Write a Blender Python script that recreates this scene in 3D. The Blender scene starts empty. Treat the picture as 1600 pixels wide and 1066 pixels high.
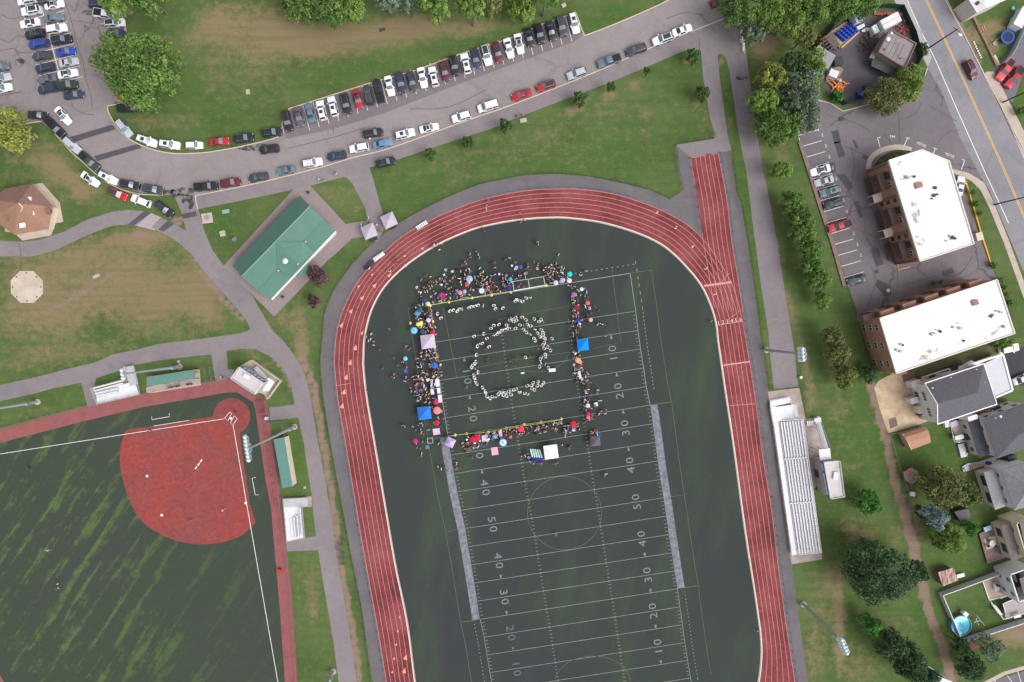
import bpy,bmesh,math,random
from mathutils import Vector,Matrix
import numpy as np
R=math.radians
random.seed(7)
SC=bpy.context.scene
COL=SC.collection
# ---------------------------------------------------------------- camera
H=165.0
TILT=R(-1.5)
F=1600*24.0/36.0
cam_d=bpy.data.cameras.new('camera')
cam_d.lens=24.0;cam_d.sensor_width=36.0
cam_d.clip_start=1.0;cam_d.clip_end=4000.0
cam=bpy.data.objects.new('camera',cam_d)
COL.objects.link(cam)
cam.location=(0,0,H);cam.rotation_euler=(TILT,0,0)
SC.camera=cam
# ---------------------------------------------------------------- sky, sun, exposure (bright overcast day)
SUN_EL,SUN_AZ=R(52),R(-28) # azimuth measured from +x, counter-clockwise
w=bpy.data.worlds.new('World');SC.world=w;w.use_nodes=True
nt=w.node_tree
bg=nt.nodes['Background']
sky=nt.nodes.new('ShaderNodeTexSky');sky.sky_type='NISHITA';sky.sun_disc=False
sky.sun_elevation=SUN_EL;sky.sun_rotation=R(90)-SUN_AZ
sky.air_density=1.0;sky.dust_density=4.0;sky.ozone_density=1.0
hs=nt.nodes.new('ShaderNodeHueSaturation');hs.inputs['Saturation'].default_value=0.14
nt.links.new(sky.outputs[0],hs.inputs['Color']);nt.links.new(hs.outputs[0],bg.inputs[0])
bg.inputs[1].default_value=0.14
sd=bpy.data.lights.new('sun','SUN');sd.energy=1.05;sd.angle=R(38);sd.color=(1.0,0.97,0.93)
so=bpy.data.objects.new('sun',sd);COL.objects.link(so)
so.rotation_euler=(R(90)-SUN_EL,0,SUN_AZ+R(90))
so.location=(60,-40,120)
SC.view_settings.view_transform='Standard';SC.view_settings.look='None'
SC.view_settings.gamma=1.0;SC.view_settings.use_curve_mapping=False
SC.view_settings.exposure=0.46
SC.render.engine='CYCLES'
SC.cycles.max_bounces=6

# ---------------------------------------------------------------- helpers
def P(px,py,z=0.0):
    """a point of the place at height z, surveyed from the drone picture (1600 x 1066)"""
    dx=(px-800.0)/F;dy=(533.0-py)/F
    c,s=math.cos(TILT),math.sin(TILT)
    wy=dy*c+s;wz=dy*s-c
    t=(H-z)/(-wz)
    return Vector((dx*t,wy*t,z))
def PP(pts,z=0.0):return [P(a,b,z) for a,b in pts]
def lin(v):
    v/=255.0
    return v/12.92 if v<=0.04045 else ((v+0.055)/1.055)**2.4
def C3(r,g,b,k=1.0):return (min(1,lin(r)*k),min(1,lin(g)*k),min(1,lin(b)*k),1.0)

MATS={}
def mat(name,rgb,rough=0.7,metal=0.0,noise=0.0,scale=1.0,rgb2=None,spec=0.35,detail=4.0,alpha=None,coat=0.0,coords='Object',stretch=None,ramp=(0.35,0.65),emit=None,bump=0.0):
    """plain procedural material: base colour, optional second colour mixed by noise"""
    if name in MATS:return MATS[name]
    m=bpy.data.materials.new(name);m.use_nodes=True
    n=m.node_tree;b=n.nodes['Principled BSDF']
    b.inputs['Roughness'].default_value=rough;b.inputs['Metallic'].default_value=metal
    b.inputs['Specular IOR Level'].default_value=spec
    b.inputs['Coat Weight'].default_value=coat
    c1=C3(*rgb);b.inputs['Base Color'].default_value=c1
    if rgb2 is not None or noise>0:
        c2=C3(*rgb2) if rgb2 is not None else tuple([min(1,x*(1+noise)) for x in c1[:3]]+[1])
        if rgb2 is None:c1=tuple([x*(1-noise) for x in c1[:3]]+[1])
        tc=n.nodes.new('ShaderNodeTexCoord');mp=n.nodes.new('ShaderNodeMapping')
        n.links.new(tc.outputs[coords],mp.inputs[0])
        if stretch:mp.inputs['Scale'].default_value=stretch[0];mp.inputs['Rotation'].default_value=(0,0,stretch[1])
        nz=n.nodes.new('ShaderNodeTexNoise');nz.inputs['Scale'].default_value=scale;nz.inputs['Detail'].default_value=detail
        nz.inputs['Roughness'].default_value=0.65
        n.links.new(mp.outputs[0],nz.inputs['Vector'])
        cr=n.nodes.new('ShaderNodeValToRGB')
        cr.color_ramp.elements[0].position=ramp[0];cr.color_ramp.elements[1].position=ramp[1]
        cr.color_ramp.elements[0].color=c1;cr.color_ramp.elements[1].color=c2
        n.links.new(nz.outputs[0],cr.inputs[0]);n.links.new(cr.outputs[0],b.inputs['Base Color'])
        if bump>0:
            bp=n.nodes.new('ShaderNodeBump');bp.inputs['Strength'].default_value=bump
            n.links.new(nz.outputs[0],bp.inputs['Height']);n.links.new(bp.outputs[0],b.inputs['Normal'])
    if alpha is not None:b.inputs['Alpha'].default_value=alpha
    MATS[name]=m
    return m

def tag(o,label=None,cat=None,group=None,kind=None):
    if label:o['label']=label
    if cat:o['category']=cat
    if group:o['group']=group
    if kind:o['kind']=kind
    return o
def empty(name,loc=(0,0,0),rz=0.0,label=None,cat=None,group=None):
    o=bpy.data.objects.new(name,None);COL.objects.link(o)
    o.location=loc;o.rotation_euler=(0,0,rz);o.empty_display_size=0.3
    return tag(o,label,cat,group)
def worigin(o):
    v=Vector((0,0,0))
    while o is not None:
        v+=Vector(o.location);o=o.parent
    return v
class MB:
    """collects geometry (world coordinates) and links it as ONE mesh object"""
    def __init__(s):s.v=[];s.f=[];s.m=[]
    def poly(s,pts,mi=0):
        b=len(s.v);s.v+=[tuple(p) for p in pts];s.f.append(list(range(b,b+len(pts))));s.m.append(mi);return s
    def mesh(s,vs,fs,mi=0):
        b=len(s.v);s.v+=[tuple(p) for p in vs]
        for f in fs:s.f.append([i+b for i in f]);s.m.append(mi)
        return s
    def prism(s,pts,z0,z1,mi=0,bottom=False):
        n=len(pts)
        a=sum(pts[i][0]*pts[(i+1)%n][1]-pts[(i+1)%n][0]*pts[i][1] for i in range(n))
        if a<0:pts=list(reversed(pts))
        vs=[(p[0],p[1],z0) for p in pts]+[(p[0],p[1],z1) for p in pts]
        fs=[[i,(i+1)%n,n+(i+1)%n,n+i] for i in range(n)]+[list(range(n,2*n))]
        if bottom:fs.append(list(reversed(range(n))))
        return s.mesh(vs,fs,mi)
    def box(s,c,size,rz=0.0,mi=0):
        hx,hy,hz=size[0]/2,size[1]/2,size[2]/2
        co,si=math.cos(rz),math.sin(rz)
        vs=[]
        for dz in (-hz,hz):
            for dx,dy in ((-hx,-hy),(hx,-hy),(hx,hy),(-hx,hy)):
                vs.append((c[0]+dx*co-dy*si,c[1]+dx*si+dy*co,c[2]+dz))
        return s.mesh(vs,[[3,2,1,0],[4,5,6,7],[0,1,5,4],[1,2,6,5],[2,3,7,6],[3,0,4,7]],mi)
    def bar(s,a,b,wd,ht=None,mi=0):
        """square bar from a to b"""
        ht=wd if ht is None else ht
        a=Vector(a);b=Vector(b);d=b-a
        if d.length<1e-6:return s
        d.normalize();up=Vector((0,0,1)) if abs(d.z)<0.95 else Vector((1,0,0))
        x=d.cross(up).normalized()*wd/2;y=x.cross(d).normalized()*ht/2
        vs=[a-x-y,a+x-y,a+x+y,a-x+y,b-x-y,b+x-y,b+x+y,b-x+y]
        return s.mesh(vs,[[0,1,2,3],[7,6,5,4],[4,5,1,0],[5,6,2,1],[6,7,3,2],[7,4,0,3]],mi)
    def tube(s,a,b,r0,r1=None,n=8,mi=0,cap=True):
        r1=r0 if r1 is None else r1
        a=Vector(a);b=Vector(b);d=(b-a)
        if d.length<1e-6:return s
        d.normalize();up=Vector((0,0,1)) if abs(d.z)<0.9 else Vector((1,0,0))
        x=d.cross(up).normalized();y=x.cross(d).normalized()
        vs=[]
        for c,r in ((a,r0),(b,r1)):
            for i in range(n):
                t=2*math.pi*i/n
                vs.append(c+x*math.cos(t)*r+y*math.sin(t)*r)
        fs=[[i,n+i,n+(i+1)%n,(i+1)%n] for i in range(n)]
        if cap:fs+=[list(range(n)),list(reversed(range(n,2*n)))]
        return s.mesh(vs,fs,mi)
    def lathe(s,c,prof,n=12,mi=0):
        """prof: list of (r, z) from bottom to top"""
        vs=[];fs=[]
        for r,z in prof:
            for i in range(n):
                t=2*math.pi*i/n
                vs.append((c[0]+r*math.cos(t),c[1]+r*math.sin(t),c[2]+z))
        for k in range(len(prof)-1):
            for i in range(n):
                fs.append([k*n+i,k*n+(i+1)%n,(k+1)*n+(i+1)%n,(k+1)*n+i])
        fs.append(list(reversed(range(n))));fs.append(list(range((len(prof)-1)*n,len(prof)*n)))
        return s.mesh(vs,fs,mi)
    def data(s,name,mats,off=(0,0,0),smooth=False):
        me=bpy.data.meshes.new(name)
        me.from_pydata([(x-off[0],y-off[1],z-off[2]) for x,y,z in s.v],[],s.f)
        for m in mats:me.materials.append(m)
        me.polygons.foreach_set('material_index',s.m)
        if smooth:me.polygons.foreach_set('use_smooth',[True]*len(s.f))
        me.update()
        return me
    def build(s,name,mats,parent=None,smooth=False,label=None,cat=None,group=None,kind=None,origin=None):
        if not isinstance(mats,(list,tuple)):mats=[mats]
        if parent is not None:off=worigin(parent)
        elif origin is not None:off=Vector(origin)
        elif kind=='structure':off=Vector((0,0,0))
        else:
            xs=[v[0] for v in s.v];ys=[v[1] for v in s.v];zs=[v[2] for v in s.v]
            off=Vector(((min(xs)+max(xs))/2,(min(ys)+max(ys))/2,min(zs)))
        me=s.data(name,mats,off,smooth)
        o=bpy.data.objects.new(name,me);COL.objects.link(o)
        if parent is not None:o.parent=parent
        else:o.location=off
        return tag(o,label,cat,group,kind)
def smoothline(pts,k=6):
    """Catmull-Rom through the points"""
    out=[]
    n=len(pts)
    for i in range(n-1):
        p0=pts[max(0,i-1)];p1=pts[i];p2=pts[i+1];p3=pts[min(n-1,i+2)]
        for j in range(k):
            t=j/k
            out.append(tuple(0.5*((2*p1[c])+(-p0[c]+p2[c])*t+(2*p0[c]-5*p1[c]+4*p2[c]-p3[c])*t*t+(-p0[c]+3*p1[c]-3*p2[c]+p3[c])*t**3) for c in (0,1)))
    out.append(tuple(pts[-1][:2]))
    return out
def ribbon(mb,pts,width,z,h=0.0,mi=0):
    """flat strip (or raised strip when h > 0) along world xy points"""
    pts=[Vector((p[0],p[1],0)) for p in pts]
    L,Rr=[],[]
    for i,p in enumerate(pts):
        a=pts[max(0,i-1)];b=pts[min(len(pts)-1,i+1)]
        d=(b-a);d.normalize();nrm=Vector((-d.y,d.x,0))*width/2
        L.append(p+nrm);Rr.append(p-nrm)
    n=len(pts)
    vs=[(q.x,q.y,z+h) for q in L]+[(q.x,q.y,z+h) for q in Rr]
    fs=[[n+i,n+i+1,i+1,i] for i in range(n-1)]
    if h>0:
        vs+=[(q.x,q.y,z) for q in L]+[(q.x,q.y,z) for q in Rr]
        fs+=[[i,i+1,2*n+i+1,2*n+i] for i in range(n-1)]
        fs+=[[n+i+1,n+i,3*n+i,3*n+i+1] for i in range(n-1)]
        fs+=[[n,0,2*n,3*n],[n-1,2*n-1,4*n-1,3*n-1]]
    return mb.mesh(vs,fs,mi)
def sheet(name,px,z,m,hole=None):
    mb=MB();mb.poly(PP(px,z))
    o=mb.build(name,m,kind='structure')
    for p in o.data.polygons:
        if p.normal.z<0:p.flip()
    return o
def text_mesh(txt,size,font_sharp=0):
    cu=bpy.data.curves.new('lettering','FONT');cu.body=txt;cu.size=size
    cu.align_x='CENTER';cu.align_y='CENTER';cu.resolution_u=2
    cu.offset=0.0
    o=bpy.data.objects.new('lettering',cu);COL.objects.link(o)
    bpy.context.view_layer.update()
    me=bpy.data.meshes.new_from_object(o)
    bpy.data.objects.remove(o);bpy.data.curves.remove(cu)
    return me
_T={}
def text_into(mb,txt,size,c,rz,mi=0,sx=1.0):
    key=(txt,size)
    if key not in _T:
        me=text_mesh(txt,size)
        _T[key]=([tuple(v.co) for v in me.vertices],[list(p.vertices) for p in me.polygons])
        bpy.data.meshes.remove(me)
    vs,fs=_T[key];co,si=math.cos(rz),math.sin(rz)
    mb.mesh([(c[0]+x*sx*co-y*si,c[1]+x*sx*si+y*co,c[2]) for x,y,z in vs],fs,mi)
def copy_tree(o,parent=None):
    c=o.copy();COL.objects.link(c)
    if parent is not None:c.parent=parent
    for ch in list(o.children):copy_tree(ch,c)
    return c
def vnoise(x,y,s=0):
    """cheap smooth value noise, numpy friendly"""
    return (np.sin(x*0.31+1.7*s)*np.cos(y*0.27-0.9*s)+np.sin(x*0.83+y*0.61+s)*0.5+np.sin(y*1.37-x*0.9+2.1*s)*0.3)/1.8

# ---------------------------------------------------------------- ground sheet (grass)
def axis(lo,hi,st,far):
    a=list(np.arange(lo,hi+0.01,st))
    return np.array([-far,-far*0.4,lo-60,lo-15]+a+[hi+15,hi+60,far*0.4,far])
gx=axis(-135,135,1.25,1800);gy=axis(-105,92,1.25,1800)
X,Y=np.meshgrid(gx,gy)
dry=np.zeros_like(X);dirt=np.zeros_like(X);lush=np.zeros_like(X)
def blob(arr,px,py,rx,ry,amt,ang=0.0):
    c=P(px,py);rx/=6.44;ry/=6.44
    a=R(ang);dx=X-c.x;dy=Y-c.y
    u=(dx*math.cos(a)+dy*math.sin(a))/rx;v=(-dx*math.sin(a)+dy*math.cos(a))/ry
    d=np.sqrt(u*u+v*v)+0.22*vnoise(X*1.3,Y*1.3,px%7)
    arr+=amt*np.clip(1.25-d,0,1)
def trail(arr,pts,wpx,amt):
    q=PP(pts);best=np.full_like(X,1e9)
    for a,b in zip(q[:-1],q[1:]):
        ab=(b-a);L2=ab.x**2+ab.y**2
        t=np.clip(((X-a.x)*ab.x+(Y-a.y)*ab.y)/L2,0,1)
        best=np.minimum(best,np.hypot(X-a.x-t*ab.x,Y-a.y-t*ab.y))
    wm=max(wpx,6.5)/6.44
    arr+=amt*np.clip(1.3-best/wm+0.12*vnoise(X*.8,Y*.8,3),0,1)
for b in [(500,55,200,45,.45,4),(400,110,70,60,.35,0),(160,440,200,90,.25,10),(430,40,110,40,.75,-5),(640,45,130,22,.95,6),(760,45,60,12,.6,8),(340,30,40,45,.5,0),(300,60,20,20,.5,0),(520,70,90,25,.5,5),
          (260,85,25,40,.45,0),(330,110,25,50,.3,0),(230,190,40,14,.5,0),(290,190,50,15,.4,0),
          (60,240,60,25,.6,0),(95,270,45,20,.75,-20),(130,300,30,22,.9,0),(60,300,60,50,.35,0),
          (160,440,170,70,.55,10),(260,480,90,60,.55,0),(60,500,80,60,.5,0),(220,370,60,18,.8,5),(320,470,30,50,.8,20),(30,420,40,40,.4,0),(120,400,80,20,.4,15),
          (70,560,100,22,.45,8),(160,545,60,14,.4,10),(60,645,60,10,.35,15),(350,560,14,8,.7,0),(400,560,40,8,.5,-40),
          (470,380,10,10,.2,0),(470,520,16,60,.75,0),(440,500,30,20,.6,0),(470,560,12,40,.6,0),(500,300,30,12,.55,0),(535,310,20,30,.3,0),(560,320,15,30,.3,0),
          (488,625,6,60,.6,6),(480,900,25,70,.3,5),(490,940,12,60,.4,0),(476,620,10,60,.5,5),
          (830,230,120,30,.3,8),(940,170,60,25,.35,5),(990,135,16,10,1.0,10),(950,147,14,7,.9,0),(1010,200,12,20,.3,0),(895,172,22,8,.8,20),(1073,99,9,5,1.1,0),(1090,165,10,12,.8,0),(1104,190,6,20,.8,5),(1010,178,20,14,.4,0),(850,210,40,12,.3,0),(700,250,50,20,.2,0),(720,280,20,20,.25,0),(1012,220,8,30,.3,45),(930,250,60,20,.15,0),
          (1128,96,5,9,1.1,0),(1140,190,6,12,.6,0),(1190,75,22,40,.9,0),(1215,60,30,30,.5,0),(1250,40,40,30,.4,0),(1185,250,12,50,.8,8),(1195,320,8,60,.9,10),(1215,400,7,50,.8,12),(1235,480,10,45,.8,12),(1222,230,20,40,.5,0),
          (1258,570,8,50,.8,8),(1270,620,12,40,.6,0),(1310,640,25,30,.5,0),(1320,690,20,30,.35,0),(1330,730,25,12,.55,0),(1345,840,40,14,.7,10),(1330,820,20,20,.6,0),(1400,840,14,30,.6,0),
          (1312,980,9,100,.95,0),(1285,950,40,60,.45,0),(1270,1030,26,50,.55,0),(1345,1040,40,40,.5,0),(1380,970,20,20,.4,0),(1420,980,30,20,.3,0),(1300,900,25,30,.5,0),
          (1530,55,30,20,.9,25),(1560,40,30,14,.9,20),(1550,75,20,12,.8,20),(1500,40,8,60,.8,28),(1520,90,8,40,.6,28),(1515,735,16,10,.5,0),(1480,790,25,10,.4,0),(1590,985,40,26,1.1,10),(1560,1000,25,14,.6,0)]:
    blob(dry,*b)
for b in [(640,35,70,12,.5,8),(990,135,9,6,.6,0),(220,370,26,8,.8,5),(120,460,60,6,.5,28),(60,505,30,14,.6,10),(150,420,12,8,.9,0),(278,345,12,9,1.0,-30),(130,300,12,8,.5,0),(1184,74,10,16,.6,0),(1590,985,34,20,.8,10),(490,958,6,7,.9,0),(1425,800,16,40,.5,0),(1440,830,14,30,.6,0)]:
    blob(dirt,*b)
trail(dirt,[(330,435),(352,470),(380,500)],3,.9)
trail(dirt,[(300,400),(318,430),(345,460)],4,.8)
trail(dirt,[(395,475),(430,520),(455,548)],2,.5)
trail(dirt,[(430,560),(448,580),(458,610)],3.5,.9)
trail(dirt,[(472,560),(490,600),(498,650),(508,710),(520,790),(527,850),(540,930),(553,1000),(562,1080)],5,1.1)
trail(dirt,[(1360,600),(1372,640),(1385,690),(1398,750),(1412,800),(1425,845)],7,1.2)
trail(dirt,[(1425,845),(1440,910),(1452,960),(1472,1005),(1488,1066),(1495,1120)],8,1.3)
trail(dirt,[(0,408),(60,405),(120,382),(170,358),(225,362)],3,.4)
trail(dirt,[(60,490),(110,470),(140,450),(160,440),(190,415)],4,.5)
trail(dirt,[(1490,20),(1512,60),(1530,100)],4,.8)
for b in [(1340,680,60,110,.6,0),(1420,1000,60,80,.5,0),(1500,860,60,60,.5,0),(1480,690,60,60,.5,0),(900,240,150,40,.6,5),(650,300,60,30,.6,20),(300,140,60,40,.6,0),(250,40,40,60,.3,0),(550,110,130,14,.9,14),(760,60,80,8,.9,14),(350,190,60,25,.8,0),(960,25,60,20,.9,15),(1000,245,80,30,.5,5),(350,350,40,40,.9,40),(120,200,30,14,.5,0),(1450,970,22,55,.8,25),(1320,700,30,60,.5,0),(1380,680,20,60,.6,0),(1450,700,50,30,.6,0),(1270,430,20,90,.6,12),(1570,350,30,90,1.0,-65),(1590,160,25,40,.9,0),(475,860,25,30,.6,0),(460,720,12,50,.8,5),(380,580,40,25,.7,0),(170,590,40,14,.8,10),(100,620,60,14,.5,10),(1170,350,10,150,.8,8),(1580,920,40,40,.6,0)]:
    blob(lush,*b)
nv=X.size
vs=np.stack([X.ravel(),Y.ravel(),np.zeros(nv)],1)
ny,nx=X.shape
idx=np.arange(nv).reshape(ny,nx)
fs=np.stack([idx[:-1,:-1].ravel(),idx[:-1,1:].ravel(),idx[1:,1:].ravel(),idx[1:,:-1].ravel()],1)
gm=bpy.data.meshes.new('grass_ground')
gm.from_pydata(vs.tolist(),[],fs.tolist());gm.update()
for nm,arr in (('dry',dry),('dirt',dirt),('lush',lush)):
    at=gm.attributes.new(nm,'FLOAT','POINT');at.data.foreach_set('value',np.clip(arr,0,1.2).ravel().astype(np.float32))
def N(n,t,**kw):
    x=n.nodes.new(t)
    for k,v in kw.items():
        if k in x.inputs:x.inputs[k].default_value=v
        else:setattr(x,k,v)
    return x
def grass_material():
    m=bpy.data.materials.new('grass');m.use_nodes=True;n=m.node_tree;L=n.links.new
    b=n.nodes['Principled BSDF'];b.inputs['Roughness'].default_value=0.95;b.inputs['Specular IOR Level'].default_value=0.1
    tc=N(n,'ShaderNodeTexCoord')
    n1=N(n,'ShaderNodeTexNoise',Scale=0.055,Detail=8.0,Roughness=0.68);L(tc.outputs['Object'],n1.inputs['Vector'])
    n2=N(n,'ShaderNodeTexNoise',Scale=0.55,Detail=8.0,Roughness=0.75);L(tc.outputs['Object'],n2.inputs['Vector'])
    n3=N(n,'ShaderNodeTexNoise',Scale=4.0,Detail=3.0,Roughness=0.7);L(tc.outputs['Object'],n3.inputs['Vector'])
    def attr(nm):
        a=N(n,'ShaderNodeAttribute');a.attribute_name=nm;return a.outputs['Fac']
    def ramp(fac,p0,p1):
        r=N(n,'ShaderNodeMapRange');r.interpolation_type='SMOOTHSTEP'
        r.inputs['From Min'].default_value=p0;r.inputs['From Max'].default_value=p1;L(fac,r.inputs['Value']);return r.outputs[0]
    def mth(op,a,bb):
        x=N(n,'ShaderNodeMath');x.operation=op
        if isinstance(a,(int,float)):x.inputs[0].default_value=a
        else:L(a,x.inputs[0])
        if isinstance(bb,(int,float)):x.inputs[1].default_value=bb
        else:L(bb,x.inputs[1])
        return x.outputs[0]
    def mix(fac,c1,c2):
        x=N(n,'ShaderNodeMix');x.data_type='RGBA'
        if isinstance(fac,float):x.inputs[0].default_value=fac
        else:L(fac,x.inputs[0])
        for k,c in ((6,c1),(7,c2)):
            if isinstance(c,tuple):x.inputs[k].default_value=c
            else:L(c,x.inputs[k])
        return x.outputs[2]
    green=mix(ramp(n1.outputs[0],.38,.62),C3(88,112,62,.75),C3(106,126,76,.76))
    green=mix(attr('lush'),green,C3(84,118,58,.72))
    green=mix(mth('MULTIPLY',ramp(n2.outputs[0],.46,.70),.48),green,C3(134,130,90,.76))
    dfac=mth('ADD',attr('dry'),mth('MULTIPLY',mth('SUBTRACT',n2.outputs[0],.5),2.2))
    dfac=ramp(dfac,.06,1.02)
    c=mix(dfac,green,C3(156,138,106,.74))
    kfac=mth('ADD',attr('dirt'),mth('MULTIPLY',mth('SUBTRACT',n2.outputs[0],.5),1.6))
    kfac=ramp(kfac,.28,.80)
    c=mix(kfac,c,C3(160,134,122,.80))
    mpg=N(n,'ShaderNodeMapping');mpg.inputs['Rotation'].default_value=(0,0,R(-15));mpg.inputs['Scale'].default_value=(.12,1.6,1);L(tc.outputs['Object'],mpg.inputs[0])
    n4=N(n,'ShaderNodeTexNoise',Scale=.5,Detail=4.0,Roughness=.6);L(mpg.outputs[0],n4.inputs[0])
    c=mix(mth('MULTIPLY',ramp(n4.outputs[0],.45,.65),.22),c,C3(72,98,52,.74))
    c=mix(mth('MULTIPLY',ramp(n3.outputs[0],.40,.60),.5),c,mix(0.5,c,C3(54,72,34,.6)))
    L(c,b.inputs['Base Color'])
    bp=N(n,'ShaderNodeBump',Strength=0.25,Distance=0.2);L(n3.outputs[0],bp.inputs['Height']);L(bp.outputs[0],b.inputs['Normal'])
    return m
GRASS=grass_material();MATS['grass']=GRASS
gm.materials.append(GRASS)
go=bpy.data.objects.new('grass_ground',gm);COL.objects.link(go);tag(go,kind='structure')
ORD_=['east','north east','north','north west','west','south west','south','south east']
# ---------------------------------------------------------------- asphalt, concrete
def asphalt(name,rgb,cracks=0.0,cscale=0.12,vary=0.10,patch=0.05):
    m=bpy.data.materials.new(name);m.use_nodes=True;n=m.node_tree;L=n.links.new
    b=n.nodes['Principled BSDF'];b.inputs['Roughness'].default_value=0.9;b.inputs['Specular IOR Level'].default_value=0.2
    tc=N(n,'ShaderNodeTexCoord')
    n1=N(n,'ShaderNodeTexNoise',Scale=patch,Detail=6.0,Roughness=0.6);L(tc.outputs['Object'],n1.inputs['Vector'])
    n2=N(n,'ShaderNodeTexNoise',Scale=3.0,Detail=4.0,Roughness=0.8);L(tc.outputs['Object'],n2.inputs['Vector'])
    cr=N(n,'ShaderNodeValToRGB');L(n1.outputs[0],cr.inputs[0])
    c=C3(*rgb,k=.92)
    cr.color_ramp.elements[0].position=.3;cr.color_ramp.elements[1].position=.7
    cr.color_ramp.elements[0].color=[x*(1-vary) for x in c[:3]]+[1];cr.color_ramp.elements[1].color=[x*(1+vary) for x in c[:3]]+[1]
    mr=N(n,'ShaderNodeMapRange');mr.inputs['From Min'].default_value=.3;mr.inputs['From Max'].default_value=.7
    mr.inputs['To Min'].default_value=.90;mr.inputs['To Max'].default_value=1.08;L(n2.outputs[0],mr.inputs['Value'])
    out=N(n,'ShaderNodeMix');out.data_type='RGBA';out.blend_type='MULTIPLY';out.inputs[0].default_value=1
    L(cr.outputs[0],out.inputs[6]);L(mr.outputs[0],out.inputs[7]);o=out.outputs[2]
    if cracks>0:
        nd=N(n,'ShaderNodeTexNoise',Scale=0.6,Detail=3.0);L(tc.outputs['Object'],nd.inputs['Vector'])
        ad=N(n,'ShaderNodeMix');ad.data_type='RGBA';ad.blend_type='LINEAR_LIGHT';ad.inputs[0].default_value=2.0 if False else .9
        L(tc.outputs['Object'],ad.inputs[6]);L(nd.outputs[1],ad.inputs[7])
        vo=N(n,'ShaderNodeTexVoronoi',Scale=cscale);vo.feature='DISTANCE_TO_EDGE';L(ad.outputs[2],vo.inputs['Vector'])
        nm=N(n,'ShaderNodeTexNoise',Scale=0.09,Detail=2.0);L(tc.outputs['Object'],nm.inputs['Vector'])
        w_=N(n,'ShaderNodeMapRange');w_.inputs['From Min'].default_value=.42;w_.inputs['From Max'].default_value=.60
        w_.inputs['To Min'].default_value=0.0;w_.inputs['To Max'].default_value=cracks;L(nm.outputs[0],w_.inputs['Value'])
        r=N(n,'ShaderNodeMapRange');r.inputs['From Min'].default_value=.004;r.inputs['From Max'].default_value=.022
        r.inputs['To Min'].default_value=1.0;r.inputs['To Max'].default_value=0.0;L(vo.outputs['Distance'],r.inputs['Value'])
        mm=N(n,'ShaderNodeMath');mm.operation='MULTIPLY';L(r.outputs[0],mm.inputs[0]);L(w_.outputs[0],mm.inputs[1])
        mx=N(n,'ShaderNodeMix');mx.data_type='RGBA';L(mm.outputs[0],mx.inputs[0]);L(o,mx.inputs[6])
        mx.inputs[7].default_value=[x*.42 for x in c[:3]]+[1];o=mx.outputs[2]
    nb=N(n,'ShaderNodeTexNoise',Scale=.35,Detail=9.0,Roughness=.8,Distortion=1.2);L(tc.outputs['Object'],nb.inputs[0])
    rb=N(n,'ShaderNodeMapRange');rb.inputs['From Min'].default_value=.32;rb.inputs['From Max'].default_value=.62;rb.inputs['To Min'].default_value=.88;rb.inputs['To Max'].default_value=1.06;L(nb.outputs[0],rb.inputs['Value'])
    m3=N(n,'ShaderNodeMix');m3.data_type='RGBA';m3.blend_type='MULTIPLY';m3.inputs[0].default_value=1;L(o,m3.inputs[6]);L(rb.outputs[0],m3.inputs[7]);o=m3.outputs[2]
    L(o,b.inputs['Base Color']);MATS[name]=m
    return m
A_LOT=asphalt('worn_lot_asphalt',(140,131,132),.75,.11,.08)
A_ROAD=asphalt('park_road_asphalt',(145,137,138),.25,.06,.07)
A_PATH=asphalt('path_asphalt',(136,128,132),.12,.05,.08)
A_DARK=asphalt('track_path_asphalt',(112,107,112),.1,.05,.12,.12)
A_STREET=asphalt('street_asphalt',(142,139,146),.2,.05,.12,.04)
A_YARD=asphalt('yard_asphalt',(100,95,101),.2,.06,.18,.09)
A_RLOT=asphalt('building_lot_asphalt',(120,113,119),.7,.07,.12,.06)
A_PATCH=asphalt('patch_asphalt',(88,84,92),0,.06,.1)
A_BLACK=asphalt('fresh_asphalt',(70,68,76),0,.06,.1)
CONC=mat('concrete',(180,166,156),.9,noise=.08,scale=.6)
CONC2=mat('old_concrete',(166,152,146),.9,noise=.14,scale=.5)
KERB=mat('kerb_concrete',(198,182,162),.85,noise=.08,scale=1.5)
WPAINT=mat('white_paint_line',(226,222,222),.7,noise=.08,scale=2.0)
YPAINT=mat('yellow_paint_line',(222,172,92),.7,noise=.08,scale=2.0)

z1,z2,z3,z4,z5=.012,.022,.032,.042,.052
sheet('parking_lot',[(-60,-60),(183,-60),(184,0),(198,50),(206,100),(212,140),(208,158),(168,166),(120,200),(112,222),(84,207),(64,190),(44,193),(20,198),(-60,215)],z1,A_LOT)
sheet('park_road',[(84,207),(96,190),(168,166),(170,176),(180,194),(196,213),(225,229),(262,239),(300,240),(340,236),(400,224),(437,213),(443,204),(441,192),(455,169),(575,131),(650,110),(712,87),(800,59),(850,37),(885,25),(900,20),(910,48),(914,54),(919,54),(982,29),(1045,0),(1110,-40),(1290,-120),(1300,-60),(1200,-10),(1142,24),(1092,45),(1040,65),(925,115),(800,164),(725,190),(612,231),(550,247),(500,262),(400,287),(305,306),(290,304),(262,305),(220,301),(180,289),(150,268),(128,248),(112,231)],z2,A_ROAD)
# paler angled parking bays are darker, newer asphalt
sheet('parking_bay',[(441,193),(452,170),(575,131),(650,110),(712,87),(800,59),(850,37),(885,25),(900,20),(911,52),(905,60),(895,66),(800,101),(700,138),(600,177),(520,202),(447,217)],z3,asphalt('bay_asphalt',(122,114,117),.1,.06,.08))
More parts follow.
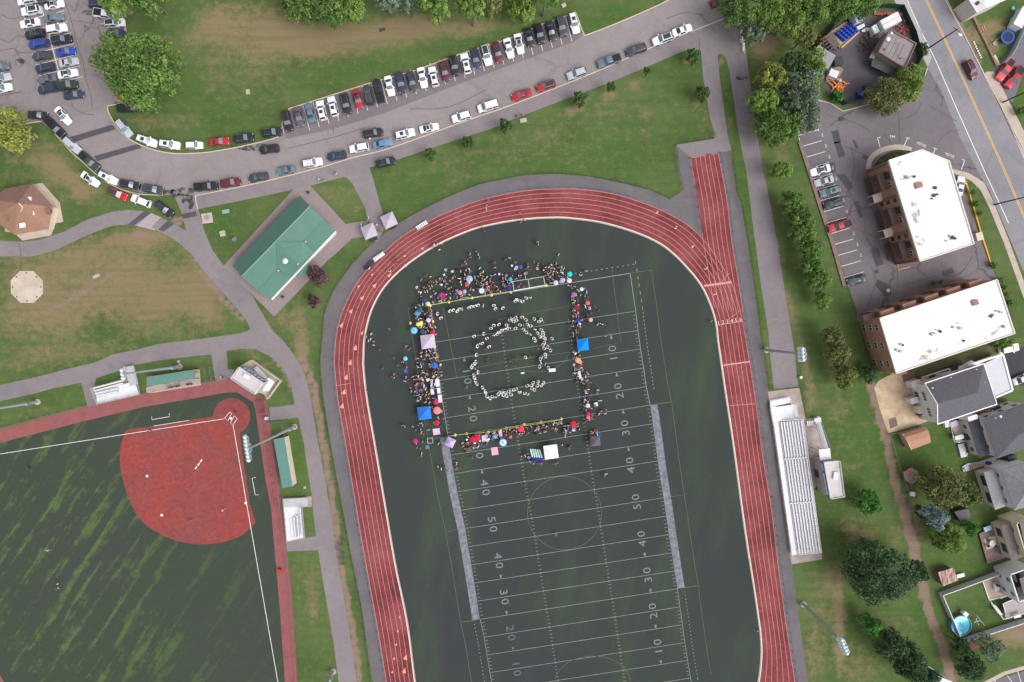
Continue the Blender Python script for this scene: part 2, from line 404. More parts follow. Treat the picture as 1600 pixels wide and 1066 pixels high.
# sidewalk along the road, with the forks to the track
sheet('sidewalk',[(305,306),(400,287),(500,262),(550,247),(612,231),(725,190),(800,164),(925,115),(1040,65),(1092,45),(1142,24),(1200,-10),(1260,-30),(1200,20),(1163,40),(1160,52),(1165,75),(1170,112),(1182,200),(1191,265),(1200,300),(1202,311),(1210,353),(1222,428),(1232,491),(1241,545),(1247,604),(1209,609),(1204,560),(1200,516),(1190,453),(1175,341),(1166,266),(1160,240),(1152,195),(1140,112),(1134,90),(1128,84),(1121,85),(1125,125),(1132,175),(1137,212),(1143,236),(1122,238),(1079,246),(1056,227),(1116,217),(1116,207),(1110,187),(1099,125),(1095,80),(1090,77),(1070,79),(1010,105),(950,130),(892,152),(800,187),(780,197),(675,231),(620,250),(577,262),(540,276),(482,291),(460,296),(400,309),(310,327)],z2,A_PATH)
sheet('building_apron',[(459,295.5),(484,290),(511,318),(540,350),(572,345),(580,368),(550,373),(520,401),(511,408),(428.6,495),(349,416)],z3,asphalt('apron_asphalt',(148,134,136),.1,.06,.07))
sheet('footpath',[(538,275),(550,286),(572,328),(573,346),(572,372),(590,378),(604,350),(597,331),(582,276),(577,261)],z2+.005,A_PATH)
# footpaths of the west meadow
sheet('footpath',[(305,306),(310,327),(320,363),(332,391),(350,416),(375,441),(395,463),(403,478),(425,516),(442,532),(457,552),(470,572),(480,597),(487,632),(495,682),(507,744),(516,798),(520,823),(527,880),(540,948),(555,1048),(566,1120),(538,1120),(529,1064),(520,998),(507,923),(497,860),(448,862),(445,845),(494,838),(489,798),(487,772),(482,744),(475,694),(466,653),(422,657),(421,637),(460,632),(455,600),(440,572),(420,556),(400,546),(375,545),(354,549),(356,577),(366,578),(362,590),(337,597),(330,554),(300,557),(250,563),(212,570),(195,577),(150,591),(147,605),(150,632),(137,636),(127,598),(87,606),(50,616),(0,627),(-80,642),(-80,618),(0,602),(62,588),(100,578),(150,566),(175,554),(212,547),(250,537),(295,532),(325,528),(375,521),(390,516),(390,511),(382,496),(360,471),(345,453),(320,426),(300,398),(275,376),(250,362),(225,355),(200,351),(175,353),(150,362),(125,373),(87,391),(50,401),(0,401),(-80,390),(-80,366),(0,376),(32,378),(62,375),(100,362),(137,343),(175,331),(200,328),(225,330),(265,346),(291,361),(282,328),(274,311),(274,305)],z1,A_PATH)
sheet('repaved_path',[(225,330),(236,333),(210,352),(200,351)],z2,A_PATCH)
sheet('repaved_path',[(262,345),(272,350),(256,362),(247,359)],z2,A_PATCH)
sheet('repaved_path',[(250,341),(262,345),(247,359),(236,356)],z3,A_PATH)
sheet('pale_path_slab',[(236,333),(252,340),(242,360),(213,353)],z2,mat('pale_asphalt',(160,152,154),.9,noise=.06))
for q in ([(110,214),(175,195),(181,202),(117,222)],[(147,244),(215,225),(222,231),(152,252)],[(282,335),(306,330),(308,338),(286,342)]):
    sheet('asphalt_patch',q,z3,A_PATCH)
def stain_mat():
    m=bpy.data.materials.new('oil_stain');m.use_nodes=True;n=m.node_tree;b=n.nodes['Principled BSDF']
    b.inputs['Base Color'].default_value=C3(70,66,72,.72);b.inputs['Roughness'].default_value=.7
    tc=N(n,'ShaderNodeTexCoord');nz=N(n,'ShaderNodeTexNoise',Scale=.9,Detail=5.0);n.links.new(tc.outputs['Object'],nz.inputs[0])
    mr=N(n,'ShaderNodeMapRange');mr.inputs['From Min'].default_value=.42;mr.inputs['From Max'].default_value=.6;mr.inputs['To Max'].default_value=.75
    n.links.new(nz.outputs[0],mr.inputs[0]);n.links.new(mr.outputs[0],b.inputs['Alpha']);return m
STAIN=stain_mat()
def stain(px,py,rx,ry,z=z4):
    c=P(px,py);mb=MB()
    mb.poly([(c.x+rx/6.44*math.cos(t)*(1+.2*math.sin(3*t+px)),c.y+ry/6.44*math.sin(t),z) for t in [i*math.pi/12 for i in range(24)]])
    mb.build('pavement_stain',STAIN,kind='structure')
for s in [(270,302,14,6),(288,300,18,7),(33,98,11,6),(137,20,9,4),(295,316,10,12),(1158,122,10,3),(1315,186,6,4),(395,230,30,6),(620,150,10,3)]:stain(*s)
# drive patches and cracks sealed with tar, as narrow strips
TAR=mat('tar_seam',(92,87,92),.8)
mb=MB()
for ln in [[(100,0),(108,20),(115,45),(122,75),(128,90),(135,125),(142,150),(144,168)],[(0,22),(20,30),(38,24)],[(0,60),(15,66),(28,56),(44,60)],
           [(0,80),(20,76),(30,82),(50,82)],[(2,150),(20,146),(34,143)],[(112,160),(116,170),(130,177),(148,180)],[(113,32),(130,34),(150,38)],[(1403,168),(1405,195),(1406,222)],
           [(1405,188),(1430,178),(1440,160)],[(1464,227),(1472,215),(1484,206),(1500,203)],[(1450,165),(1478,180),(1495,190)],[(1290,180),(1330,190),(1345,197),(1360,205)],
           [(1330,310),(1350,330),(1352,365),(1362,390)],[(1345,360),(1372,373),(1385,368)],[(1320,335),(1335,330),(1352,325),(1370,325)],[(1405,450),(1430,440),(1460,432),(1490,430),(1510,420)],
           [(1480,432),(1500,428),(1520,400)],[(1470,405),(1475,425),(1480,440)],[(1360,415),(1368,440),(1355,480)],[(1402,425),(1403,450)],[(1330,230),(1335,260),(1330,285),(1337,300)],
           [(1320,228),(1336,236),(1352,242)],[(1092,22),(1110,40),(1118,52)],[(1040,30),(1070,20),(1100,24)],[(1180,10),(1120,30)],[(520,195),(522,210)],[(640,170),(700,168),(760,140)],[(1092,60),(1093,80)],[(30,380),(33,401)],
           [(450,232),(520,215),(570,200)]]:
    ribbon(mb,PP(smoothline(ln,3)),.16,z4)
mb.build('tar_seams',TAR,kind='structure')
# kerbs
mb=MB()
for ln,cl in [([(168,166),(170,176),(180,194),(196,213),(225,229),(262,239),(300,240),(340,236),(400,224),(437,213),(443,204),(441,192),(452,170)],1),
           ([(452,170),(575,131),(650,110),(712,87),(800,59),(850,37),(885,25),(900,20)],0),([(900,20),(906,38),(912,52),(919,54),(982,29),(1045,0),(1110,-40)],1),([(184,0),(191,25),(198,50)],0),([(168,166),(208,158)],0),
           ([(305,306),(400,287),(500,262),(550,247),(612,231),(725,190),(800,164),(925,115),(1040,65),(1092,45),(1142,24),(1200,-10)],1),
           ([(305,306),(309,327)],0),([(20,198),(44,193),(64,190)],1),([(86,209),(98,222),(112,238),(128,252),(150,272),(180,292),(215,303),(255,305)],1)]:
    q=PP(smoothline(ln,4) if cl else ln)
    ribbon(mb,q,.22,0,.13)
mb.build('kerb',KERB,kind='structure')
# painted bays and lines
mb=MB()
for i in range(29): # angled bays
    t=i/28.0
    x0,y0=459+(884-459)*t,171+(27-171)*t
    if i in (0,):continue
    a=P(x0,y0);b=P(x0+9.7,y0+38);ribbon(mb,[a,b],.11,z4)
a0=P(62,0);b0=P(91.7,111.6)
ribbon(mb,[P(55,-30),a0,b0],.16,z2)
for i in range(-1,7):
    y=25+i*17.2;cx=61+(y)*.275
    ribbon(mb,[P(cx,y),P(cx+33,y-8)],.12,z3)
    ribbon(mb,[P(cx,y),P(cx-31,y+8)],.12,z3)
for y in (38,54):ribbon(mb,[P(157,y),P(190,y-6)],.12,z3)
ribbon(mb,[P(0,115),P(6,113)],.12,z3)
for k in range(14): # right-hand lot
    x,y=1247.5+5.47*k,212+17.07*k
    ribbon(mb,[P(x,y),P(x+31,y-9)],.13,z4)
    ribbon(mb,[P(x+.5,y+3),P(x+3.8,y+13)],.13,z4)
for ln in [[(1375,230),(1371,216)],[(1371,216),(1375.5,214.5)],[(1412,229),(1418,216)],[(1415,215.5),(1421,216.5)],[(1458,241),(1461,232)],[(1458,231),(1464,233.5)],[(1502,265),(1507,251)],[(1507,251),(1503.5,249)],
           [(1275,157),(1279,205)]]:
    ribbon(mb,PP(ln),.15,z4)
mb.build('parking_lines',WPAINT,kind='structure')
mb=MB()
for (x,y,s,r) in [(1394.5,213.8,'744',2),(1439.5,226,'VISITOR',-24),(1484,243,'VISITOR',-24)]:
    text_into(mb,s,.95,P(x,y,z4),R(r),sx=.7 if len(s)>4 else .9)
for k,s in enumerate(['744','740','736','732','728','724','722','720','718','716','714','712']):
    x,y=1247.5+5.47*(k+.5)+34.5,212+17.07*(k+.5)-9.5
    text_into(mb,s,.6,P(x,y,z4),R(-73))
mb.build('painted_lettering',WPAINT,kind='structure')
# ---------------------------------------------------------------- street at the right
sheet('street',[(1380,-40),(1397,0),(1422,50),(1450,108),(1470,140),(1500,215),(1525,262),(1545,300),(1600,425),(1680,620),(1760,620),(1760,470),(1600,232),(1537,116),(1480,2),(1455,-60)],z2,A_STREET)
sheet('building_lot',[(1245,205),(1262,165),(1272,152),(1300,160),(1316,174),(1352,163),(1420,160),(1450,108),(1472,140),(1502,215),(1527,262),(1537,282),(1512,272),(1500,268),(1504,290),(1520,340),(1548,415),(1560,440),(1520,470),(1420,495),(1349,520),(1343,500),(1326,447),(1295,355),(1262,255)],z1,A_RLOT)
sheet('service_yard',[(1268,82),(1300,40),(1330,22),(1360,17),(1408,14),(1437,92),(1430,118),(1400,130),(1360,160),(1320,166),(1296,150),(1280,120)],z2,A_YARD)
sheet('street_shoulder',[(1397,0),(1422,50),(1450,104),(1456,90),(1440,50),(1415,0)],z3,mat('shoulder_asphalt',(168,164,166),.9,noise=.06))
sheet('sidewalk',[(1537,118),(1541,112),(1553,112),(1580,165),(1604,213),(1640,285),(1640,320),(1600,245),(1570,185)],z3,CONC)
sheet('sidewalk',[(1488,264),(1512,270),(1530,280),(1538,286),(1552,315),(1575,372),(1600,440),(1640,545),(1634,560),(1594,450),(1568,378),(1546,325),(1532,297),(1518,283),(1496,273),(1488,270)],z3,CONC)
sheet('sidewalk_grass_patch',[(1537,284),(1545,296),(1602,430),(1600,440),(1575,372),(1552,315)],z3,GRASS)
sheet('driveway',[(1550,110),(1575,82),(1600,40),(1640,30),(1640,60),(1600,112),(1583,160),(1576,156)],z1,asphalt('driveway_asphalt',(118,112,120),.3,.1,.1))
sheet('driveway',[(1566,552),(1590,545),(1640,525),(1640,600),(1600,603),(1583,600)],z1,A_BLACK)
sheet('sand_lot',[(1372,596),(1395,583),(1416,578),(1424,595),(1440,640),(1458,655),(1424,668),(1388,677),(1375,640),(1366,606)],z1,mat('sandy_soil',(204,184,156),.95,rgb2=(168,146,120),scale=.35,detail=8))
sheet('asphalt_patch',[(1409,586),(1428,580),(1429,592),(1412,598)],z2,mat('mud_patch',(120,100,92),.95,noise=.15))
sheet('asphalt_patch',[(1388,655),(1400,652),(1403,665),(1391,670)],z2,mat('mud_patch',(120,100,92)))
mb=MB()
for ln in [[(1397,-45),(1417,0),(1442,55),(1462,95),(1500,182),(1537,265),(1576,349)],[(1455,-45),(1477,0),(1508,58),(1535,110),(1570,183),(1600,246),(1650,350)]]:
    ribbon(mb,PP(ln),.17,z3)
mb.build('street_edge_line',WPAINT,kind='structure')
mb=MB()
for d in (-1.1,1.1):ribbon(mb,[P(x+d,y) for x,y in [(1424,-45),(1447,0),(1466,40),(1482,74),(1515,146),(1545,212),(1569,266),(1601,341),(1650,450)]],.15,z3)
mb.build('street_centre_line',YPAINT,kind='structure')
mb=MB()
for ln in [[(1455,-60),(1480,2),(1537,116),(1600,235),(1680,390)],[(1275,156),(1298,162),(1317,174),(1340,168),(1357,163)],[(1449,106),(1445,118)]]:
    ribbon(mb,PP(ln),.2,0,.13)
mb.build('kerb',KERB,kind='structure')
mb=MB()
for q in ([(1297,206),(1310,203),(1314,222),(1304,225),(1300,208)],[(1303,222),(1313,221),(1321,243),(1311,247)],[(1332,219),(1336,219),(1341,231),(1337,232)],[(1350,240),(1357,246),(1352,250),(1347,247)],
          [(1307,273),(1320,272),(1334,292),(1326,299)],[(1334,316),(1341,314),(1349,338),(1343,341)],[(1359,389),(1372,387),(1380,413),(1369,417)],[(1371,436),(1390,446),(1393,461),(1383,463),(1368,447)],
          [(1365,424),(1370,420),(1374,425),(1369,429)],[(1471,425),(1488,418),(1492,426),(1475,432)],[(1294,255),(1304,253),(1306,270),(1298,271)]):
    mb.poly(PP(q,z3))
mb.build('asphalt_patch',A_PATCH,kind='structure')
c=P(1388,454);mb=MB();mb.lathe((c.x,c.y,z3),[(.45,0),(.45,.02)],14);mb.build('manhole_cover',mat('cast_iron_pale',(180,178,180),.6),label='round pale manhole cover in the dark asphalt patch by the building corner',cat='manhole cover')

# ---------------------------------------------------------------- running track
inner=[(662,1150),(655,1110),(647,1064),(635,973),(617,885),(602,798),(585,697),(575,640),(570,607),(566.5,570),(568,532),(573,506),(580,483),(596,453),(620,426),(650,402),(688,379),(737,358),(768,350),(800,344),(837,340),(862,339),(887,339.5),(937,346),(987,360),(1025,376),(1050,393),(1075,418),(1097,446),(1112,478),(1120,506),(1123,532),(1135,614),(1147,694),(1161,798),(1170,860),(1180,923),(1189,985),(1191,1023),(1187,1064),(1178,1110),(1160,1150)]
outer=[(616,1150),(610,1110),(603,1064),(590,985),(572,885),(557,798),(540,695),(532,650),(527,620),(522,570),(524,532),(531,498),(544,466),(562,436),(591,403),(626,371),(670,345),(712,326),(752,312),(800,301),(840,296),(865,295),(898,295),(950,301),(1000,315),(1037,330),(1073,350),(1098,373),(1122,405),(1145,446),(1158,490),(1166,532),(1182,632),(1191,705),(1206,798),(1215,873),(1223,935),(1230,985),(1237,1030),(1242,1064),(1244,1110),(1236,1150)]
def resamp(pts,n):
    p=np.array(smoothline(pts,6));d=np.r_[0,np.cumsum(np.hypot(*np.diff(p,axis=0).T))];t=np.linspace(0,d[-1],n)
    return np.stack([np.interp(t,d,p[:,0]),np.interp(t,d,p[:,1])],1)
anch=[0,9,21,31,37,41]
I_,O_=[],[]
for a,b in zip(anch[:-1],anch[1:]):
    n_=40
    i_=resamp(inner[a:b+1],n_);o_=resamp(outer[a:b+1],n_)
    if I_:i_=i_[1:];o_=o_[1:]
    I_.append(i_);O_.append(o_)
I_=np.concatenate(I_);O_=np.concatenate(O_)
def lane(t):return [(a[0]+(b[0]-a[0])*t,a[1]+(b[1]-a[1])*t) for a,b in zip(I_,O_)]
# path asphalt around the track (one sheet under the rubber)
sheet('track_path',[(597,1130),(588,1090),(580,1048),(565,948),(550,873),(536,798),(517,695),(505,620),(500.5,565),(504,532),(507,491),(522,453),(550,413),(587,376),(620,351),(650,333),(700,308),(750,288),(800,278),(825,273.5),(875,272),(925,277),(975,287),(1017,298),(1047,312),(1066,298),(1060,266),(1055,226),(1116,217),(1137,212),(1150,300),(1157,316),(1170,391),(1182,478),(1189,532),(1200,608),(1202,632),(1225,798),(1237,882),(1262,1064),(1270,1130)],z1,A_DARK)
def track_mat():
    m=bpy.data.materials.new('red_track_rubber');m.use_nodes=True;n=m.node_tree;L=n.links.new
    b=n.nodes['Principled BSDF'];b.inputs['Roughness'].default_value=.9;b.inputs['Specular IOR Level'].default_value=.15
    tc=N(n,'ShaderNodeTexCoord')
    n1=N(n,'ShaderNodeTexNoise',Scale=.10,Detail=6.0,Roughness=.65);L(tc.outputs['Object'],n1.inputs[0])
    n2=N(n,'ShaderNodeTexNoise',Scale=1.4,Detail=5.0,Roughness=.7);L(tc.outputs['Object'],n2.inputs[0])
    ad=N(n,'ShaderNodeMath');ad.operation='MULTIPLY_ADD';L(n2.outputs[0],ad.inputs[0]);ad.inputs[1].default_value=.35;L(n1.outputs[0],ad.inputs[2])
    cr=N(n,'ShaderNodeValToRGB');L(ad.outputs[0],cr.inputs[0])
    e=cr.color_ramp.elements;e[0].position=.5;e[0].color=C3(118,62,64,.68);e[1].position=.86;e[1].color=C3(172,98,98,.66)
    x=e.new(.66);x.color=C3(152,76,80,.68)
    L(cr.outputs[0],b.inputs['Base Color']);return m
TRACK=track_mat()
def ring(name,ta,tb,z,m):
    a=lane(ta);b=lane(tb);mb=MB();n_=len(a)
    va=PP(a,z);vb=PP(b,z)
    mb.mesh(va+vb,[[i,i+1,n_+i+1,n_+i] for i in range(n_-1)])
    o=mb.build(name,m,kind='structure')
    if o.data.polygons[0].normal.z<0:
        o.data.flip_normals()
    return o
sheet('track_chute',[(1079,246),(1122,239),(1127,266),(1136,316),(1143,378),(1152,428),(1161,491),(1166,532),(1110,480),(1085,400),(1097,372),(1096,361),(1090,316),(1081,266)],z2,TRACK)
ring('running_track',0,1,z3,TRACK)
LANE=mat('faded_lane_paint',(204,142,140),.8,noise=.12,scale=3)
TURF_EDGE=mat('kerb_white',(216,204,192),.7,noise=.06)
mb=MB()
for k in range(1,6):ribbon(mb,PP(lane(k/6.0)),.09,z4)
ribbon(mb,PP(lane(.985)),.10,z4)
mb.build('lane_lines',LANE,kind='structure')
mb=MB()
for k in range(7):
    f=k/6.0
    pts=[(1080+42*f,246-6.5*f),(1082+45*f,266),(1091+45*f,316),(1098+45*f,372+4*f),(1108+44*f,430),(1116+45*f,480+8*f)]
    ribbon(mb,PP(smoothline(pts,4)),.09,z4+.004)
ribbon(mb,PP([(1080,247),(1121,240)]),.12,z4)
mb.build('chute_lines',LANE,kind='structure')
mb=MB();ribbon(mb,PP([(1120.5,508.5),(1161,502)]),.14,z5);ribbon(mb,PP([(1136,501),(1158,484)]),.08,z5)
for x,y in ((1094,446),):ribbon(mb,PP([(1100,447),(1143,441)]),.5,z4+.002)
ribbon(mb,PP([(1130,571),(1172,565)]),.35,z5)
ribbon(mb,PP([(1140,634),(1180,631)]),.12,z5)
ribbon(mb,PP([(525,603),(548,599)]),.10,z5);ribbon(mb,PP([(1126,442),(1139,427)]),.10,z5)
mb.build('start_lines',LANE,kind='structure')
mb=MB()
for i,s in enumerate('123456'):
    f=(i+.5)/6;text_into(mb,s,1.35,P(1119.5+41*f,505.5-6.5*f,z5),R(8.6))
for (x,y,s,a) in [(1027,332,'6',52),(1056,356,'5',50),(1082,385.5,'4',45),(1103,420,'3',30),(1117,460,'2',20)]:
    text_into(mb,s,1.2,P(x,y,z5),R(a-90))
mb.build('lane_numbers',mat('lane_number_paint',(228,190,188),.8),kind='structure')
# exchange-zone triangles painted in the lanes
mb=MB()
for (x,y,a,s) in [(555.5,543,75,1),(547.5,566,75,1),(541.5,589,75,1),(538,612,75,1),(535,634,75,1),(534,508,60,.9),(549,486,55,.9),(566.5,465,50,.9),(586,446,45,.9),(561,447,45,.6),(609,430,40,.8),(582,429,40,.5),(635.5,414,35,.8),(566,520,60,.7),(634,1027,75,1),(632,1048,75,1),(619,1007,75,.5),(622,986,75,.5),(616,1029,75,.5),(613,1050,75,.5),(625,964,75,.5),(661,388,30,.6),(691,380,30,.5),(633,400,30,.5)]:
    c=P(x,y,z5);a=R(a);s*=.62
    mb.poly([(c.x+s*1.15*math.cos(a+t),c.y+s*1.15*math.sin(a+t),z5) for t in (0,2.35,3.14,3.93)])
mb.build('lane_markers',mat('peach_paint',(226,150,126),.8),kind='structure')
# white kerb on the inside of the track
mb=MB();ribbon(mb,PP(lane(-.012)),.24,0,.08);mb.build('track_kerb',TURF_EDGE,kind='structure')
mb=MB();ribbon(mb,PP(lane(-.05)),.14,0,.055);mb.build('track_gutter',mat('gutter_concrete',(186,168,160),.8),kind='structure')
# ---------------------------------------------------------------- football turf
def turf_mat(name,base,light,amt,rot,sx,sy,scale,gradient=None):
    m=bpy.data.materials.new(name);m.use_nodes=True;n=m.node_tree;L=n.links.new
    b=n.nodes['Principled BSDF'];b.inputs['Roughness'].default_value=.95;b.inputs['Specular IOR Level'].default_value=.12
    tc=N(n,'ShaderNodeTexCoord');mp=N(n,'ShaderNodeMapping');L(tc.outputs['Object'],mp.inputs[0])
    mp.vector_type='TEXTURE';mp.inputs['Rotation'].default_value=(0,0,R(rot));mp.inputs['Scale'].default_value=(sx,sy,1)
    nz=N(n,'ShaderNodeTexNoise',Scale=scale,Detail=7.0,Roughness=.62);L(mp.outputs[0],nz.inputs[0])
    fn=N(n,'ShaderNodeTexNoise',Scale=2.5,Detail=4.0,Roughness=.8);L(tc.outputs['Object'],fn.inputs[0])
    big=N(n,'ShaderNodeTexNoise',Scale=.03,Detail=3.0);L(tc.outputs['Object'],big.inputs[0])
    fac=nz.outputs[0]
    if gradient:
        md_=N(n,'ShaderNodeTexNoise',Scale=.35,Detail=9.0,Roughness=.75);L(tc.outputs['Object'],md_.inputs[0])
        ma=N(n,'ShaderNodeMath');ma.operation='MULTIPLY_ADD';L(md_.outputs[0],ma.inputs[0]);ma.inputs[1].default_value=.55;L(fac,ma.inputs[2])
        mb_=N(n,'ShaderNodeMath');mb_.operation='SUBTRACT';L(ma.outputs[0],mb_.inputs[0]);mb_.inputs[1].default_value=.275;fac=mb_.outputs[0]
    mr=N(n,'ShaderNodeMapRange');mr.interpolation_type='SMOOTHSTEP';mr.inputs['From Min'].default_value=.50 if gradient else .46;mr.inputs['From Max'].default_value=.66 if gradient else .68;mr.inputs['To Max'].default_value=amt
    L(fac,mr.inputs[0]);f=mr.outputs[0]
    if gradient:
        gx0,gx1,gy0,gy1=gradient
        sp=N(n,'ShaderNodeSeparateXYZ');L(tc.outputs['Object'],sp.inputs[0])
        for axis_,a0,a1 in (('X',gx0,gx1),('Y',gy0,gy1)):
            g=N(n,'ShaderNodeMapRange');g.interpolation_type='SMOOTHSTEP'
            g.inputs['From Min'].default_value=a0;g.inputs['From Max'].default_value=a1;g.inputs['To Min'].default_value=1;g.inputs['To Max'].default_value=.12
            L(sp.outputs[axis_],g.inputs[0]);mu=N(n,'ShaderNodeMath');mu.operation='MULTIPLY';L(f,mu.inputs[0]);L(g.outputs[0],mu.inputs[1]);f=mu.outputs[0]
    mx=N(n,'ShaderNodeMix');mx.data_type='RGBA';L(f,mx.inputs[0])
    cr=N(n,'ShaderNodeValToRGB');L(big.outputs[0],cr.inputs[0]);cr.color_ramp.elements[0].position=.35;cr.color_ramp.elements[1].position=.65
    cr.color_ramp.elements[0].color=C3(*base[0],k=.78);cr.color_ramp.elements[1].color=C3(*base[1],k=.78)
    L(cr.outputs[0],mx.inputs[6]);mx.inputs[7].default_value=C3(*light,k=.86)
    m2=N(n,'ShaderNodeMapRange');m2.inputs['From Min'].default_value=.3;m2.inputs['From Max'].default_value=.7;m2.inputs['To Min'].default_value=.86;m2.inputs['To Max'].default_value=1.12;L(fn.outputs[0],m2.inputs[0])
    mu=N(n,'ShaderNodeMix');mu.data_type='RGBA';mu.blend_type='MULTIPLY';mu.inputs[0].default_value=1;L(mx.outputs[2],mu.inputs[6]);L(m2.outputs[0],mu.inputs[7])
    L(mu.outputs[2],b.inputs['Base Color']);return m
TURF=turf_mat('football_turf',((66,69,74),(67,74,70)),(72,86,68),.4,81,3.0,1,.05)
TURF_SIDE=turf_mat('turf_margin',((66,70,73),(67,75,70)),(76,92,68),.55,81,3.5,1,.07)
sheet('football_turf',[tuple(p) for p in lane(-.045)],z1+.004,TURF_SIDE)
# lines: survey of the yard lines on the picture; u runs across the field, v down it
RS=[(984.5,427.3),(993.3,486.2),(996.9,516.4),(1000.8,545.5),(1005.7,575.1),(1009.7,604.4),(1016,633.1),(1020.1,662.4),(1023.9,691.4),(1027.7,720.4),(1032.2,749.3),(1036.7,777.8),(1041.2,806.5),(1045,835.5),(1049.6,864),(1054,892.3),(1058.5,920),(1062.3,948.3),(1066.3,976.3),(1070,1004.2),(1074.3,1031.8),(1079,1059.5),(1087,1115)]
LF=[(669,477),(678,535.2),(682.5,565),(687,594.6),(691,624.0),(695.5,653.2),(700,682),(705,711),(710,740),(715,768.5),(721,797.2),(727.5,825.8),(732,854.3),(737,882.6),(741.5,911.0),(746,939.3),(750.5,967.7),(756.5,995.6),(761,1023.4),(765.5,1051),(770,1079),(775,1106),(784,1160)]
def FP(i,f): # i: row in yards/5 (float), f: 0 left .. 1 right
    k=int(min(len(RS)-2,max(0,math.floor(i))));t=i-k
    l=(LF[k][0]+(LF[k+1][0]-LF[k][0])*t,LF[k][1]+(LF[k+1][1]-LF[k][1])*t)
    r=(RS[k][0]+(RS[k+1][0]-RS[k][0])*t,RS[k][1]+(RS[k+1][1]-RS[k][1])*t)
    return (l[0]+(r[0]-l[0])*f,l[1]+(r[1]-l[1])*f)
FLINE=mat('turf_line',(140,146,138),.9,noise=.16,scale=2.0)
FLINE2=mat('turf_line_faint',(122,130,122),.9,noise=.2,scale=2.0)
mb=MB()
for i in range(1,22):ribbon(mb,PP([FP(i,0),FP(i,1)]),.10,z4)
ribbon(mb,PP([FP(0,0),FP(0,1)]),.16,z4)
for f in (0,1):
    ribbon(mb,PP([FP(i,f) for i in np.arange(0,6.01,1)]),.14,z4)
    ribbon(mb,PP([FP(i,f) for i in np.arange(16,22.01,1)]),.10,z4)
mb.build('yard_lines',FLINE,kind='structure')
mb=MB()
for i in range(1,21):
    for j in range(1,5):
        ii=i+j/5.0
        for f,w_ in ((.010,.013),(.990,.013),(.335,.013),(.668,.013)):
            a=FP(ii,f-w_/2);b=FP(ii,f+w_/2);ribbon(mb,PP([a,b]),.09,z4)
    for f in (.335,.668):
        a=FP(i-.07,f);b=FP(i+.07,f);ribbon(mb,PP([a,b]),.12,z5)
mb.build('hash_marks',FLINE,kind='structure')
mb=MB() # dashed restraining line and outer faint boxes
for i in np.arange(0,5.6,.2):
    a=FP(i-.3+.0,1.035);b=FP(i-.24+.03,1.035);ribbon(mb,PP([a,b]),.14,z4)
for i in np.arange(16.2,22,.2):
    for f in (1.035,-.035):
        a=FP(i,f);b=FP(i+.07,f);ribbon(mb,PP([a,b]),.14,z4)
for i in range(14):
    f=.68+i*.026;a=FP(-.22,f);b=FP(-.22,f+.009);ribbon(mb,PP([a,b]),.14,z4)
mb.build('dashed_line',FLINE,kind='structure')
mb=MB()
for f in (1.105,-.10):ribbon(mb,PP([FP(i,f) for i in np.arange(0,22,1)]),.10,z4)
ribbon(mb,PP([FP(0,1),FP(0,1.105)]),.1,z4);ribbon(mb,PP([FP(0,-.10),FP(0,0)]),.1,z4)
ribbon(mb,PP([FP(6,1.03),FP(6,1.105)]),.14,z4);ribbon(mb,PP([FP(16,1.03),FP(16,1.105)]),.14,z4)
ribbon(mb,PP([FP(16,-.03),FP(16,-.1)]),.14,z4);ribbon(mb,PP([FP(6,-.03),FP(6,-.1)]),.14,z4)
ribbon(mb,PP([FP(11,1.03),FP(11,1.12)]),.1,z4);ribbon(mb,PP([FP(11,-.03),FP(11,-.09)]),.1,z4)
ribbon(mb,PP([(692,480),(696,500),(704,540),(714,590),(716,578)]),.09,z4)
ribbon(mb,PP([(956.5,420),(958,436),(970,535),(925,545)]),.09,z4)
ribbon(mb,PP([(780,500),(800,494),(893,478)]),.09,z4);ribbon(mb,PP([(742,575),(800,563),(893,550)]),.09,z4)
mb.build('soccer_lines',mat('faded_yellow_line',(102,106,82),.9,noise=.2,scale=2),kind='structure')
mb=MB()
cc=P(*FP(11,.5));rr=9.0
ribbon(mb,[(cc.x+rr*math.cos(t),cc.y+rr*math.sin(t)) for t in [i*math.pi/32 for i in range(65)]],.1,z4)
c3=P(926,1066)
ribbon(mb,[(c3.x+9.2*math.cos(t),c3.y+6.5*math.sin(t)) for t in [i*math.pi/32 for i in range(33)]],.1,z4)
ribbon(mb,PP(smoothline([(798,563),(808,576),(822,580),(840,581),(860,579),(880,567),(891,550)],5)),.1,z4)
mb.build('centre_circle',mat('faded_yellow_line',(102,106,82)),kind='structure')
